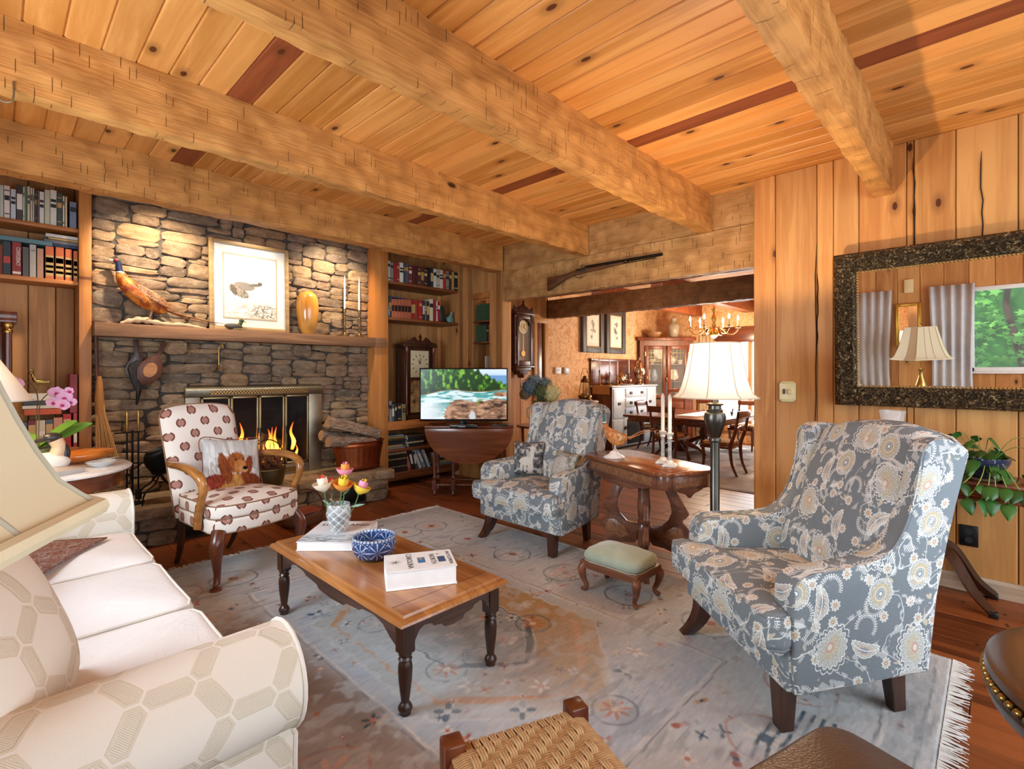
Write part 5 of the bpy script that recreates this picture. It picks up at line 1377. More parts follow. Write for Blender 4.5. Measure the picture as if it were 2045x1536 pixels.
# ------------------------------------------------------------------ fireplace insert
fi = thing('fireplace_screen', 'brass framed fireplace with four glass doors and a burning log fire', 'fireplace', (0, 5.03, 0))
M_fp = metal('#a59e8c', .42); M_fpb = metal('#9c8c66', .36)
MB().prism([(-.06, 1.15), (.02, 1.19), (.02, 1.085), (-.045, 1.085)], 1.145, 2.365, 'yz').build('hood', M_fp, fi, bevel=.004)
for x0, x1 in ((1.15, 1.265), (2.225, 2.36)): MB().box(x0, x1, -.03, .03, .30, 1.085).build('side_frame', M_fp, fi, bevel=.006)
MB().box(1.265, 2.225, -.03, .03, .30, .40).build('bottom_frame', M_fp, fi, bevel=.004)
g = G('vent_mesh', .4, .4, .8); x, y, z = g.xyz(g.tc()); g.color(g.mix(((x*230).sin()*(z*230).sin()).gt(.1), '#a5824f', '#2b1b12')); M_vent = g.m
MB().box(1.33, 2.20, -.062, -.050, 1.103, 1.140).build('vent_mesh', M_vent, fi); MB().box(1.40, 2.12, -.034, -.030, .325, .375).build('vent_mesh', M_vent, fi)
M_pane = thin('smoked_pane', '#20262c', .22)
for a, b in ((1.268, 1.500), (1.506, 1.744), (1.750, 1.984), (1.990, 2.222)):
    d = MB().box(a, a+.018, -.035, -.012, .405, 1.08).box(b-.018, b, -.035, -.012, .405, 1.08).box(a, b, -.035, -.012, .405, .425).box(a, b, -.035, -.012, 1.062, 1.08).build('door', M_fpb, fi, bevel=.003)
    MB().box(a+.018, b-.018, -.025, -.022, .425, 1.062).build('pane', M_pane, d)
    MB().box(b-.014 if a < 1.6 else a+.004, b-.004 if a < 1.6 else a+.014, -.045, -.035, .70, .78).build('door_handle', M_black, d)
MB().box(1.27, 2.22, .36, .40, .28, 1.15).box(1.22, 1.27, .02, .40, .28, 1.15).box(2.22, 2.27, .02, .40, .28, 1.15).box(1.22, 2.27, .02, .40, 1.10, 1.15).box(1.22, 2.27, .02, .40, .27, .305).build('firebox', plain('#171310', .95), fi)
gr = MB()
for k in range(7): gr.tube([(1.45+k*.1, .06, .42), (1.45+k*.1, .30, .42)], .010, 6)
gr.tube([(1.42, .07, .42), (2.08, .07, .42)], .010, 6).tube([(1.42, .28, .42), (2.08, .28, .42)], .010, 6)
for x_ in (1.46, 2.04):
    for y_ in (.08, .28): gr.tube([(x_, y_, .305), (x_, y_, .42)], .010, 6)
gr.build('grate', M_iron, fi)
M_bark = (lambda g: (g.color(g.ramp(g.noise(g.scaled(g.tc(), 5, 30, 30), 2.2, 5, .7), [(.3, '#4b3c31'), (.5, '#8d7767'), (.68, '#b8a491')])).bump(g.noise(g.scaled(g.tc(), 5, 30, 30), 2.2, 5, .7), .9, .015)).m)(G('log_bark', .95, .1))
M_cut = (lambda g: g.color(g.mix(g.noise(g.tc(), 30, 3), '#c9a27a', '#9a6f4a')).m)(G('cut_wood', .8, .2))
M_char = (lambda g: g.color(g.mix(g.noise(g.tc(), 14, 4), '#17120f', '#6f665f')).m)(G('charred_log', .95, .1))
def log_mesh(L, r, seed, half=False):
    rr = random.Random(seed); n = 12; prof = [1+rr.uniform(-.14, .14) for _ in range(n)]; v = []
    for i in range(9):
        for k in range(n):
            a = 2*PI*k/n; q = r*prof[k]*(1+rr.uniform(-.05, .05)); z = q*math.sin(a)
            if half and z < -r*.1: z = -r*.1
            v.append((-L/2+L*i/8, q*math.cos(a), z))
    f = [(i*n+k, i*n+(k+1) % n, (i+1)*n+(k+1) % n, (i+1)*n+k) for i in range(8) for k in range(n)]
    return MB().add(v, f), [tuple(range(n)), tuple(96+k for k in range(n))], v
def add_log(name, parent, L, r, seed, mat, xf, half=False, cut=M_cut):
    mb, caps, v = log_mesh(L, r, seed, half); mb.xf(xf); o = mb.build(name, mat, parent, smooth=60)
    for cp in caps: MB().add([tuple(xf(Vector(v[i])*1.001)) for i in cp], [tuple(range(len(cp)))]).build('cut_end', cut, o, fixn=False)
    return o
for k, (x_, y_, z_, L, r, a) in enumerate(((1.75, .14, .49, .60, .055, .05), (1.78, .24, .50, .58, .06, -.08), (1.72, .19, .60, .55, .055, .12), (1.95, .16, .62, .34, .04, .5))):
    m = Matrix.Rotation(a, 3, 'Z') @ Matrix.Rotation(a*.7, 3, 'Y'); add_log('burning_log', fi, L, r, 60+k, M_char, lambda p, m=m, x_=x_, y_=y_, z_=z_: m @ p+Vector((x_, y_, z_)), cut=M_char)
g = G('flame', 1, 0); z = g.xyz(g.tc('Generated'))[2]; c = g.ramp(z, [(0, '#ff7a1c'), (.25, '#ffc557'), (.6, '#ff8a2a'), (1, '#d8330a')]); g.color('#000000').emit(c, 4.5); M_flame = g.m
RFl = random.Random(8)
for k, (x_, h, w) in enumerate(((1.54, .20, .035), (1.58, .36, .05), (1.63, .30, .04), (1.70, .18, .03), (1.77, .24, .035), (1.83, .18, .03), (1.88, .22, .035), (1.93, .30, .035), (2.0, .16, .03), (2.08, .28, .035), (2.13, .15, .025), (1.67, .22, .04), (1.90, .34, .03))):
    b = Vector((x_, RFl.uniform(.03, .10), RFl.choice([.43, .47, .53]))); t = RFl.uniform(-.03, .03)
    p = smoothpath([b, b+Vector((t, 0, h*.3)), b+Vector((-t*.6, 0, h*.65)), b+Vector((t*.8, 0, h))], 4)
    MB().tube(p, rad([w*.6, w, w*.55, .001], len(p)), 8, flat=.5).build('flame', M_flame, fi, smooth=80)

# ------------------------------------------------------------------ on the mantel
MZ = 1.6805
pm_ = thing('mounted_pheasant', 'mounted cock pheasant with copper body standing on pale driftwood on the mantel', 'bird mount', (.86, 4.955, MZ))
M_copper_f = feather('copper_feathers', '#a1491a', '#d9852f', '#2c120a', 90); M_tailf = feather('brown_tail_feathers', '#8a5a3a', '#b98a62', '#4a2a1c', 60); M_wingf = feather('brown_wing_feathers', '#9a6a48', '#c09a78', '#5a3424', 45)
M_neckf = plain('#1f2a4a', .35); 
def mount(T):
    s = .50
    body = smoothpath([(-.16, 0, .40), (-.14, 0, .345), (-.085, 0, .28), (.0, 0, .215), (.085, 0, .16), (.14, 0, .13)], 6)
    MB().tube(body, rad([.028, .045, .062, .072, .055, .028], len(body)), 18, flat=1.05).build('body', M_copper_f, T, smooth=80)
    nk = smoothpath([(-.155, 0, .385), (-.168, 0, .43), (-.170, 0, .465), (-.176, 0, .487)], 5); MB().tube(nk, rad([.030, .024, .021, .020], len(nk)), 12).build('neck', M_neckf, T, smooth=80)
    MB().lathe([(.026, -.007), (.031, 0), (.026, .007)], 14, (-.160, 0, .405)).build('neck_ring', plain('#e9e6df', .5), T, smooth=80)
    MB().ball((-.182, 0, .497), .027, .020, .020).build('head', plain('#2c4a3f', .35), T, smooth=80)
    for sg in (1, -1): MB().ball((-.187, sg*.018, .498), .014, .006, .012).build('wattle', plain('#c0222a', .5), T, smooth=80)
    MB().tube([(-.205, 0, .497), (-.222, 0, .493), (-.232, 0, .484)], [.010, .007, .002], 8).build('beak', plain('#e3dccb', .4), T, smooth=80)
    for sg in (1, -1):
        o = MB().grid(lambda u, v, sg=sg: (-.07+.26*v, sg*(.060*math.sin(PI*min(1, .22+v*.6))+.014), .295-.155*v+.075*(u-.42)*math.sin(PI*min(1, .15+v*.85))**.7), 7, 10).build('wing', M_wingf, T, smooth=80); o.modifiers.new('t', 'SOLIDIFY').thickness = .010
    for k, (L, dz) in enumerate(((.50, -.085), (.40, -.055), (.30, -.07))):
        p = smoothpath([(.10, (k-1)*.008, .150), (.20, (k-1)*.012, .115), (.12+L*.6, (k-1)*.012, .10+dz*.35), (.12+L, (k-1)*.008, .085+dz*.45)], 6); MB().tube(p, rad([.026, .02, .012, .002], len(p)), 6, flat=.4).build('tail_feather', M_tailf, T, smooth=80)
    for sg in (1, -1):
        mb = MB().tube([(.03, sg*.022, .165), (.042, sg*.026, .115), (.025, sg*.026, .055)], [.018, .009, .006], 8)
        for dx, dy in ((-.035, 0), (-.025, .02), (-.025, -.02), (.02, 0)): mb.tube([(.025, sg*.026, .055), (.025+dx, sg*.026+dy, .046)], [.005, .0025], 6)
        mb.build('leg', plain('#8d6a4c', .5), T, smooth=80)
    dw = smoothpath([(-.16, 0, .008), (-.10, .01, .03), (-.02, 0, .045), (.06, -.01, .03), (.16, 0, .02), (.27, .01, .025), (.36, 0, .012), (.44, 0, .003)], 5)
    MB().tube(dw, [r*(1+.25*math.sin(i*1.7)) for i, r in enumerate(rad([.01, .026, .034, .028, .022, .024, .018, .004], len(dw)))], 10, flat=.75).xf(lambda p: Vector((p.x, p.y, max(0, p.z)))).build('driftwood', wood('driftwood', '#d9c6a8', '#a48a6b', 0, .85, 1.2, 0, bump=.6), T, smooth=50)
mount(pm_)
pc = thing('framed_duck_print', 'gold framed print of a flying duck, brightly lit in the middle of the mantel', 'picture', (1.665, 4.972, MZ))
pc.rotation_euler = (math.radians(-1.8), 0, 0)
M_frame = metal('#b39a6d', .4)
Wp, Hp = .345, .81
for a in ((-Wp, -Wp+.035, 0, Hp), (Wp-.035, Wp, 0, Hp), (-Wp+.035, Wp-.035, 0, .035), (-Wp+.035, Wp-.035, Hp-.035, Hp)): MB().box(a[0], a[1], -.03, 0, a[2], a[3]).build('frame_side', wood('pale_frame', '#b9996b', '#8f7048', 0, .45, 1, 0), pc, bevel=.007, seg=2)
MB().box(-Wp+.03, Wp-.03, -.012, -.006, .03, Hp-.03).build('mat_board', plain('#efe9dc', .8), pc)
def duckart():
    U, W = np.meshgrid(np.linspace(-1, 1, 130), np.linspace(-1, 1, 160)); C = np.ones(U.shape+(3,))*L3('#f4efe4')
    n = vnoise(U*2, W*7, 5, 3, 3); lay(C, sstep(W, -.45, -.62)*sstep(n, .45, .6)*.6, '#a99c84'); lay(C, sstep(vnoise(U*4-W*3, W*4, 6, 3, 8), .48, .6)*sstep(np.hypot((U-.55)/.6, (W+.78)/.28), 1.1, .6)*.8, '#6b6048')
    el = lambda cx, cy, rx, ry, a=0: np.hypot(((U-cx)*math.cos(a)+(W-cy)*math.sin(a))/rx, (-(U-cx)*math.sin(a)+(W-cy)*math.cos(a))/ry)
    f = vnoise(U*7+W*3, W*3, 8, 2, 4)
    lay(C, sstep(el(-.25, .02, .40, .13, -.08), 1.05, .95), '#a59a8c'); lay(C, sstep(el(.18, .09, .25, .05, .1), 1.1, .9), '#8d8170'); lay(C, sstep(el(.36, .14, .09, .06), 1.1, .9), '#7d725f'); lay(C, sstep(el(-.45, -.17, .40, .15, -.35), 1.05, .95), '#b9ac99'); lay(C, sstep(el(-.45, -.17, .40, .15, -.35), 1.05, .95)*sstep(f, .5, .6), '#7b7063')
    lay(C, sstep(el(-.65, -.12, .1, .2, .5), 1.05, .95)*.8, '#665c50'); return C
U, W = np.meshgrid(np.linspace(-1, 1, 130), np.linspace(-1, 1, 160))
npgrid('print', U*.225, np.full(U.shape, -.0135), .405+W*.285, duckart(), cmat('art_paper', .75, spec=.05), pc)
for a in ((-.235, -.225, .11, .70), (.225, .235, .11, .70), (-.225, .225, .11, .12), (-.225, .225, .69, .70)): MB().box(a[0], a[1], -.016, -.011, a[2], a[3]).build('mat_bevel', plain('#c9ad84', .7), pc)
dd = thing('duck_decoy', 'small painted duck decoy standing in front of the framed duck print', 'decoy', (1.50, 4.905, MZ))
MB().ball((0, 0, .028), .075, .034, .030, 16, 8).xf(lambda p: Vector((p.x, p.y, max(.0, p.z+.012*max(0, -p.x*12-.3))))).build('body', plain('#4a4438', .5), dd, smooth=80)
MB().ball((.012, 0, .014), .06, .030, .016).build('breast', plain('#b9a06a', .5), dd, smooth=80)
MB().tube([(.045, 0, .04), (.058, 0, .065), (.062, 0, .082)], [.020, .015, .017], 10).ball((.065, 0, .086), .021, .017, .018).build('head', plain('#3d4a2a', .4), dd, smooth=80)
MB().tube([(.082, 0, .083), (.105, 0, .076)], [.008, .004], 8, flat=.5).build('bill', plain('#8d7a4a', .4), dd, smooth=80)
wv_ = MB().lathe([(.048, 0), (.062, .02), (.088, .10), (.104, .20), (.107, .28), (.098, .36), (.074, .405), (.050, .418), (.052, .428), (.040, .434)], 28, (0, 0, 0)).build('turned_wood_vase', wood('spalted_maple', '#e0a04a', '#b26a22', 2, .18, .5, 0, .3, coat=.6, spec=.6), loc=(2.185, 4.945, MZ), smooth=50); tag(wv_, 'tall glossy honey coloured turned wood vase on the mantel', 'vase')
def brass_candle(label, x, y, h=.36):
    T = thing('brass_candlestick', label, 'candlestick', (x, y, MZ), 0, 'brass candlesticks on the mantel')
    MB().lathe([(.050, 0), (.052, .006), (.040, .016), (.018, .028), (.010, .05), (.013, .075), (.009, .09), (.011, .14), (.015, .17), (.010, .185), (.017, .20), (.009, .215), (.011, .25), (.018, .265), (.015, .28), (.020, .29)], 18).build('stick', metal('#8a754c', .35), T, smooth=45)
    MB().lathe([(.010, .288), (.010, .45), (.0085, .56), (.003, .640)], 12).build('candle', plain('#f1e8d8', .5), T, smooth=60)
    MB().tube([(0, 0, .64), (0, 0, .65)], .001, 5).build('wick', M_black, T)
brass_candle('brass candlestick with a tall white candle, the one nearer the wood vase', 2.585, 4.95)
brass_candle('brass candlestick with a tall white candle, the one nearer the bookcase post', 2.755, 4.955)

# hung on the stone below the mantel
be = thing('fireplace_bellows', 'black leather and wood bellows hanging on the stone wall by a cord', 'bellows', (.86, 4.955, 1.30)); be.rotation_euler = (0, math.radians(0), 0)
def bel(): return [(.0, -.11), (.055, -.075), (.085, 0), (.078, .06), (.045, .115), (.018, .14), (.016, .27), (-.016, .27), (-.018, .14), (-.045, .115), (-.078, .06), (-.085, 0), (-.055, -.075)]
bw = lambda ang, dx, y0, y1: MB().prism(bel(), y0, y1, 'xz').rot(ang, 'Y').move(dx, 0, 0)
bw(math.radians(-4), -.04, .012, .022).build('back_board', M_walnut, be, bevel=.002)
bw(math.radians(24), .02, -.036, -.022).build('front_board', wood('bellows_board', '#5d3522', '#341b10', 2, .4), be, bevel=.003)
MB().prism([(-.115, .03), (-.10, .07), (-.05, .10), (.02, .085), (.06, .03), (.04, -.05), (.0, -.10), (-.03, -.13), (-.05, -.17), (-.07, -.13), (-.095, -.06)], -.021, .011, 'xz').build('leather', plain('#15110f', .65), be, bevel=.004)
MB().lathe([(.045, 0), (.045, .004)], 22, sy=1.35).rot(PI/2, 'X').rot(math.radians(24), 'Y').move(.028, -.036, .02).build('oval_plaque', wood('pale_plaque', '#b57f4f', '#8f5c33', 0, .5), be, smooth=30)
MB().tube([(-.04, .0, -.14), (-.055, 0, -.26)], [.018, .008], 10).build('nozzle', M_iron, be)
nb = MB()
for k in range(16):
    a = k/15; nb.ball((-.118+.07*abs(math.sin(a*2))-.0, -.022, .05-.22*a), .0035, .0035, .0035, 6, 4)
o = nb.build('brass_studs', M_brass, be, smooth=80); o['kind'] = 'stuff'
MB().tube([(-.035, .018, .25), (-.03, .01, .34)], .002, 5).build('cord', M_black, be)
bh = MB().tube(smoothpath([(0, 0, -.10), (0, 0, .06), (.005, 0, .10), (.025, -.004, .115), (.032, -.004, .095), (.02, -.002, .085)], 5), .005, 8).ball((0, 0, -.11), .011).lathe([(.011, .0), (.005, .03)], 8, (0, 0, -.10)).build('brass_hook', M_brass, loc=(1.40, 4.975, 1.435), smooth=60); tag(bh, 'slender brass hook hanging on the stone just under the mantel', 'hook')

# ------------------------------------------------------------------ on the hearth
HZ = .302
br_ = thing('hearth_broom', 'straw hearth broom with a dark handle leaning in the corner by the post', 'broom', (.605, 4.87, HZ+.33))
MB().tube([(-.05, .11, 1.03), (-.045, .09, .62)], .013, 8).build('handle', M_mahogz, br_)
mb = MB(); rr = random.Random(3)
for k in range(70):
    a = rr.uniform(0, 6.28); t = rr.uniform(0, 1)**.5; x0, y0 = -.04+.012*math.cos(a)*t, .08+.010*math.sin(a)*t; x1, y1 = .0+.075*math.cos(a)*t, .02+.03*math.sin(a)*t
    mb.tube([(x0, y0, .60), (x0*.7+x1*.3, y0*.7+y1*.3, .34), (x1, y1, rr.uniform(.0, .03))], .004, 4)
o = mb.build('bristles', plain('#b98a55', .9), br_); o['kind'] = 'stuff'
MB().lathe([(.026, .34), (.030, .46), (.022, .58), (.014, .64)], 12, (-.035, .07, 0)).build('binding', plain('#a8713c', .85), br_, smooth=60)
ft = thing('fire_tool_stand', 'black iron fire tool stand with brass handles beside the broom', 'fire tools', (.74, 4.72, HZ))
MB().lathe([(.075, 0), (.078, .008), (.02, .02)], 20).tube([(0, 0, 0), (0, 0, .56)], .008, 8).tube([(-.11, 0, .545), (.06, 0, .545)], .006, 8).build('stand', M_iron, ft)
for x_, L in ((-.035, .52), (.035, .50)):
    o = MB().tube([(x_, -.012, .56), (x_, -.012, .05)], .006, 8).box(x_-.02, x_+.02, -.018, -.006, .03, .11).build('poker', M_iron, ft)
    MB().lathe([(.006, .55), (.010, .57), (.007, .60), (.011, .63), (.007, .66), (.009, .69), (.003, .71)], 10, (x_, -.012, 0)).build('tool_handle', M_brass, o, smooth=50)
ks = thing('coal_scuttle', 'black iron coal scuttle on a curved stand, behind the medallion armchair', 'coal scuttle', (.90, 4.66, HZ))
sc_ = MB().grid(lambda u, v: ((-.11-.03*math.sin(v*PI))*math.cos(u*2*PI)*(.45+.6*v)+.02*v, .10*math.sin(u*2*PI)*(.45+.6*v), .22+.19*v+.04*v*math.cos(u*2*PI)*-1), 20, 7, cu=True)
o = sc_.build('bucket', M_iron, ks, smooth=70); o.modifiers.new('t', 'SOLIDIFY').thickness = .006
MB().ball((0, 0, .225), .055, .05, .02).build('bucket_base', M_iron, ks, smooth=70)
for sg in (1, -1): MB().tube(smoothpath([(-.12, sg*.07, 0), (-.105, sg*.07, .09), (-.04, sg*.06, .15), (.0, sg*.03, .21), (.04, sg*.06, .15), (.10, sg*.07, .08), (.11, sg*.07, 0)], 5), .010, 8, flat=.6).build('leg', M_iron, ks)
bp = thing('brass_kettle', 'old brass pot with iron bail handle, heaped with pine cones on the hearth', 'pot', (1.70, 4.66, HZ))
MB().lathe([(.115, 0), (.125, .01), (.142, .08), (.150, .145), (.156, .148), (.150, .152), (.138, .10), (.12, .03), (.0005, .02)], 30, cap=False).build('pot_body', metal('#75694c', .42), bp, smooth=50)
MB().tube([(.152*math.cos(PI*k/16), .0, .14+.26*math.sin(PI*k/16)**.8) for k in range(17)], .005, 8).build('bail_handle', M_iron, bp)
MB().ball((0, 0, .13), .132, .132, .055).build('fill', plain('#3a1f13', .9), bp, smooth=70)
RP = random.Random(2)
cone_me = MB()
for j in range(6):
    for k in range(8):
        a = k*PI/4+j*.4; r = .020*math.sin(PI*(.15+.13*j)); z = -.02+.009*j; cone_me.add([(r*.4*math.cos(a), r*.4*math.sin(a), z+.006), (r*1.15*math.cos(a-.3), r*1.15*math.sin(a-.3), z), (r*1.3*math.cos(a), r*1.3*math.sin(a), z+.003), (r*1.15*math.cos(a+.3), r*1.15*math.sin(a+.3), z)], [(0, 1, 2, 3)])
cone_m = cone_me.mesh('pine_cone', smooth=0); cone_m.materials.append((lambda g: g.color(g.mix(g.noise(g.tc(), 60, 2), '#4a2313', '#9a6242')).m)(G('pine_cone_scales', .8)))
for k in range(34):
    a = k*2.4; t = (k/34)**.5; r = .118*t; o = bpy.data.objects.new('pine_cone', cone_m); COL.objects.link(o)
    o.location = (1.70+r*math.cos(a), 4.66+r*math.sin(a), HZ+.285-.125*t**2.2); o.rotation_euler = (RP.uniform(0, 3), RP.uniform(0, 3), 0)
    tag(o, 'brown pine cone heaped in the old brass pot', 'pine cone', 'pine cones in the brass pot')
tb = thing('copper_tub', 'oval ribbed copper tub holding split firewood at the end of the hearth', 'tub', (2.63, 4.74, HZ))
M_cop = metal('#a9603c', .38)
def tubf(u, v):
    a = 2*PI*u; rib = 1+.012*math.cos(a*26)*(.12 < v < .80); s = (.80+.20*v)*rib
    if v < .14: s *= 1.03
    return (.275*s*math.cos(a), .15*s*math.sin(a), .29*v)
o = MB().grid(tubf, 104, 9, cu=True).build('tub_body', M_cop, tb, smooth=50); o.modifiers.new('t', 'SOLIDIFY').thickness = .004
MB().prism([(.222*math.cos(2*PI*k/24), .122*math.sin(2*PI*k/24)) for k in range(24)], .002, .01).build('tub_floor', M_cop, tb)
for z, s in ((.29, 1.005), (.245, .97), (.05, .845)): MB().tube([(.277*s*math.cos(2*PI*k/40), .152*s*math.sin(2*PI*k/40), z) for k in range(40)], .006 if z < .29 else .008, 6, True).build('tub_band', M_cop, tb)
for k, (dx, dy, dz, L, r, ay, az) in enumerate(((-.03, -.02, .44, .60, .062, .26, .05), (.02, .04, .47, .58, .055, .30, -.05), (-.12, -.07, .35, .42, .05, .10, .12), (.0, -.05, .33, .40, .058, .16, -.05), (-.10, .05, .38, .5, .05, .2, .1))):
    m = Matrix.Rotation(az, 3, 'Z') @ Matrix.Rotation(ay, 3, 'Y')
    names = ['long split log lying topmost across the copper tub', 'split log behind the topmost one on the copper tub', 'thin round log poking out over the fireplace side of the tub', 'short thick log with a pale cut face in the copper tub', 'log underneath at the back of the copper tub']
    T = thing('firewood_log', names[k], 'log', (2.58+dx, 4.735+dy, HZ+dz-.045), 0, 'firewood in the copper tub')
    add_log('bark', T, L, r, 90+k, M_bark, lambda p, m=m: m @ p, half=(k in (0, 3)))
# papers and a flat basket on the floor between hearth and coffee table
bk = thing('magazine_basket', 'low flat basket with magazines on the floor before the hearth', 'basket', (1.86, 4.30, 0), .2)
o = MB().grid(lambda u, v: (.21*(.8+.2*v)*math.cos(2*PI*u), .15*(.8+.2*v)*math.sin(2*PI*u), .10*v), 30, 4, cu=True).build('basket_side', plain('#6e4526', .8), bk); o.modifiers.new('t', 'SOLIDIFY').thickness = .008
MB().prism([(.165*math.cos(2*PI*k/20), .118*math.sin(2*PI*k/20)) for k in range(20)], .0, .01).build('basket_floor', plain('#6e4526', .8), bk)
MB().tube([(.205*math.cos(PI*k/14), 0, .09+.20*math.sin(PI*k/14)) for k in range(15)], .008, 6).build('basket_handle', plain('#5d381e', .7), bk)
for k, (c, dx, a) in enumerate((('#8d4a34', 0, .1), ('#c9b49a', .01, -.15), ('#3b3f48', -.01, .3), ('#a8563f', .0, .05))):
    o = MB().box(-.13, .13, -.09, .09, 0, .012).build('magazine', plain(c, .5), loc=(1.86+dx, 4.30, .062+.0125*k), rz=.2+a); tag(o, ['rust red magazine lowest in the flat basket', 'cream magazine second in the flat basket', 'dark grey magazine near the top of the flat basket', 'red brown magazine on top of the flat basket'][k], 'magazine', 'magazines in the flat basket')
# ------------------------------------------------------------------ books
def cname(h):
    r, g_, b = [int(h[i:i+2], 16) for i in (1, 3, 5)]; mx, mn = max(r, g_, b), min(r, g_, b); l = (mx+mn)/2; s = (mx-mn)
    if s < 32: return 'black' if l < 50 else ('dark grey' if l < 100 else ('grey' if l < 165 else 'off white'))
    if r == mx:
        if l > 170: return 'cream'
        if g_ > r*.75: return 'tan' if l > 110 else 'olive brown'
        if g_-b > 25: return ('rust' if l > 90 else 'brown')
        return 'bright red' if s > 110 else ('dark red' if l < 110 else 'faded red')
    if g_ == mx: return 'dark green' if l < 90 else 'green'
    return 'navy' if l < 75 else 'slate blue'
ORD = 'first second third fourth fifth sixth seventh eighth ninth tenth eleventh twelfth thirteenth fourteenth fifteenth sixteenth seventeenth eighteenth nineteenth twentieth twenty-first twenty-second twenty-third'.split()
def upright(x, w, h, c, z, yf, d, phrase, k, lean=0, group=None, axis='x', band=None, label=None, name='book'):
    """standing book; spine faces -y (axis x) or -x (axis y)"""
    T = thing(name, label or f'{cname(c)} book, {ORD[k]} {phrase}', 'book', (0, 0, 0), 0, group)
    w -= .0015
    mb = MB().box(0, .0022, 0, d, 0, h).box(w-.0022, w, 0, d, 0, h).box(0, w, -.001, .0025, 0, h)
    pb = MB().box(.0022, w-.0022, .0025, d-.004, .003, h-.004)
    o = mb.build('cover', plain(c, .5), T, bevel=.0012, seg=1, smooth=0) if w > .008 else mb.build('cover', plain(c, .5), T, smooth=0)
    pb.build('page_block', plain('#d9d0ba', .85), T, smooth=0)
    if band:
        for z0, z1, bc in band: MB().box(.002, w-.002, -.002, -.0009, h*z0, h*z1).build('spine_label', plain(bc, .5), T, smooth=0)
    if axis == 'x': T.location = (x, yf, z); T.rotation_euler = (0, lean, 0)
    else: T.location = (yf, x+w, z); T.rotation_euler = (0, 0, -PI/2)
    return T
def bands(c, rr):
    l = sum(int(c[i:i+2], 16) for i in (1, 3, 5))/3; ink = '#2b2622' if l > 120 else rr.choice(['#c9ab6a', '#d9d2c2', '#b98d4a'])
    return rr.choice([[(.62, .80, ink)], [(.70, .84, ink), (.10, .16, ink)], [(.30, .74, ink)] if l < 90 else [(.66, .74, ink), (.50, .60, ink)], [(.84, .87, ink), (.12, .15, ink), (.55, .70, ink)], []])
RB = random.Random(17)
BL1 = [(0.039, 0.018, 0.226, '#b9bdb0'), (0.059, 0.03, 0.229, '#d9cdbd'), (0.092, 0.027, 0.213, '#b9bec4'), (0.121, 0.034, 0.252, '#453b33'), (0.155, 0.009, 0.244, '#c9c3b5'), (0.164, 0.011, 0.248, '#5d7a5c'), (0.177, 0.014, 0.254, '#cdb994'), (0.193, 0.011, 0.248, '#bdb3a5'), (0.205, 0.01, 0.247, '#b9ac95'), (0.217, 0.011, 0.236, '#4b3c38'), (0.23, 0.009, 0.239, '#5d5763'), (0.241, 0.026, 0.233, '#cfc7b8'), (0.269, 0.029, 0.255, '#bdb89f'), (0.299, 0.036, 0.261, '#d0cab9'), (0.336, 0.03, 0.249, '#3c4a47'), (0.368, 0.011, 0.232, '#d6c6a0'), (0.382, 0.012, 0.231, '#d0bd98'), (0.407, 0.04, 0.2, '#6d7788')]
BL2 = [(0.039, 0.007, 0.196, '#8c2f33'), (0.054, 0.039, 0.24, '#2f3a42'), (0.099, 0.048, 0.244, '#8f2f2c'), (0.152, 0.034, 0.217, '#5a5450'), (0.189, 0.035, 0.241, '#b5ada0'), (0.228, 0.035, 0.22, '#b98a70'), (0.273, 0.046, 0.245, '#c96f3e'), (0.328, 0.047, 0.247, '#c96f3e'), (0.382, 0.039, 0.242, '#c96f3e'), (0.429, 0.024, 0.236, '#c96f3e')]
BR1 = [(3.169, 0.042, 0.236, '#c9c3b5'), (3.213, 0.042, 0.222, '#7c8577'), (3.256, 0.049, 0.227, '#a31f2b'), (3.306, 0.039, 0.228, '#7d3f3a'), (3.346, 0.055, 0.254, '#d9d4c6'), (3.408, 0.024, 0.238, '#4a4b4a'), (3.434, 0.041, 0.242, '#4b5a66'), (3.481, 0.05, 0.23, '#7f3232'), (3.537, 0.038, 0.228, '#552824'), (3.577, 0.04, 0.228, '#4d221f'), (3.621, 0.045, 0.228, '#57302a'), (3.67, 0.046, 0.227, '#55302b'), (3.72, 0.05, 0.229, '#3f2a2a'), (3.774, 0.045, 0.26, '#231f20'), (3.823, 0.042, 0.283, '#2b3033'), (3.87, 0.048, 0.26, '#cfcabd'), (3.922, 0.045, 0.264, '#b9b09b'), (3.971, 0.058, 0.263, '#cdc3ab'), (4.034, 0.042, 0.265, '#b02a26'), (4.079, 0.053, 0.272, '#8a7e73'), (4.135, 0.039, 0.275, '#3d2c22'), (4.18, 0.041, 0.273, '#b58a55'), (4.226, 0.057, 0.273, '#1e1e1f')]
BR2 = [(3.185, 0.044, 0.232, '#39444a'), (3.231, 0.035, 0.22, '#b9694a'), (3.269, 0.048, 0.222, '#b9694a'), (3.32, 0.045, 0.225, '#b9694a'), (3.368, 0.049, 0.229, '#b56547'), (3.42, 0.044, 0.231, '#b56547'), (3.466, 0.053, 0.232, '#b56547'), (3.521, 0.023, 0.239, '#8c2c26'), (3.546, 0.033, 0.246, '#9b2f25'), (3.582, 0.023, 0.235, '#a5442c'), (3.607, 0.023, 0.233, '#8a2f2a'), (3.633, 0.057, 0.242, '#b8241f'), (3.695, 0.035, 0.244, '#2d3650'), (3.734, 0.021, 0.239, '#7b6a4c'), (3.758, 0.045, 0.243, '#3d2f27'), (3.806, 0.058, 0.274, '#d9d0b0'), (3.87, 0.044, 0.268, '#a02a30'), (3.918, 0.021, 0.261, '#d9cfc0'), (3.939, 0.041, 0.257, '#a9202c')]
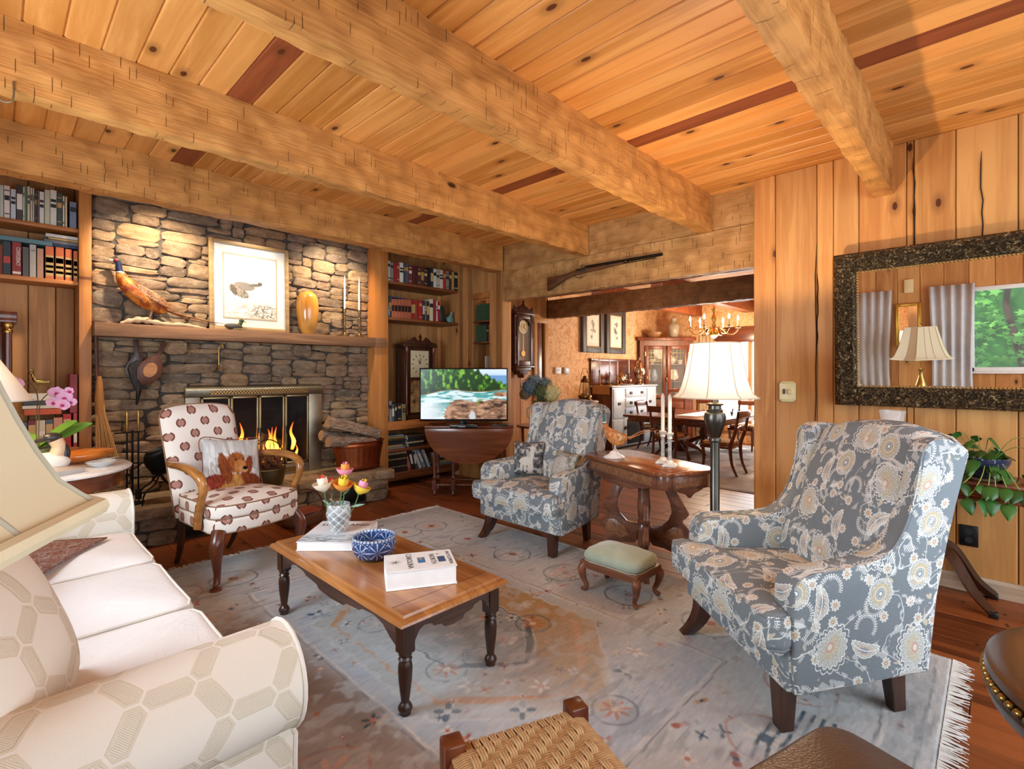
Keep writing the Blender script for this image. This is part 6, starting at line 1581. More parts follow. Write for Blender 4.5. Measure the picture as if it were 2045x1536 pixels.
BL3 = [(0.128, 0.049, 0.201, '#4d6273'), (0.179, 0.041, 0.212, '#7b2a2a'), (0.222, 0.049, 0.211, '#d0c3ae'), (0.272, 0.042, 0.213, '#4d5d63'), (0.315, 0.05, 0.225, '#c98b72'), (0.367, 0.047, 0.248, '#b3262a'), (0.425, 0.024, 0.254, '#a5303a')]
for k, (x, w, h, c) in enumerate(BL1): upright(x, w, h, c, 2.3925, 5.035, .16, 'along the topmost shelf over the pheasant side bookcase', k, 0, 'books on the shelf above', band=bands(c, RB))
PT = [(.74, .99, '#d0693c'), (.10, .72, '#c9a868'), (.34, .42, '#6e5a30'), (.18, .26, '#6b4a2c'), (.50, .66, '#4b3a22')]
for k, (x, w, h, c) in enumerate(BL2):
    T = upright(x, w, h*.98, c, 1.9925, 5.035, .16, 'on the second shelf of the pheasant side bookcase', k, 0, 'books on the shelf under the white ones', band=PT if c == '#c96f3e' else ([(.35, .55, '#b8402f')] if k == 1 else ([(.05, .12, '#e9ddc9')] if k == 2 else [])))
    if k == 2: text('spine_title', 'CONFEDERACY', .030, plain('#efe6d6', .5), T, (w*.62, -.003, h*.56), (PI/2, PI/2, 0), sx=.62); text('spine_title', '101', .020, plain('#efe6d6', .5), T, (w/2, -.003, .018), (PI/2, 0, 0))
    if k == 4: text('spine_title', 'LEE', .017, INK, T, (w/2, -.003, h*.80), (PI/2, 0, 0))
lay_b = [('teal book lying flat across the standing books of the second shelf', (.16, 5.125, 1.9925+.242), .30, .18, .034, '#5d7f86'), ('navy book lying lowest in the small pile over the patterned spines', (.36, 5.125, 1.9925+.245), .20, .17, .022, '#26304d'), ('grey book lying in the small pile over the patterned spines', (.36, 5.13, 1.9925+.268), .19, .16, .028, '#6c6d70'), ('tan book lying in the small pile over the patterned spines', (.375, 5.125, 1.9925+.297), .17, .15, .016, '#c39a62'), ('white book lying topmost in the small pile over the patterned spines', (.365, 5.13, 1.9925+.314), .18, .16, .026, '#cfc9bf')]
for n, loc, w, d, h, c in lay_b: book('book', n, w, d, h, c, loc, 0, spine_side=-1)
for k, (x, w, h, c) in enumerate(BL3): upright(x, w, h, c, .782 if False else .7405, 5.0, .15, 'in the low row behind the orchid leaves', k, 0, 'books behind the orchid', band=[(.12, .62, '#e6dccb')] if k % 2 == 0 else [(.5, .85, '#c9a26a')])
for n, z, w, h, c in (('orange book lying under the white books behind the orchid', .99, .20, .045, '#c9562f'), ('cream book lying in the pile behind the orchid', 1.036, .22, .026, '#dcd2c2'), ('dark grey book lying in the pile behind the orchid', 1.063, .21, .03, '#3f454b'), ('thick white book lying under the brass deer', 1.094, .23, .052, '#e4dccd')): book('book', n, w, .15, h, c, (.26, 5.085, z), 0, spine_side=-1)
upright(.405, .045, .29, '#8e2b33', .9965, 5.0, .15, '', 0, 0, label='tall dark red book standing at the post behind the orchid')
MB_ = lambda x: 3.085+(x-3.169)*(4.108-3.085)/(4.283-3.169)
for k, (x, w, h, c) in enumerate(BR1): upright(MB_(x), w*.915, min(h, .24)*.95, c, 2.337, 4.925, .16, 'from the post on the corner bookcase top shelf', k, 0, 'books on the corner bookcase top shelf', band=bands(c, RB))
LB = [(.34, .66, '#2a1a16')]
for k, (x, w, h, c) in enumerate(BR2): upright(MB_(x), w*.915, h*.95, c, 1.927, 4.925, .16, 'from the post on the corner bookcase middle shelf', k, 0, 'books on the corner bookcase middle shelf', band=LB if c in ('#b9694a', '#b56547') else bands(c, RB))
book('book', 'thin blue book lying on top of the brown volumes, corner bookcase', .25, .15, .014, '#474e6b', (3.235, 5.01, 1.927+.222), 0, spine_side=-1)
gb = MB().lathe([(.06, 0), (.066, .01), (.066, .185), (.058, .20), (.0005, .203)], 24).build('green_canister', plain('#24372b', .45), loc=(3.90, 5.03, 1.927), smooth=40); tag(gb, 'dark green round canister on the corner bookcase middle shelf', 'canister')
cf = thing('verdigris_figurine', 'small pale blue green animal bookend at the end of the middle shelf', 'figurine', (4.03, 4.975, 1.927))
MB().box(-.04, .04, -.03, .03, 0, .012).build('base', plain('#5d8580', .6), cf, bevel=.003)
mb = MB().tube(smoothpath([(-.02, 0, .012), (-.018, 0, .05), (.0, 0, .085), (.012, 0, .11)], 5), rad([.026, .028, .022, .015], 16), 12).ball((.016, 0, .122), .020, .017, .018)
for sg in (1, -1): mb.tube([(.010, sg*.010, .135), (.010, sg*.013, .150)], [.006, .001], 6).tube([(.015, sg*.012, .07), (.022, sg*.012, .014)], [.010, .008], 8)
mb.tube(smoothpath([(-.035, 0, .02), (-.05, .01, .04), (-.04, .015, .07)], 4), .006, 6).build('body', plain('#6f9a95', .6), cf, smooth=80)
af = MB().ball((0, 0, .05), .016, .014, .05).ball((.004, 0, .108), .017, .015, .017).build('blue_bookend', plain('#4f7f8e', .5), loc=(3.072+.028, 4.915, 1.927), smooth=80); tag(af, 'small blue bookend figure against the post, corner bookcase middle shelf', 'figurine')
# books on the ledge, in the lower shelves
for k, (x, w, h, c) in enumerate(((3.085, .022, .21, '#2d2320'), (3.11, .035, .235, '#8d9196'), (3.15, .030, .20, '#5c5a57'), (3.19, .022, .20, '#2d3135'), (3.225, .045, .205, '#20262c'), (3.285, .048, .19, '#8a8261'))): upright(x, w, h, c, .7425, 4.93, .15, 'from the post on the ledge beside the pillar clock', k, 0, 'books on the ledge', band=bands(c, RB))
st = 0
for X0, n, zz in ((3.20, 7, .4275), (3.47, 6, .4275)):
    z = zz
    for k in range(n):
        c = RB.choice(['#b9a577', '#c9bb92', '#8d98a0', '#2f3336', '#a88e55', '#5c4a34', '#34302c']); h = RB.uniform(.018, .032)
        if z+h > .60: break
        book('book', f'{cname(c)} book lying {ORD[k]} from the bottom, {"post side" if X0 < 3.3 else "television side"} pile under the ledge', RB.uniform(.19, .24), .17, h, c, (X0+RB.uniform(-.01, .01), 5.02, z), 0, spine_side=-1); z += h+.0005
for k in range(9): upright(3.085+k*.030, .029, .205, '#221a17', .1565, 4.93, .15, 'of the black set on the lowest shelf', k, 0, 'black set on the lowest shelf', band=[(.72, .78, '#a88b55'), (.30, .34, '#a88b55')])
o = book('book', 'wide tan book lying across the black set on the lowest shelf', .26, .16, .022, '#a88f73', (3.215, 5.02, .3625), 0, spine_side=-1)
for k, (x, w, h, c, ln) in enumerate(((3.375, .04, .255, '#a86a5c', -.30), (3.425, .035, .235, '#25211f', -.25), (3.475, .028, .22, '#4c4037', -.22), (3.53, .034, .24, '#b9bec2', -.42), (3.585, .040, .25, '#8b9196', -.45), (3.66, .030, .23, '#a5aeb5', -.42))): upright(x, w, h, c, .157, 4.93, .15, 'of the leaning books on the lowest shelf', k, ln, 'leaning books on the lowest shelf', band=[(.02, .14, '#b02a2f')] if k == 0 else [(.3, .8, '#d9d5cb')])
for k in range(5): 
    c = ['#6d7479', '#b08d5c', '#2c2c2e', '#9aa2a6', '#7f8b94'][k]; book('book', f'{cname(c)} book lying {ORD[k]} from the bottom behind the gateleg table legs', .22, .16, .03, c, (3.90, 5.02, .1565+k*.0305), 0, spine_side=-1)
for nm, Ls, z in (('upper', N1 if False else [(4.594, .040), (4.553, .040), (4.512, .040), (4.470, .041), (4.430, .039), (4.390, .039), (4.35, .039)], 1.9305), ('lower', [(4.60, .040), (4.562, .037), (4.524, .037), (4.488, .034), (4.452, .034), (4.418, .032), (4.384, .032), (4.35, .032)], 1.6725)):
    for k, (y, w) in enumerate(Ls):
        c = '#35523a' if nm == 'upper' or k < 5 else ['#2a2622', '#8c4a32', '#b7ab8c'][k-5]
        upright(y, w, .205, c, z, 4.165, .14, f'from the bookcase side on the {nm} niche shelf', k, 0, 'books in the wall niche', axis='y', band=[(.6, .7, '#a88b4a')] if nm == 'lower' and k >= 5 else [])
book('book', 'thin dark book lying on the green volumes in the wall niche', .20, .12, .018, '#3a2c24', (4.235, 4.47, 1.6725+.207), PI/2, spine_side=1)
for k in range(4): 
    c = ['#c9c0a5', '#a59c86', '#8f8a78', '#d0c8b0'][k]; T = upright(4.46-k*.03, .025, .30, c, .8505+.0, 4.17, .14, 'of the tall pale books low in the niche', k, 0, 'tall pale books in the niche', axis='y', band=[])
    T.location.z = 1.20
MB().box(4.118, 4.34, 4.345, 4.642, 1.182, 1.2).build('niche_shelf', M_shelf_dark, cw, bevel=.002)

# ------------------------------------------------------------------ clocks and figures in the bookcases
pl = thing('pillar_clock', 'old pillar and scroll shelf clock with a cream dial, behind the television', 'clock', (3.585, 5.08, .7425))
MB().box(-.215, .215, -.07, .08, .0, .86).build('case', M_walnut, pl, bevel=.004)
for q in ((.245, .10, .86, .90), (.235, .095, 0, .05)): MB().box(-q[0], q[0], -q[1], .09, q[2], q[3]).build('moulding', M_walnut, pl, bevel=.006)
MB().prism([(-.235, .90), (.235, .90), (.235, .915), (.17, .925), (.12, .965), (.08, .985), (.05, .945), (.0, .93), (-.05, .945), (-.08, .985), (-.12, .965), (-.17, .925), (-.235, .915)], -.09, -.075, 'xz').build('scroll_top', M_walnut, pl, bevel=.002)
MB().lathe([(.012, .93), (.02, .945), (.008, .96), (.022, .985), (.006, 1.01), (.002, 1.03)], 12, (0, -.085, 0)).build('finial', M_walnut, pl, smooth=50)
for sg in (1, -1): MB().lathe([(.018, .05), (.022, .09), (.013, .11), (.015, .45), (.013, .78), (.022, .80), (.018, .86)], 12, (sg*.195, -.088, 0)).build('column', M_mahogz, pl, smooth=40)
MB().box(-.13, .13, -.075, -.07, .50, .82).build('dial', plain('#d9cda8', .6), pl)
tk = MB()
for k in range(12):
    a = k*PI/6; tk.box(-.004, .004, -.0765, -.075, -.014, .014).v; n = 8; tk.v[-8:] = [(math.sin(a)*.105+px*math.cos(a)+pz*math.sin(a), py, .66+math.cos(a)*.105-px*math.sin(a)+pz*math.cos(a)) for px, py, pz in tk.v[-8:]]
tk.build('numerals', M_black, pl)
for a, L in ((-.5, .06), (.15, .085)): MB().tube([(0, -.078, .66), (L*math.sin(a), -.078, .66+L*math.cos(a))], [.005, .0015], 5).build('clock_hand', M_black, pl)
MB().box(-.13, .13, -.075, -.07, .08, .46).build('painted_panel', (lambda g: g.color(g.ramp(g.noise(g.tc(), 9, 4, .6), [(.4, '#c7a878'), (.52, '#a5845a'), (.6, '#5c4632')])).m)(G('painted_glass', .3)), pl)
tc_ = thing('column_clock', 'dark mahogany shelf clock with brass capped columns, partly out of frame', 'clock', (-.16, 5.05, .7425))
MB().box(-.26, .255, -.05, .10, 0, .93).build('case', M_mahogz, tc_, bevel=.004); MB().box(-.28, .285, -.08, .11, .905, .935).box(-.27, .285, -.075, .11, .93, .985).build('cornice', M_mahogz, tc_, bevel=.006)
for sx in (-.23, .235):
    o = MB().lathe([(.026, .05), (.024, .84)], 14, (sx, -.062, 0)).build('column', M_mahogz, tc_, smooth=40)
    MB().lathe([(.026, .835), (.030, .85), (.022, .862), (.033, .885), (.028, .905)], 14, (sx, -.062, 0)).build('capital', M_brass, o, smooth=50)
MB().box(-.17, .16, -.055, -.05, .1, .85).build('door_panel', M_mahog, tc_, bevel=.003)
de = thing('brass_deer', 'small brass deer standing on the pile of books behind the orchid', 'figurine', (.26, 5.06, 1.1465))
mb = MB().tube(smoothpath([(-.035, 0, .085), (.0, 0, .08), (.035, 0, .085)], 5), rad([.020, .019, .018], 11), 10).tube(smoothpath([(-.035, 0, .088), (-.050, 0, .115), (-.055, 0, .14)], 4), [.014]*4+[.009]*5, 8).ball((-.062, 0, .148), .016, .009, .010)
for sx, sy in ((-.03, .01), (-.03, -.01), (.032, .01), (.032, -.01)): mb.tube([(sx, sy, .08), (sx+.006, sy, .045), (sx-.002, sy, .0)], [.008, .004, .0035], 6)
for sg in (1, -1): mb.tube(smoothpath([(-.055, sg*.004, .152), (-.05, sg*.016, .17), (-.06, sg*.022, .185)], 4), .0022, 5).tube([(-.052, sg*.014, .168), (-.066, sg*.016, .178)], .0018, 5)
mb.tube([(.045, 0, .092), (.055, 0, .085)], [.005, .002], 6).build('body', metal('#a08a52', .35), de, smooth=70)

# ------------------------------------------------------------------ far end table and what stands on it
EZ = .715
ett = thing('marble_end_table', 'round end table with white marble top and mahogany rim beyond the sofa', 'side table', (.215, 4.13, 0))
MB().lathe([(.41, .69), (.425, .695), (.428, .705), (.415, .715)], 48).build('marble_top', (lambda g: g.color(g.mix(g.noise(g.tc(), 6, 5, .6, 1.5).sm(.48, .6)*.5, '#efecea', '#c9c6c6')).m)(G('white_marble', .2, .5)), ett, smooth=40)
MB().lathe([(.39, .60), (.385, .63), (.395, .69)], 48).build('apron', M_mahog, ett, smooth=40)
MB().lathe([(.05, .05), (.04, .15), (.06, .3), (.045, .5), (.07, .60)], 20).build('pedestal', M_mahogz, ett, smooth=40)
for k in range(4): a = k*PI/2+.5; MB().tube(smoothpath([(.03*math.cos(a), .03*math.sin(a), .16), (.18*math.cos(a), .18*math.sin(a), .10), (.30*math.cos(a), .30*math.sin(a), .014)], 5), .02, 8).build('leg', M_mahogz, ett)
le = thing('table_lamp', 'table lamp with a pale cone shade on the marble end table', 'lamp', (-.055, 3.95, EZ))
MB().lathe([(.22, .43), (.06, .70)], 36, cap=False).build('shade', shade_mat('pale_cone_shade', '#efe2d2', .55, '#ffdcb0'), le, smooth=80)
MB().tube([(.221*math.cos(k*PI/20), .221*math.sin(k*PI/20), .43) for k in range(40)], .004, 6, True).build('shade_trim', plain('#e4dccf', .7), le)
MB().lathe([(.07, 0), (.072, .012), (.03, .03), (.05, .10), (.06, .17), (.025, .28), (.018, .34), (.008, .36), (.008, .55)], 20).build('base', M_obrass, le, smooth=50); MB().ball((0, 0, .56), .028, .028, .038).build('bulb', (lambda g: g.emit('#ffe0b0', 6).m)(G('lit_bulb_end')), le)
oc = thing('orchid', 'pink orchid in a pot with broad green leaves on the end table', 'orchid', (.19, 4.27, EZ))
MB().lathe([(.055, 0), (.075, .10), (.08, .115), (.07, .115), (.0005, .10)], 20, cap=False).build('pot', plain('#7b8a6a', .5), oc, smooth=50)
M_orl = plain('#6f9d3c', .35, 0, .5)
for k, (a, L, r) in enumerate(((-2.75, .24, .9), (-.35, .20, 1.2), (.0, .27, 1.0), (2.2, .15, .5))):
    def lf(u, v, a=a, L=L, r=r):
        w = .052*math.sin(PI*min(1, .08+.92*v))**.7; x = L*v; z = .115+r*.19*v-.13*v*v*r*.5; return (x*math.cos(a)-(u-.5)*2*w*math.sin(a), x*math.sin(a)+(u-.5)*2*w*math.cos(a)*.75, z+.012*(2*u-1)**2+(u-.5)*1.3*w*(1 if math.cos(a) > 0 else -1)*1.0)
    MB().grid(lf, 5, 9).build('leaf', M_orl, oc, smooth=80)
M_stem = plain('#5a4a2c', .6); M_orp = (lambda g: g.color(g.mix(g.noise(g.tc(), 30, 2), '#d98fc0', '#f3c9e2')).m)(G('orchid_petal', .6))
stems = [smoothpath([(0, 0, .11), (.0, 0, .30), (.005, 0, .44), (-.03, -.02, .52), (-.10, -.03, .51), (-.15, -.03, .47)], 6), smoothpath([(.01, 0, .11), (.012, 0, .28), (.02, 0, .40), (.07, -.01, .46), (.125, -.02, .43), (.15, -.02, .36)], 6)]
for p in stems: MB().tube(p, .0032, 6).build('flower_stem', M_stem, oc)
def obloom(c, s, a):
    mb = MB(); M = Matrix.Rotation(a, 3, 'Y') @ Matrix.Rotation(.2, 3, 'X')
    for t, L, w in ((0, .9, .62), (PI, .9, .62), (PI/2, .8, .4), (-2.2, .75, .36), (-.95, .75, .36)):
        mb.grid(lambda u, v: Vector(c)+M @ Vector((s*(L*v*math.cos(t)-(u-.5)*2*w*math.sin(PI*min(1, v*.9+.1))**.8*math.sin(t)), -.006*math.sin(PI*v)-.004*(w > .5), s*(L*v*math.sin(t)+(u-.5)*2*w*math.sin(PI*min(1, v*.9+.1))**.8*math.cos(t)))), 5, 6)
    o = mb.build('bloom', M_orp, oc, smooth=80); MB().ball((c[0], c[1]-.012, c[2]-.008), .010, .012, .009).build('bloom_lip', plain('#c2266e', .5), o, smooth=80)
for c, s, a in (((-.10, -.05, .52), .055, .1), ((-.155, -.05, .47), .05, -.3), ((.09, -.03, .46), .05, .2), ((.125, -.04, .43), .05, -.2), ((.115, -.05, .385), .048, .4), ((.155, -.03, .40), .04, .1), ((.075, -.04, .40), .042, .2), ((.15, -.04, .47), .03, .9), ((-.16, -.04, .38), .035, .2)): obloom(c, s, a)
lo = thing('loon_decoy', 'black and white carved water bird on the end table in front of the orchid', 'figurine', (.232, 4.02, EZ))
MB().ball((0, 0, .055), .10, .06, .06).build('body', plain('#e9e4da', .4), lo, smooth=80)
MB().tube(smoothpath([(.03, 0, .08), (.045, 0, .14), (.03, 0, .185)], 5), rad([.042, .034, .036], 11), 14).build('neck', plain('#d9b894', .4), lo, smooth=80)
MB().tube(smoothpath([(.058, 0, .05), (.072, 0, .10), (.062, 0, .15), (.045, 0, .185)], 5), rad([.03, .026, .020, .012], 16), 12).build('nape', plain('#2b2a2c', .3), lo, smooth=80)
MB().ball((.015, 0, .20), .046, .034, .030).tube([(-.02, 0, .198), (-.085, 0, .168)], [.022, .004], 10).build('head', plain('#332f2c', .3), lo, smooth=80)
wb_ = MB().grid(lambda u, v: (.165*(2*v-1), .075*math.sin(PI*(.06+.88*v))*math.sin(u*2*PI), .052-.045*math.cos(u*2*PI)*math.sin(PI*(.06+.88*v))**.6+.012*(2*v-1)**2), 18, 15, cu=True).build('carved_wood_block', wood('burl_block', '#c9762f', '#8a4518', 0, .15, .8, 0, .5, coat=.6), loc=(.40, 4.22, EZ), rz=.15, smooth=60); tag(wb_, 'polished orange burl wood carving lying on the end table', 'carving')
ds = thing('shell_dish', 'small pale dish with a spoon near the edge of the marble table', 'dish', (.47, 4.00, EZ))
MB().lathe([(.03, 0), (.055, .012), (.078, .034), (.075, .036), (.05, .017), (.0005, .012)], 26, cap=False, sy=.8).build('dish_body', plain('#c3c6c6', .25), ds, smooth=60)
MB().tube([(-.06, 0, .035), (.02, 0, .045), (.09, .01, .05)], [.010, .008, .004], 8, flat=.4).build('spoon', plain('#aab0ae', .3), ds, smooth=80)
mg = MB().box(-.12, .12, -.085, .085, 0, .028).build('magazine_pile', plain('#b9b2ae', .45), loc=(.235, 3.86, EZ), rz=.6, bevel=.002); tag(mg, 'pale magazine lying at the front edge of the marble table', 'magazine')
# ------------------------------------------------------------------ musket on the header, hook on the beam
mk = thing('musket', 'antique percussion musket hung along the hewn header beam', 'musket', (4.105, 2.78, 2.33))
MB().prism([(.65, -.02), (.65, -.165), (.61, -.155), (.42, -.075), (.30, -.045), (.22, -.04), (.0, -.028), (-.28, -.010), (-.28, .004), (.10, .004), (.22, .012), (.30, .004), (.40, -.018), (.52, -.02)], -.018, .018, 'yz').build('stock', wood('gun_stock', '#6a4028', '#351c10', 1, .35, 1.2, 0, coat=.3), mk, bevel=.006, seg=2)
MB().tube([(0, .16, .016), (0, -.66, .014)], [.018, .014], 12).tube([(0, .05, -.012), (0, -.60, -.008)], .004, 6).build('barrel', metal('#3a3733', .4), mk, smooth=50)
MB().box(-.022, -.012, .12, .27, -.022, .012).tube([(-.016, .19, .01), (-.016, .205, .035), (-.016, .185, .045)], .006, 6).build('lock_plate', metal('#5a554c', .4), mk, bevel=.002)
MB().tube(smoothpath([(0, .30, -.045), (0, .26, -.075), (0, .20, -.075), (0, .17, -.042)], 4), .003, 6).build('trigger_guard', M_obrass, mk)
for y in (-.05, -.3): MB().lathe([(.015, -.012), (.015, .012)], 12).rot(PI/2, 'X').move(0, y, .004).build('barrel_band', M_obrass, mk)
bhk = MB().tube(smoothpath([(0, 0, .05), (0, 0, -.01), (-.01, 0, -.04), (-.035, 0, -.045), (-.045, 0, -.02)], 5), .0035, 8).build('iron_hook', metal('#8f8574', .4), loc=(.062, 2.925, 2.455)); tag(bhk, 'bent wire hook screwed into the beam over the white books', 'hook')

# ------------------------------------------------------------------ passage: wall clock, pitcher of hydrangeas, lantern
wk = thing('wall_clock', 'ornate dark carved wall clock with arched glass and pendulum in the passage', 'clock', (5.335, 4.97, 0))
M_ck = wood('clock_wood', '#5b3022', '#2d140d', 2, .35, 1.2, 0, spec=.5)
MB().box(-.165, .165, .04, .085, 1.40, 2.14).box(-.165, -.12, -.08, .04, 1.40, 2.14).box(.12, .165, -.08, .04, 1.40, 2.14).box(-.12, .12, -.08, .04, 1.40, 1.47).box(-.12, .12, -.08, .04, 2.08, 2.14).build('case', M_ck, wk, bevel=.004)
for z in (2.14, 1.37): MB().box(-.20, .20, -.10, .085, z, z+.03).build('moulding', M_ck, wk, bevel=.006)
MB().prism([(-.19, 2.17), (-.15, 2.23), (-.12, 2.20), (-.09, 2.25), (-.04, 2.26), (0, 2.31), (.04, 2.26), (.09, 2.25), (.12, 2.20), (.15, 2.23), (.19, 2.17)], -.06, -.03, 'xz').build('crest', M_ck, wk, bevel=.004)
for x in (-.185, .185, 0): MB().lathe([(.014, 0), (.020, .02), (.008, .04), (.015, .06), (.003, .09)], 10, (x, -.05, 2.17 if x else 2.30)).build('finial', M_ck, wk, smooth=50)
for sx in (-1, 1): MB().lathe([(.016, 1.42), (.020, 1.46), (.012, 1.50), (.016, 1.56), (.011, 1.60), (.014, 1.78), (.020, 1.80), (.014, 1.82), (.011, 1.98), (.018, 2.04), (.012, 2.06), (.020, 2.12)], 10, (sx*.185, -.06, 0)).build('column', M_ck, wk, smooth=40)
MB().prism([(-.17, 1.37), (.17, 1.37), (.14, 1.32), (.10, 1.33), (.07, 1.27), (.03, 1.28), (0, 1.22), (-.03, 1.28), (-.07, 1.27), (-.10, 1.33), (-.14, 1.32)], -.06, .06, 'xz').build('bracket', M_ck, wk, bevel=.005)
MB().box(-.12, .12, -.035, -.03, 1.47, 2.08).build('back_board', plain('#9c7850', .6), wk)
arch = [(.12, 1.47)]+[(.115*math.cos(PI*k/12), 1.965+.115*math.sin(PI*k/12)) for k in range(13)]+[(-.12, 1.47)]
MB().prism([(.12, 2.08), (-.12, 2.08)]+[(-.115, 1.96)]+[(-.115*math.cos(PI*k/12), 1.965+.110*math.sin(PI*k/12)) for k in range(13)][1:-1]+[(.115, 1.96)], -.082, -.07, 'xz').build('arch_spandrel', M_ck, wk)
MB().lathe([(.098, 0), (.098, .006)], 28).rot(PI/2, 'X').move(0, -.045, 1.955).build('dial', plain('#e3d6b0', .5), wk)
MB().lathe([(.05, 0), (.05, .004)], 24).rot(PI/2, 'X').move(0, -.051, 1.955).build('dial_center', metal('#b39a5a', .35), wk)
for a, L in ((.4, .05), (2.2, .08)): MB().tube([(0, -.057, 1.955), (L*math.sin(a), -.057, 1.955+L*math.cos(a))], [.004, .0015], 5).build('clock_hand', M_black, wk)
pb = MB().box(-.006, .006, -.05, -.046, 1.60, 1.86); pb2 = MB().lathe([(.042, -.004), (.046, 0), (.042, .004)], 20).rot(PI/2, 'X').move(0, -.048, 1.575); pb.join(pb2).build('pendulum', M_brass, wk)
MB().box(-.118, .118, -.076, -.073, 1.475, 1.98).build('glass', thin('clock_glass', a=.08), wk)
hs_ = thing('plant_stand', 'small dark half round table behind the wing chair in the passage opening', 'side table', (4.42, 3.86, 0))
MB().lathe([(.235, .665), (.24, .675), (.235, .688)], 30).build('table_top', M_mahog, hs_, smooth=40)
for k in range(3): a = k*2.09+.6; MB().tube([(.18*math.cos(a), .18*math.sin(a), .665), (.16*math.cos(a), .16*math.sin(a), 0)], [.018, .012], 8).build('leg', M_mahogz, hs_)
hp = thing('hydrangea_pitcher', 'stoneware pitcher of dried blue and cream hydrangeas behind the wing chair', 'flowers', (4.42, 3.83, .6895))
MB().lathe([(.055, 0), (.075, .04), (.085, .11), (.07, .18), (.055, .21), (.062, .235), (.056, .235), (.05, .2), (.0005, .05)], 22, cap=False).build('pitcher', plain('#8f9aa0', .35), hp, smooth=60)
MB().tube(smoothpath([(-.05, .04, .20), (-.11, .08, .19), (-.10, .075, .09), (-.06, .045, .07)], 5), .009, 8).build('pitcher_handle', plain('#b9a890', .4), hp)
RH = random.Random(5)
def cluster(name, c, r, mat, n, s, flat=1.):
    mb = MB()
    for k in range(n):
        z = 1-2*(k+.5)/n; a = k*2.399; q = math.sqrt(1-z*z); p = Vector((c[0]+r*q*math.cos(a), c[1]+r*q*math.sin(a), c[2]+r*z*flat)); nn = Vector((q*math.cos(a), q*math.sin(a), z)); t = nn.orthogonal().normalized(); b = nn.cross(t); ro = RH.uniform(0, 3)
        for w in range(4):
            an = ro+w*PI/2; d1 = t*math.cos(an)+b*math.sin(an); d2 = t*math.cos(an+.5)+b*math.sin(an+.5); d3 = t*math.cos(an-.5)+b*math.sin(an-.5)
            mb.add([p, p+d3*s*.8+nn*s*.1, p+d1*s*1.2+nn*s*.3, p+d2*s*.8+nn*s*.1], [(0, 1, 2, 3)])
    mb.ball(c, r*.85, r*.85, r*.85*flat, 10, 6); return mb.build(name, mat, hp)
for c, r, m in (((-.10, .06, .44), .10, '#5d7078'), ((.02, .10, .50), .09, '#7d8f94'), ((.08, -.02, .47), .085, '#6b7d74'), ((.07, -.13, .37), .115, '#d3c88c'), ((-.02, -.05, .38), .09, '#59663c'), ((-.13, .10, .36), .06, '#8a7a5a')): cluster('flower_head', c, r, plain(m, .8), 60, .020)
for k in range(9):
    a = RH.uniform(0, 6.28); MB().grid(lambda u, v: (math.cos(a)*(.05+.17*v)-(u-.5)*.07*math.sin(PI*v)*math.sin(a), math.sin(a)*(.05+.17*v)+(u-.5)*.07*math.sin(PI*v)*math.cos(a), .27+.10*v-.12*v*v), 3, 6).build('leaf', plain('#5a6a35', .6), hp, smooth=80)
for a in range(5): MB().tube([(0, 0, .1), (.05*math.cos(a*1.3), .05*math.sin(a*1.3), .36)], .004, 5).build('stem', plain('#5a5a35', .7), hp)
lt = thing('marble_stand', 'small round marble topped stand under the brass lantern by the wallpaper', 'side table', (5.95, 4.28, 0))
MB().lathe([(.19, .865), (.20, .88), (.19, .895)], 30).build('marble_top', plain('#d9d3ca', .25), lt, smooth=40); MB().lathe([(.03, .05), (.04, .3), (.03, .6), (.05, .865)], 14).build('pedestal', M_mahogz, lt, smooth=40)
for k in range(3): a = k*2.09; MB().tube(smoothpath([(.02*math.cos(a), .02*math.sin(a), .14), (.14*math.cos(a), .14*math.sin(a), .08), (.2*math.cos(a), .2*math.sin(a), .01)], 4), .014, 8).build('leg', M_mahogz, lt)
ln = thing('brass_lantern', 'old brass and glass lantern with a bail handle on the marble stand', 'lantern', (5.95, 4.28, .8955))
M_lan = metal('#8d7145', .35)
MB().lathe([(.10, 0), (.105, .02), (.085, .035), (.10, .05), (.10, .075), (.055, .09), (.05, .10)], 20).build('base', M_lan, ln, smooth=40); MB().lathe([(.05, .26), (.06, .28), (.045, .31), (.025, .33), (.03, .35), (.01, .36)], 18).build('cap', M_lan, ln, smooth=40)
MB().lathe([(.048, .10), (.062, .16), (.060, .20), (.048, .26)], 20, cap=False).build('globe', thin('amber_globe', '#f0c27a', .30), ln, smooth=60)
for k in range(4): a = k*PI/2+.4; MB().tube([(.085*math.cos(a), .085*math.sin(a), .07), (.07*math.cos(a), .07*math.sin(a), .20), (.052*math.cos(a), .052*math.sin(a), .28)], .005, 6).build('guard_wire', M_lan, ln)
MB().tube([(.10*math.cos(PI*k/12), 0, .24+.23*math.sin(PI*k/12)) for k in range(13)], .004, 6).build('bail_handle', M_lan, ln)
for n, x, c in (('white square thermostat on the wallpaper, the one nearer the passage door', 6.28, '#efeae2'), ('small grey round faced thermostat on the wallpaper beside the white one', 6.50, '#b9b6b0')):
    T = thing('thermostat', n, 'thermostat', (x, 5.045, 1.33)); MB().box(-.07, .07, -.02, .014, -.055, .055).build('case', plain(c, .4), T, bevel=.008)
    MB().box(-.03, .03, -.022, -.0195, -.01, .03).build('display', plain('#6f7468' if x < 6.4 else '#e5e2dc', .3), T)
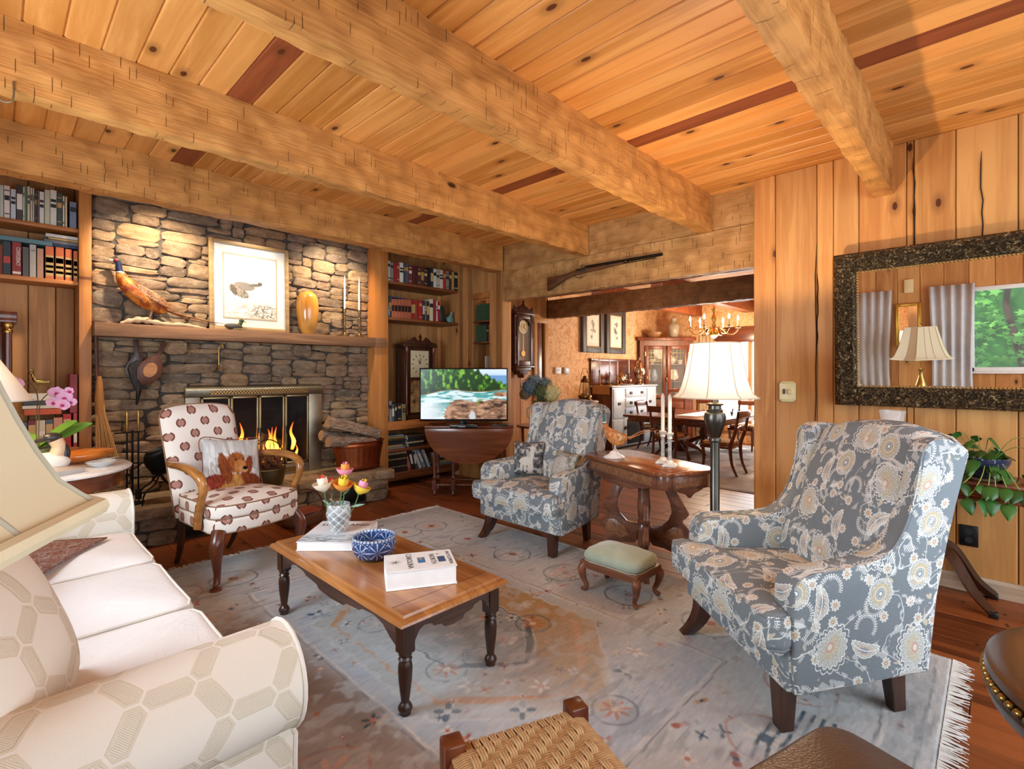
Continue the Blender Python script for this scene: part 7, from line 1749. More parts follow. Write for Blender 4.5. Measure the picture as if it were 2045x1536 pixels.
def botanical(name, x0, x1, seed, loc_l):
    w = x1-x0; T = thing('framed_print', loc_l, 'picture', ((x0+x1)/2, 5.035, 1.645))
    g = plain('#4a423d', .5)
    for a in ((-w/2, -w/2+.11, 0, .80), (w/2-.11, w/2, 0, .80), (-w/2+.11, w/2-.11, 0, .11), (-w/2+.11, w/2-.11, .69, .80)): MB().box(a[0], a[1], -.04, .02, a[2], a[3]).build('frame_side', g, T, bevel=.01)
    bd = MB()
    for k in range(24): 
        for s in (-1, 1): bd.ball((s*(w/2-.10), -.042, .10+k*.026), .010, .006, .010, 6, 4)
    for k in range(int((w-.2)/.026)): 
        for z in (.10, .70): bd.ball((-w/2+.10+k*.026, -.042, z), .010, .006, .010, 6, 4)
    o = bd.build('gold_beads', metal('#b08a4a', .4), T); o['kind'] = 'stuff'
    MB().box(-w/2+.10, w/2-.10, -.012, -.002, .10, .70).build('mat_board', plain('#e6d8c2', .8), T)
    U, W = np.meshgrid(np.linspace(-1, 1, 60), np.linspace(-1, 1, 90)); C = np.ones(U.shape+(3,))*L3('#efe2cd'); rs = np.random.RandomState(seed)
    lay(C, sstep(np.abs(U-.15*np.sin(W*3)), .05, .02)*sstep(W, -.75, -.7)*sstep(W, .6, .5), '#6d6a55')
    for k in range(9): 
        cx, cy, r = rs.uniform(-.4, .4), rs.uniform(-.6, .6), rs.uniform(.12, .28); lay(C, sstep(np.hypot((U-cx)/r, (W-cy)/(r*.7))+(vnoise(U, W, 7, 2, seed+k)-.5), 1, .9)*.8, rs.choice(['#7d6670', '#a08a86', '#8f8a6d', '#5d5c52']))
    npgrid('print', U*(w/2-.17), np.full(U.shape, -.0135), .40+W*.235, C, M_print2, T)
M_print2 = cmat('botanical_paper', .7)
botanical('a', 6.90, 7.535, 3, 'dark framed flower print on the wallpaper, the one nearer the door'); botanical('b', 7.62, 8.256, 8, 'dark framed fruit print on the wallpaper, the one nearer the china cabinet')

# ------------------------------------------------------------------ dining room furniture
sbd = thing('sideboard', 'tall sideboard, mahogany ends, dark pulls, window glare painted on its front, under the framed prints', 'sideboard', (7.93, 4.83, 0))
M_sb_glare = plain('#b9c2cc', .35); M_sbe = M_mahogz  # front and top coloured pale for window glare on varnished wood
MB().box(-.755, .755, -.215, .215, 0, 1.05).build('carcass', M_sbe, sbd, bevel=.004); MB().box(-.78, .78, -.24, .22, 1.05, 1.075).build('top_board', plain('#c9cdd2', .25), sbd, bevel=.006)
MB().box(-.745, .745, -.2235, -.214, .03, 1.04).build('face_frame', M_sb_glare, sbd)
MB().box(-.76, .76, .19, .225, 1.075, 1.50).box(-.78, .78, .17, .235, 1.50, 1.545).build('backboard', M_mahog, sbd, bevel=.006)
def pull(p, x, z): MB().box(x-.035, x+.035, -.250, -.234, z-.022, z+.022).build('pull', M_black, p, bevel=.004)
for x0, x1, z0, z1, nm, hs in ((-.72, -.37, .52, 1.02, 'door', [(-.55, .77)]), (.40, .72, .52, 1.02, 'door', [(.50, .77)]), (-.34, .37, .87, 1.02, 'drawer', [(-.17, .945), (.2, .945)]), (-.34, .37, .70, .85, 'drawer', [(-.17, .775), (.2, .775)]), (-.34, .37, .53, .68, 'drawer', [(-.17, .605), (.2, .605)]), (-.72, -.30, .06, .49, 'door', [(-.36, .35)]), (.30, .72, .06, .49, 'door', [(.36, .35)])):
    o = MB().box(x0, x1, -.235, -.222, z0, z1).build(nm, M_sb_glare, sbd, bevel=.004)
    for a, b in hs: pull(o, a, b)
MB().box(-.28, .28, -.230, -.2225, .06, .49).build('bay_shade_panel', plain('#231712', .8), sbd)  # flat dark panel, the shade of an open bay given as colour
STZ = 1.0755
o = MB().box(7.148, 7.42, 4.64, 4.98, STZ, STZ+.004).box(7.142, 7.148, 4.64, 4.98, .93, STZ+.004).build('table_runner', plain('#b5864f', .9)); tag(o, 'tan cloth runner hanging over the end of the sideboard', 'runner')
for k, (x, y, h, n) in enumerate(((7.27, 4.92, .26, 'the one closest to the lantern'), (7.40, 4.80, .22, 'the second from the lantern'), (7.52, 4.72, .18, 'the short third one from the lantern'), (8.13, 4.86, .21, 'the one behind the silver tea tray'))):
    T = thing('brass_candlestick', 'brass candlestick with white candle on the sideboard, '+n, 'candlestick', (x, y, STZ+(.0045 if k < 2 else 0)), 0, 'candlesticks on the sideboard')
    MB().lathe([(.045, 0), (.04, .012), (.012, .03), (.016, h*.4), (.009, h*.6), (.014, h*.9), (.02, h)], 12).build('stick', metal('#9a7640', .35), T, smooth=45); MB().lathe([(.011, h), (.010, h+.22), (.003, h+.245)], 10).build('candle', plain('#f2e6d2', .5), T, smooth=60)
try_ = MB().lathe([(.20, 0), (.23, .012), (.24, .022), (.228, .016), (.0005, .008)], 30, cap=False, sy=.65).build('silver_tray', M_silver, loc=(7.82, 4.78, STZ), smooth=50); tag(try_, 'oval silver tray under the tea set on the sideboard', 'tray')
M_tea = metal('#b08d70', .2)
def teapot(label, x, y, s, kind):
    T = thing('silver_'+kind, label, kind.replace('_', ' '), (x, y, STZ+.014)); 
    MB().lathe([(.04*s, 0), (.03*s, .02*s), (.06*s, .05*s), (.075*s, .09*s), (.06*s, .13*s), (.04*s, .15*s), (.045*s, .16*s), (.02*s, .18*s), (.008*s, .19*s), (.013*s, .205*s), (.003*s, .22*s)], 16).build('pot_body', M_tea, T, smooth=50)
    MB().tube(smoothpath([(.07*s, 0, .07*s), (.11*s, 0, .09*s), (.13*s, 0, .15*s)], 4), rad([.018*s, .012*s, .007*s], 9), 8).build('spout', M_tea, T, smooth=70); MB().tube(smoothpath([(-.06*s, 0, .13*s), (-.12*s, 0, .13*s), (-.12*s, 0, .07*s), (-.07*s, 0, .06*s)], 4), .006, 6).build('handle', M_tea, T)
teapot('copper tinted silver teapot on the sideboard tray beside the candles', 7.70, 4.78, 1.0, 'teapot'); teapot('taller silver coffee pot in the middle of the sideboard tray', 7.84, 4.84, 1.15, 'coffee_pot'); teapot('small silver creamer at the urn end of the sideboard tray', 7.97, 4.76, .65, 'creamer')
ur = thing('silver_urn', 'tall silver coffee urn with domed lid at the cabinet end of the sideboard', 'urn', (8.40, 4.80, STZ))
MB().lathe([(.09, 0), (.09, .02), (.05, .05), (.04, .09), (.09, .15), (.115, .24), (.09, .33), (.06, .38), (.065, .39), (.045, .43), (.02, .45), (.012, .47), (.02, .49), (.003, .52)], 22).build('urn_body', metal('#b79a80', .2), ur, smooth=50); MB().tube([(0, -.10, .16), (0, -.16, .15), (0, -.165, .11)], [.012, .010, .008], 8).build('spigot', M_brass, ur)
for sg in (1, -1): MB().tube(smoothpath([(sg*.09, 0, .33), (sg*.15, 0, .32), (sg*.14, 0, .24), (sg*.112, 0, .23)], 4), .006, 6).build('handle', M_brass, ur)

cc = thing('china_cabinet', 'mahogany corner china cabinet with leaded glass doors full of dishes', 'cabinet', (9.09, 4.605, 0), math.radians(-46))
Mc = wood('cabinet_mahogany', '#8a4a2c', '#552614', 2, .35, 1.1, 0, spec=.5)
W2 = .515
MB().prism([(-W2, 0), (W2, 0), (W2, .06), (.10, .42), (-.10, .42), (-W2, .06)], 0, .78, 'xy').build('base_cabinet', Mc, cc, bevel=.004)
MB().prism([(-W2, 0), (-.42, 0), (-.42, .02), (-.12, .38), (.12, .38), (.42, .02), (.42, 0), (W2, 0), (W2, .06), (.10, .42), (-.10, .42), (-W2, .06)], .78, 1.92, 'xy').build('case', Mc, cc)
MB().prism([(-W2-.05, -.05), (W2+.05, -.05), (W2+.05, .05), (.10, .42), (-.10, .42), (-W2-.05, .05)], 1.92, 1.985, 'xy').build('cornice', Mc, cc, bevel=.012)
MB().box(-.42, .42, -.0, .02, 1.82, 1.92).build('header_rail', Mc, cc)
for z in (.80, 1.12, 1.45): MB().prism([(-.42, .02), (.42, .02), (.12, .37), (-.12, .37)], z, z+.015, 'xy').build('shelf', Mc, cc)
MB().box(-.30, .30, .372, .376, .8, 1.9).build('back_panel', plain('#a59f8c', .7), cc)
for s in (-1, 1):
    x0, x1 = sorted((s*.01, s*.42)); d = MB().box(x0, x0+.07, -.025, 0, .80, 1.82).box(x1-.07, x1, -.025, 0, .80, 1.82).box(x0+.07, x1-.07, -.025, 0, .80, .87).box(x0+.07, x1-.07, -.025, 0, 1.75, 1.82).build('door', Mc, cc, bevel=.003)
    MB().box(x0+.07, x1-.07, -.014, -.011, .87, 1.75).build('pane', thin('cabinet_pane', a=.08), d)
    mm = MB()
    for q in (.135, .205, .275, .345): 
        xx = x0+q-.02; mm.box(xx-.003, xx+.003, -.017, -.008, .87, 1.75) if q in (.135, .345) else mm.box(xx-.003, xx+.003, -.017, -.008, 1.52, 1.75)
    for z in (.95, 1.03, 1.3, 1.52, 1.6, 1.68): mm.box(x0+.07, x1-.07, -.017, -.008, z-.003, z+.003) if z > 1.5 else mm.box(x0+.07, x0+.12, -.017, -.008, z-.003, z+.003).box(x1-.12, x1-.07, -.017, -.008, z-.003, z+.003)
    mm.build('muntins', M_obrass, d)
    MB().box(x1-.012 if s > 0 else x0-.004, x1+.004 if s > 0 else x0+.012, -.034, -.025, 1.62, 1.70).build('hinge', metal('#d9b86a', .3), d)
    MB().box(min(s*.02, s*.48), max(s*.02, s*.48), -.012, 0, .10, .72).build('lower_door', Mc, cc, bevel=.004)
ca, sa = math.cos(math.radians(-46)), math.sin(math.radians(-46))
def incab(x, y, z): return (9.09+x*ca-y*sa, 4.605+x*sa+y*ca, z)
def dish(name, label, cat, x, y, z, prof, c, up=False, group='china in the corner cabinet'):
    mb = MB().lathe(prof, 22, cap=False)
    if up: mb.rot(math.radians(78), 'X')
    o = mb.build(name, plain(c, .25), loc=incab(x, y, z), rz=math.radians(-46), smooth=60); tag(o, label, cat, group)
plate_p = [(.0005, 0), (.07, .002), (.11, .016), (.108, .020), (.07, .007), (.0005, .005)]
dish('china_plate', 'scalloped cream plate standing on the middle shelf of the china cabinet', 'plate', .20, .20, 1.255, plate_p, '#efe6d2', True); dish('china_plate', 'blue and white plate standing on the middle shelf of the china cabinet', 'plate', -.30, .16, 1.245, plate_p, '#a9b5c9', True)
dish('china_jar', 'blue and white jar on the middle shelf of the china cabinet', 'jar', -.20, .14, 1.1355, [(.04, 0), (.065, .05), (.07, .12), (.045, .17), (.05, .19), (.03, .22), (.003, .24)], '#9fb0c9')
dish('china_bowl', 'white footed bowl on the top shelf of the china cabinet behind the hinged side', 'bowl', -.24, .12, 1.4655, [(.03, 0), (.02, .02), (.07, .07), (.09, .10), (.085, .10), (.0005, .03)], '#e9e3d5'); dish('china_tureen', 'white covered tureen on the top shelf of the china cabinet', 'tureen', .14, .14, 1.4655, [(.04, 0), (.08, .04), (.09, .09), (.06, .13), (.01, .15), (.015, .17), (.003, .18)], '#e6dcc7'); dish('china_cup', 'small white cup on the top shelf of the china cabinet beside the tureen', 'cup', .29, .08, 1.4655, [(.025, 0), (.04, .03), (.045, .08), (.042, .08), (.0005, .02)], '#e9e3d5')
dish('china_cup', 'white cup on the lowest glass shelf of the china cabinet', 'cup', .25, .10, .8155, [(.025, 0), (.05, .03), (.055, .09), (.05, .09), (.0005, .02)], '#e6e0d0'); dish('china_bowl', 'white bowl on the lowest glass shelf of the china cabinet', 'bowl', -.22, .12, .8155, [(.04, 0), (.08, .04), (.10, .08), (.095, .08), (.0005, .03)], '#dcd8cc')
dish('ceramic_vase', 'tall crackled celadon vase standing on top of the china cabinet', 'vase', .18, .12, 1.9855, [(.06, 0), (.085, .03), (.10, .13), (.11, .21), (.08, .27), (.045, .30), (.045, .35), (.065, .37), (.055, .37), (.0005, .3)], '#b5a78f', False, 'pieces on top of the cabinet'); dish('basket_bowl', 'woven brown bowl standing on top of the china cabinet', 'bowl', -.22, .12, 1.9855, [(.10, 0), (.15, .05), (.17, .10), (.16, .10), (.0005, .03)], '#a5764f', False, 'pieces on top of the cabinet')

dt = thing('dining_table', 'large dark mahogany dining table with a moulded edge under the chandelier', 'dining table', (7.80, 3.50, 0))
MB().box(-.86, .86, -.76, .76, .600, .635).build('table_top', M_mahog, dt, bevel=.010, seg=3); MB().box(-.80, .80, -.70, .70, .53, .600).build('apron', M_mahog, dt, bevel=.004)
for sx in (-.45, .45):
    MB().lathe([(.10, .10), (.05, .18), (.09, .30), (.05, .42), (.09, .53)], 16, (sx, 0, 0)).build('pedestal', M_mahogz, dt, smooth=40)
    for k in range(4): a = k*PI/2+PI/4; MB().tube(smoothpath([(sx+.05*math.cos(a), .05*math.sin(a), .22), (sx+.25*math.cos(a), .25*math.sin(a), .15), (sx+.40*math.cos(a), .40*math.sin(a), .03)], 5), [.035]*6+[.022]*5, 8).build('leg', M_mahogz, dt)
g = G('striped_seat', .85, .1); xx = g.xyz(g.tc())[1]; g.color(g.mix((xx*150).sin().sm(-.3, .3), '#caa67a', g.mix((xx*75).sin().gt(0), '#5a4030', '#8d6a4a'))); M_stripe = g.m
def dchair():
    T = thing('dining_chair', 'mahogany dining chair with striped seat standing alone at the table corner, back to the viewer', 'chair', (6.58, 2.56, 0), PI/2, 'dining chairs')
    mb, w1, w2 = cushion([(-.17, -.17), (.20, -.20), (.20, .20), (-.17, .17)], .375, .42, .018, .02); mb.build('seat', M_stripe, T, smooth=60)
    MB().prism([(-.175, -.175), (.205, -.205), (.205, .205), (-.175, .175)], .335, .378, 'xy').build('seat_rail', M_mahog, T, bevel=.004)
    for sg in (1, -1):
        p = smoothpath([(-.27, sg*.175, .80), (-.255, sg*.175, .72), (-.225, sg*.172, .55), (-.175, sg*.172, .40), (-.17, sg*.172, .30), (-.19, sg*.172, .14), (-.25, sg*.172, 0)], 5); MB().tube(p, rad([.018, .018, .020, .024, .022, .018, .015], len(p)), 4).build('leg', M_mahogz, T, smooth=30)
        p = smoothpath([(.18, sg*.18, .36), (.165, sg*.18, .22), (.175, sg*.18, .10), (.205, sg*.185, 0)], 5); MB().tube(p, rad([.024, .022, .018, .014], len(p)), 4).build('leg', M_mahogz, T, smooth=30)
    MB().grid(lambda u, v: (-.275-.02*math.sin(u*PI)+.012*math.cos(v*2*PI), -.205+.41*u, .775+.045*math.sin(v*2*PI)), 10, 10, cv=True).build('crest_rail', M_mahogy, T, smooth=70)
    MB().prism([(-.16, .555), (-.05, .575), (-.03, .60), (.03, .60), (.05, .575), (.16, .555), (.16, .59), (.06, .615), (0, .625), (-.06, .615), (-.16, .59)], -.012, .012, 'yz').xf(lambda p: Vector((p.x-.232, p.y, p.z))).build('middle_rail', M_mahogy, T, bevel=.004)
    return T
dc = dchair()
dup(dc, (6.86, 3.42, 0), 0, 'mahogany dining chair with striped seat pushed in behind the crystal candlesticks')
dup(dc, (7.82, 4.16, 0), -PI/2, 'mahogany dining chair at the end of the table nearest the sideboard')
dup(dc, (8.80, 3.80, 0), PI, 'mahogany dining chair on the window side of the table, cabinet end')
dup(dc, (8.80, 3.05, 0), PI, 'mahogany dining chair on the window side of the table behind the floor lamp shade')
lb = thing('ladder_back_chair', 'tall ladder back chair with turned finials standing by the china cabinet', 'chair', (8.35, 4.42, 0), math.radians(-135), 'dining chairs') if False else thing('ladder_back_chair', 'tall ladder back chair with turned finials standing by the china cabinet', 'chair', (8.88, 4.36, 0), math.radians(-46))
for sg in (1, -1): MB().tube([(sg*.17, -.12, 0), (sg*.17, -.12, 1.12)], .018, 8).ball((sg*.17, -.12, 1.17), .024, .024, .05).build('post', M_mahogz, lb); MB().tube([(sg*.18, .16, 0), (sg*.18, .16, .42)], .018, 8).build('leg', M_mahogz, lb)
for z in (.58, .76, .94): MB().box(-.16, .16, -.13, -.115, z, z+.06).build('slat', M_mahog, lb, bevel=.003)
MB().box(-.19, .19, -.13, .18, .39, .42).build('seat', plain('#a5824f', .9), lb, bevel=.008)
o = MB().box(-.55, .55, -.17, .17, 0, .004).build('table_runner', plain('#e6e3de', .9), loc=(7.9, 3.4, .636)); tag(o, 'white cloth runner along the middle of the dining table', 'runner')
for k, (x, y) in enumerate(((8.05, 2.98), (8.2, 2.93))):
    o = MB().ball((0, 0, .03), .035, .02, .025).tube([(.02, 0, .04), (.035, 0, .075)], [.014, .01], 8).ball((.04, 0, .085), .015, .012, .012).tube([(-.03, 0, .035), (-.06, 0, .06)], [.012, .004], 6).lathe([(.02, 0), (.015, .01)], 8).build('pewter_bird', metal('#5a5d60', .3), loc=(x, y, .636), smooth=70); tag(o, ['pewter bird on the dining table, the one nearer the cabinet', 'pewter bird on the dining table, the one nearer the window'][k], 'figurine', 'pewter birds on the dining table')
o = MB().lathe([(.05, 0), (.03, .015), (.012, .04), (.02, .07), (.045, .10), (.04, .10), (.0005, .06)], 16, cap=False).build('copper_compote', metal('#b5774a', .3), loc=(7.55, 3.15, .636), smooth=50); tag(o, 'small copper footed bowl on the dining table', 'bowl')
U, W = np.meshgrid(np.linspace(0, 1, 90), np.linspace(0, 1, 110)); C = np.ones(U.shape+(3,))*L3('#a7a8a6'); v = vnoise(U, W, 8, 3, 5); lay(C, sstep(v, .45, .6), '#cfcdc8'); lay(C, sstep(vnoise(U, W, 14, 2, 9), .55, .68)*.8, '#7d7770'); lay(C, sstep(np.minimum(np.minimum(U, 1-U), np.minimum(W, 1-W)), .03, .02), '#8d8a84')
dr = npgrid('dining_rug', 5.65+3.65*U, 1.7+2.9*W, np.full(U.shape, .006), C, cmat('dining_rug_wool', .95)); tag(dr, 'pale grey patterned rug under the dining table', 'rug')
o = MB().grid(lambda u, v: (9.52+.035*math.sin(u*26), 3.86+.28*u, .06+1.98*v), 50, 4).build('curtain', plain('#e0c9a8', .9), smooth=80); tag(o, 'cream curtain hanging between the china cabinet and the dining window', 'curtain'); o.modifiers.new('t', 'SOLIDIFY').thickness = .006
ch = thing('chandelier', 'brass six arm chandelier with lit candle bulbs over the dining table', 'chandelier', (8.29, 3.36, .075))
MB().lathe([(.01, 1.79), (.03, 1.80), (.075, 1.84), (.085, 1.88), (.06, 1.93), (.025, 1.96), (.035, 2.0), (.02, 2.04), (.045, 2.10), (.03, 2.16), (.012, 2.20), (.03, 2.25), (.045, 2.28), (.01, 2.31)], 20).build('body', M_brass, ch, smooth=50)
MB().tube([(0, 0, 2.3), (0, 0, 2.525)], .008, 6).build('chain', M_brass, ch)
M_bulb = (lambda g: g.emit('#fff0d0', 9).m)(G('lit_candle_bulb'))
for k in range(6):
    a = k*PI/3+1.03; f = lambda r, z: (r*math.cos(a), r*math.sin(a), z)
    p = smoothpath([f(.05, 1.97), f(.13, 1.95), f(.20, 1.87), f(.30, 1.86), f(.37, 1.93), f(.37, 1.955)], 5); A = MB().tube(p, .009, 8).build('arm', M_brass, ch)
    MB().lathe([(.045, 1.955), (.04, 1.965), (.015, 1.97), (.015, 1.985)], 14, (f(.37, 0))).build('drip_pan', M_brass, A); MB().lathe([(.013, 1.98), (.013, 2.08)], 10, f(.37, 0)).build('candle_sleeve', plain('#f4ecd8', .5), A)
    MB().lathe([(.010, 2.08), (.020, 2.105), (.016, 2.13), (.003, 2.165)], 12, f(.37, 0)).build('bulb', M_bulb, A, smooth=80)

# ------------------------------------------------------------------ console with plant, hurricane, foreground pieces
co = thing('console_table', 'narrow reeded mahogany console on sabre legs under the mirror, holding the plant', 'console table', (3.87, .28, 0))
MB().box(-.17, .165, -.40, .40, .68, .705).build('table_top', M_mahogy, co, bevel=.006)
MB().box(-.155, .155, -.385, .385, .60, .68).build('apron', M_mahogy, co, bevel=.003)
for z in (.628, .642, .656, .670): MB().tube([(-.157, -.386, z), (-.157, .386, z)], .0055, 6).build('reeding', M_mahogy, co)
MB().lathe([(.06, .28), (.03, .36), (.05, .44), (.03, .5), (.07, .60)], 16).box(-.06, .06, -.06, .06, .25, .31).build('pedestal', M_mahogz, co, smooth=40)
for sx, sy in ((-1, -1), (1, -1), (-1, 1), (1, 1)):
    ex = .19 if sx < 0 else .12
    p = smoothpath([(sx*.03, sy*.03, .30), (sx*.07, sy*.10, .25), (sx*ex*.72, sy*.19, .10), (sx*ex, sy*.27, .022)], 6); L = MB().tube(p, rad([.034, .034, .030, .024], len(p)), 4).build('leg', M_walnut, co, smooth=30)
    MB().box(sx*ex-.018, sx*ex+.018, sy*.27-.02, sy*.27+.02, .0, .035).build('toe_cap', metal('#4a4d4f', .35), L, bevel=.006)
pp = thing('potted_pothos', 'trailing green pothos in a dark blue bowl on the reeded console', 'plant', (3.84, .055, .706))
MB().lathe([(.085, .0), (.10, .008), (.11, .014), (.085, .012), (.0005, .01)], 24, cap=False).build('saucer', plain('#b9a787', .4), pp, smooth=50)
MB().lathe([(.055, .014), (.085, .04), (.115, .10), (.118, .125), (.108, .125), (.095, .09), (.0005, .08)], 28, cap=False).build('pot', (lambda g: g.color(g.mix(g.noise(g.tc(), 70, 2).sm(.62, .70), '#26304a', '#a9b3c4')).m)(G('blue_glaze', .15, .6)), pp, smooth=50)
MB().lathe([(.0005, .1005), (.10, .1)], 20, cap=False).build('soil', plain('#33241a', .95), pp)
RPo = random.Random(9); leafs = []
M_po = [plain(c, .35, 0, .5) for c in ('#28501e', '#356629', '#4d7c34')]
lm = []
for m_ in M_po:
    mb = MB(); n = 9
    for j in range(n):
        t = j/(n-1); w = .030*math.sin(PI*t**.62)**.8*(1.25-.35*t); x = .095*t; z = -.022*t*t
        mb.v += [(x, -w, z-.006), (x, 0, z+.004), (x, w, z-.006)]
    mb.f = [(3*j+k, 3*j+3+k, 3*j+4+k, 3*j+1+k) for j in range(n-1) for k in range(2)]; me = mb.mesh('leaf', smooth=80, fixn=False); me.materials.append(m_); lm.append(me)
def pleaf(p, az, pitch, s, roll=0):
    o = bpy.data.objects.new('leaf', RPo.choice(lm)); COL.objects.link(o); o.parent = pp; o.location = p; o.rotation_euler = (roll, pitch, az); o.scale = (s,)*3
vine = []
for k in range(22):
    a = RPo.uniform(0, 6.28); r = RPo.uniform(.02, .16); h = RPo.uniform(.14, .27)-.3*r*.4; p = (r*math.cos(a)*.9-.02, r*math.sin(a)*1.2, h)
    MB().tube(smoothpath([(r*.25*math.cos(a), r*.25*math.sin(a), .10), (r*.7*math.cos(a)-.01, r*.8*math.sin(a), h*.8+.03), p], 4), .0022, 5).build('stem', plain('#7d8a45', .6), pp); pleaf(p, a+RPo.uniform(-.6, .6), RPo.uniform(-.2, .7), RPo.uniform(.65, 1.0), RPo.uniform(-.5, .5))
for k in range(10):
    a = RPo.uniform(2.2, 4.9); r = RPo.uniform(.10, .17); pleaf((r*math.cos(a), r*math.sin(a), RPo.uniform(.03, .13)), a+RPo.uniform(-.5, .5), RPo.uniform(.4, 1.2), RPo.uniform(.8, 1.1), RPo.uniform(-.4, .4))
for y1, z1 in ((.14, -.11), (.06, -.09), (.0, -.085), (-.04, -.08), (-.10, -.09), (-.17, -.02)):
    q = smoothpath([(-.09, y1*.3-.03, .10), (-.17, y1*.5-.03, .04), (-.20, y1*.8-.02, -.03), (-.20, y1, z1+.01)], 5); MB().tube(q, .0028, 5).build('vine', plain('#8fa04a', .6), pp); pleaf(q[-1], PI+RPo.uniform(-.8, .8), 1.0, .95, RPo.uniform(-.4, .4)); pleaf(q[8], PI+RPo.uniform(-1.2, 1.2), .7, .9, RPo.uniform(-.4, .4))
hg = thing('glass_hurricane', 'clear glass hurricane with a candle on the console behind the wing chair', 'candle holder', (3.85, .46, .706))
MB().lathe([(.06, 0), (.05, .012), (.012, .03), (.012, .10), (.03, .115)], 20).build('base', glass('hurricane_base', ior=1.3), hg, smooth=50); MB().lathe([(.045, .115), (.058, .16), (.056, .28), (.070, .36), (.0675, .36), (.0535, .28), (.0555, .16), (.043, .118)], 28, cap=False).build('chimney', thin('hurricane_glass', a=.22), hg, smooth=60); MB().lathe([(.022, .116), (.022, .28)], 14).build('candle', plain('#efe8da', .5), hg)
rs_ = thing('rope_stool', 'low dark wood stool with a woven tan rope seat, nearest the viewer', 'stool', (.827, .664, .0), math.radians(-22.7))
M_rope = (lambda g: g.color(g.mix(g.noise(g.tc(), 60, 2), '#a67c4e', '#d3b184')).bump(g.noise(g.scaled(g.tc(), 300, 300, 300), 1, 1), .4, .002).m)(G('rope_cord', .85, .2))
hw, hd = .167, .21
for sx in (1, -1):
    for sy in (1, -1): MB().box(sx*hw-.026, sx*hw+.026, sy*hd-.026, sy*hd+.026, .013 if sy > 0 else 0, .435).build('leg', M_mahogz, rs_, bevel=.006)
for z, r in ((.395, .016), (.15, .011)):
    for s in (1, -1): MB().tube([(s*hw, -hd, z), (s*hw, hd, z)], r, 8).build('rail', M_mahogy, rs_); MB().tube([(-hw, s*hd, z-.015*(z < .2)), (hw, s*hd, z-.015*(z < .2))], r, 8).build('rail', M_mahog, rs_)
mb = MB(); n = 56
for k in range(n):
    y = -hd+.028+(2*hd-.056)*k/(n-1)*1.0; mb.tube([(-hw-.014, y, .385), (-hw-.008, y, .408), (-hw+.012, y, .414), (hw-.012, y, .414), (hw+.008, y, .408), (hw+.014, y, .385)], .0033, 5)
o = mb.build('under_cords', M_rope, rs_, smooth=70); o['kind'] = 'stuff'
mb = MB(); nb, P_ = 13, .063
for i in range(nb):
    xc = -hw+.034+(2*hw-.068)*i/(nb-1)
    for c in (-1, 0, 1):
        x = xc+c*.0062
        for e in (-1, 1): mb.tube([(x, e*(hd-.028), .417), (x, e*(hd+.006), .412), (x, e*(hd+.017), .388)], .0034, 5)
        ph = (i % 4)/4*P_
        j = -hd+.02+ph
        while j < hd-.02:
            a, b = max(j, -hd+.02), min(j+P_*.62, hd-.02)
            if b-a > .012: mb.tube([(x, a, .412), (x, a+.006, .4215), (x, b-.006, .4215), (x, b, .412)], .0036, 5)
            j += P_
o = mb.build('woven_cords', M_rope, rs_, smooth=70); o['kind'] = 'stuff'
ot = thing('leather_ottoman', 'brown leather ottoman with a rounded corner at the front edge of the view', 'ottoman', (1.222, .138, 0), math.radians(-16.6))
g = G('brown_leather', .38, .5); v = g.voro(g.scaled(g.tc(), 140, 140, 140), 1); g.color(g.mix(g.noise(g.tc(), 5, 3), '#3f2a1a', '#6d4a2c')).bump(V(g.nt, v.outputs['Distance']), .35, .003); M_leather = g.m
hw2, hd2, rc_ = .22, .25, .07
ol_ = [(sx*(hw2-rc_)+rc_*math.cos(a0+PI/2*k/6), sy*(hd2-rc_)+rc_*math.sin(a0+PI/2*k/6)) for sx, sy, a0 in ((1, 1, 0), (-1, 1, PI/2), (-1, -1, PI), (1, -1, 3*PI/2)) for k in range(7)]
mb, w1, w2 = cushion(ol_, .30, .418, .035, .02); o = mb.build('cushion', M_leather, ot, smooth=70); MB().tube(w2, .005, 6, True).build('piping', M_leather, o)
MB().prism(ol_, .06, .31, 'xy').build('body', M_leather, ot, bevel=.01)
for sx in (1, -1):
    for sy in (1, -1): MB().lathe([(.018, 0), (.025, .07)], 10, (sx*.16, sy*.19, 0)).build('foot', M_walnut, ot)
ty = thing('tray_table', 'round dark wood table with a dished top and gold beaded rim', 'side table', (1.70, -.385, 0))
MB().lathe([(.0005, .555), (.29, .555), (.30, .565), (.312, .614), (.325, .622), (.395, .622), (.405, .616), (.408, .600), (.400, .590)], 64, cap=False).build('dished_top', wood('brown_tray', '#6a4526', '#3a2212', 0, .3, 1, 0, coat=.4), ty, smooth=40)
MB().lathe([(.405, .575), (.41, .565), (.40, .535), (.34, .49), (.20, .455), (.08, .44), (.0005, .44)], 64, cap=False).build('apron', M_walnut, ty, smooth=40)
mb = MB()
for k in range(96): a = 2*PI*k/96; mb.ball((.404*math.cos(a), .404*math.sin(a), .583), .0115, .0115, .010, 8, 5)
o = mb.build('gold_beads', metal('#a98d52', .3), ty, smooth=80)
MB().lathe([(.10, .05), (.04, .12), (.06, .25), (.04, .36), (.08, .44)], 20).build('pedestal', M_walnut, ty, smooth=40)
for k in range(4): a = k*PI/2+.3; MB().tube(smoothpath([(.03*math.cos(a), .03*math.sin(a), .14), (.17*math.cos(a), .17*math.sin(a), .09), (.27*math.cos(a), .27*math.sin(a), .018)], 4), .02, 8).build('leg', M_walnut, ty)

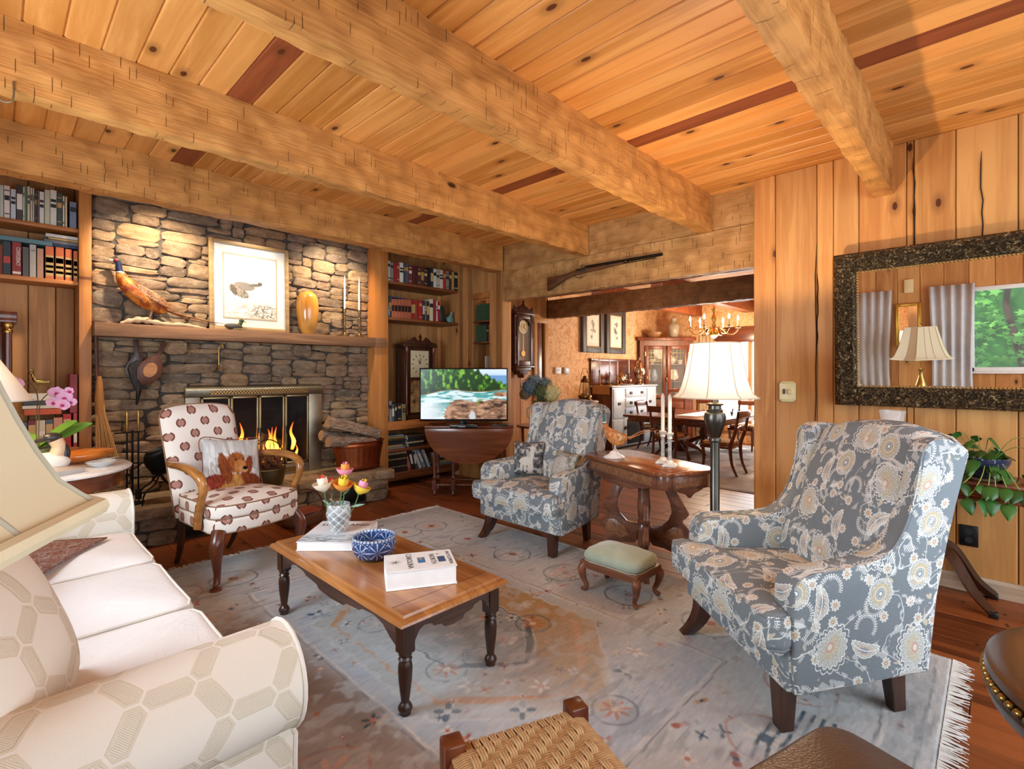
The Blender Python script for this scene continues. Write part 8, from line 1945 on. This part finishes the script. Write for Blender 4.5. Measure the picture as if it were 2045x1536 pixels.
# ------------------------------------------------------------------ on the window wall (seen in the mirror)
def curtain(label, y0, y1): 
    n = max(24, int((y1-y0)*90)); o = MB().grid(lambda u, v: (XL+.075+.028*math.sin(u*(y1-y0)*62+.4*math.sin(v*3)), y0+(y1-y0)*(.5+(u-.5)*(.86+.14*abs(2*v-1))), .05+2.02*v), n, 8).build('curtain', plain('#c3bfbe', .9), smooth=80); o.modifiers.new('t', 'SOLIDIFY').thickness = .004; tag(o, label, 'curtain', 'grey curtains on the window wall')
curtain('grey curtain beside the leafy window, reflected in the mirror behind the brass lamp', .19, .64); curtain('grey curtain at the edge of the sofa window, reflected in the mirror', 1.03, 1.66); curtain('grey curtain at the far side of the sofa window', 2.85, 3.2); curtain('grey curtain at the viewer side of the leafy window', -1.35, -1.0)
gm = thing('gold_mirror', 'small gilt framed mirror hanging between the curtains, seen in the big mirror', 'mirror', (XL+.004, .86, 1.30))
for a in ((-.14, -.10, 0, .58), (.10, .14, 0, .58), (-.10, .10, 0, .04), (-.10, .10, .54, .58)): MB().box(0, .03, a[0], a[1], a[2], a[3]).build('frame_side', metal('#c09a45', .35), gm, bevel=.008)
MB().box(.008, .012, -.10, .10, .04, .54).build('glass', bpy.data.materials['mirror_glass'], gm)
o = MB().box(XL+.002, XL+.04, .80, .90, 2.02, 2.20).build('door_chime', plain('#e0c693', .5), bevel=.006); tag(o, 'cream door chime box high on the window wall, seen in the mirror', 'chime')
tr = thing('leafy_tree', 'bright green leafy tree outside the window, seen in the mirror', 'tree', (-2.1, -.4, 0))
MB().tube([(0, 0, -.5), (.1, .1, .8), (-.05, .3, 1.8), (.1, .2, 3.0)], [.06, .05, .04, .02], 8).build('trunk', plain('#5a4a3a', .9), tr)
RT = random.Random(6); mb = MB()
for k in range(1500):
    p = Vector((RT.uniform(-.5, .75), RT.uniform(-1.6, 1.5), RT.uniform(-.3, 3.0))); q = Matrix.Rotation(RT.uniform(-.6, .6), 3, 'X') @ Matrix.Rotation(RT.uniform(.2, 1.2), 3, 'Y') @ Matrix.Rotation(RT.uniform(0, 6.28), 3, 'Z'); s = RT.uniform(.045, .085)
    pts = [(0, -.9), (.25, -.35), (.9, -.3), (.5, .1), (.7, .7), (.2, .5), (0, 1.1), (-.2, .5), (-.7, .7), (-.5, .1), (-.9, -.3), (-.25, -.35)]; mb.add([p+q @ Vector((a*s, b*s, 0)) for a, b in pts], [tuple(range(12))])
g = G('green_leaf', .5, .3); g.color(g.mix(g.noise(g.tc(), 3, 2), '#3f9a3a', '#8fd66a')); o = mb.build('foliage', g.m, tr, smooth=0, fixn=False); o['kind'] = 'stuff'
hb = MB().box(-3.4, -3.3, -4, 4, -.5, 4).build('hedge', (lambda g: g.color(g.mix(g.noise(g.tc(), 9, 4), '#123d18', '#3c8a3a')).m)(G('dark_hedge', .9))); tag(hb, 'dense dark green hedge outside the window behind the leafy tree', 'hedge')
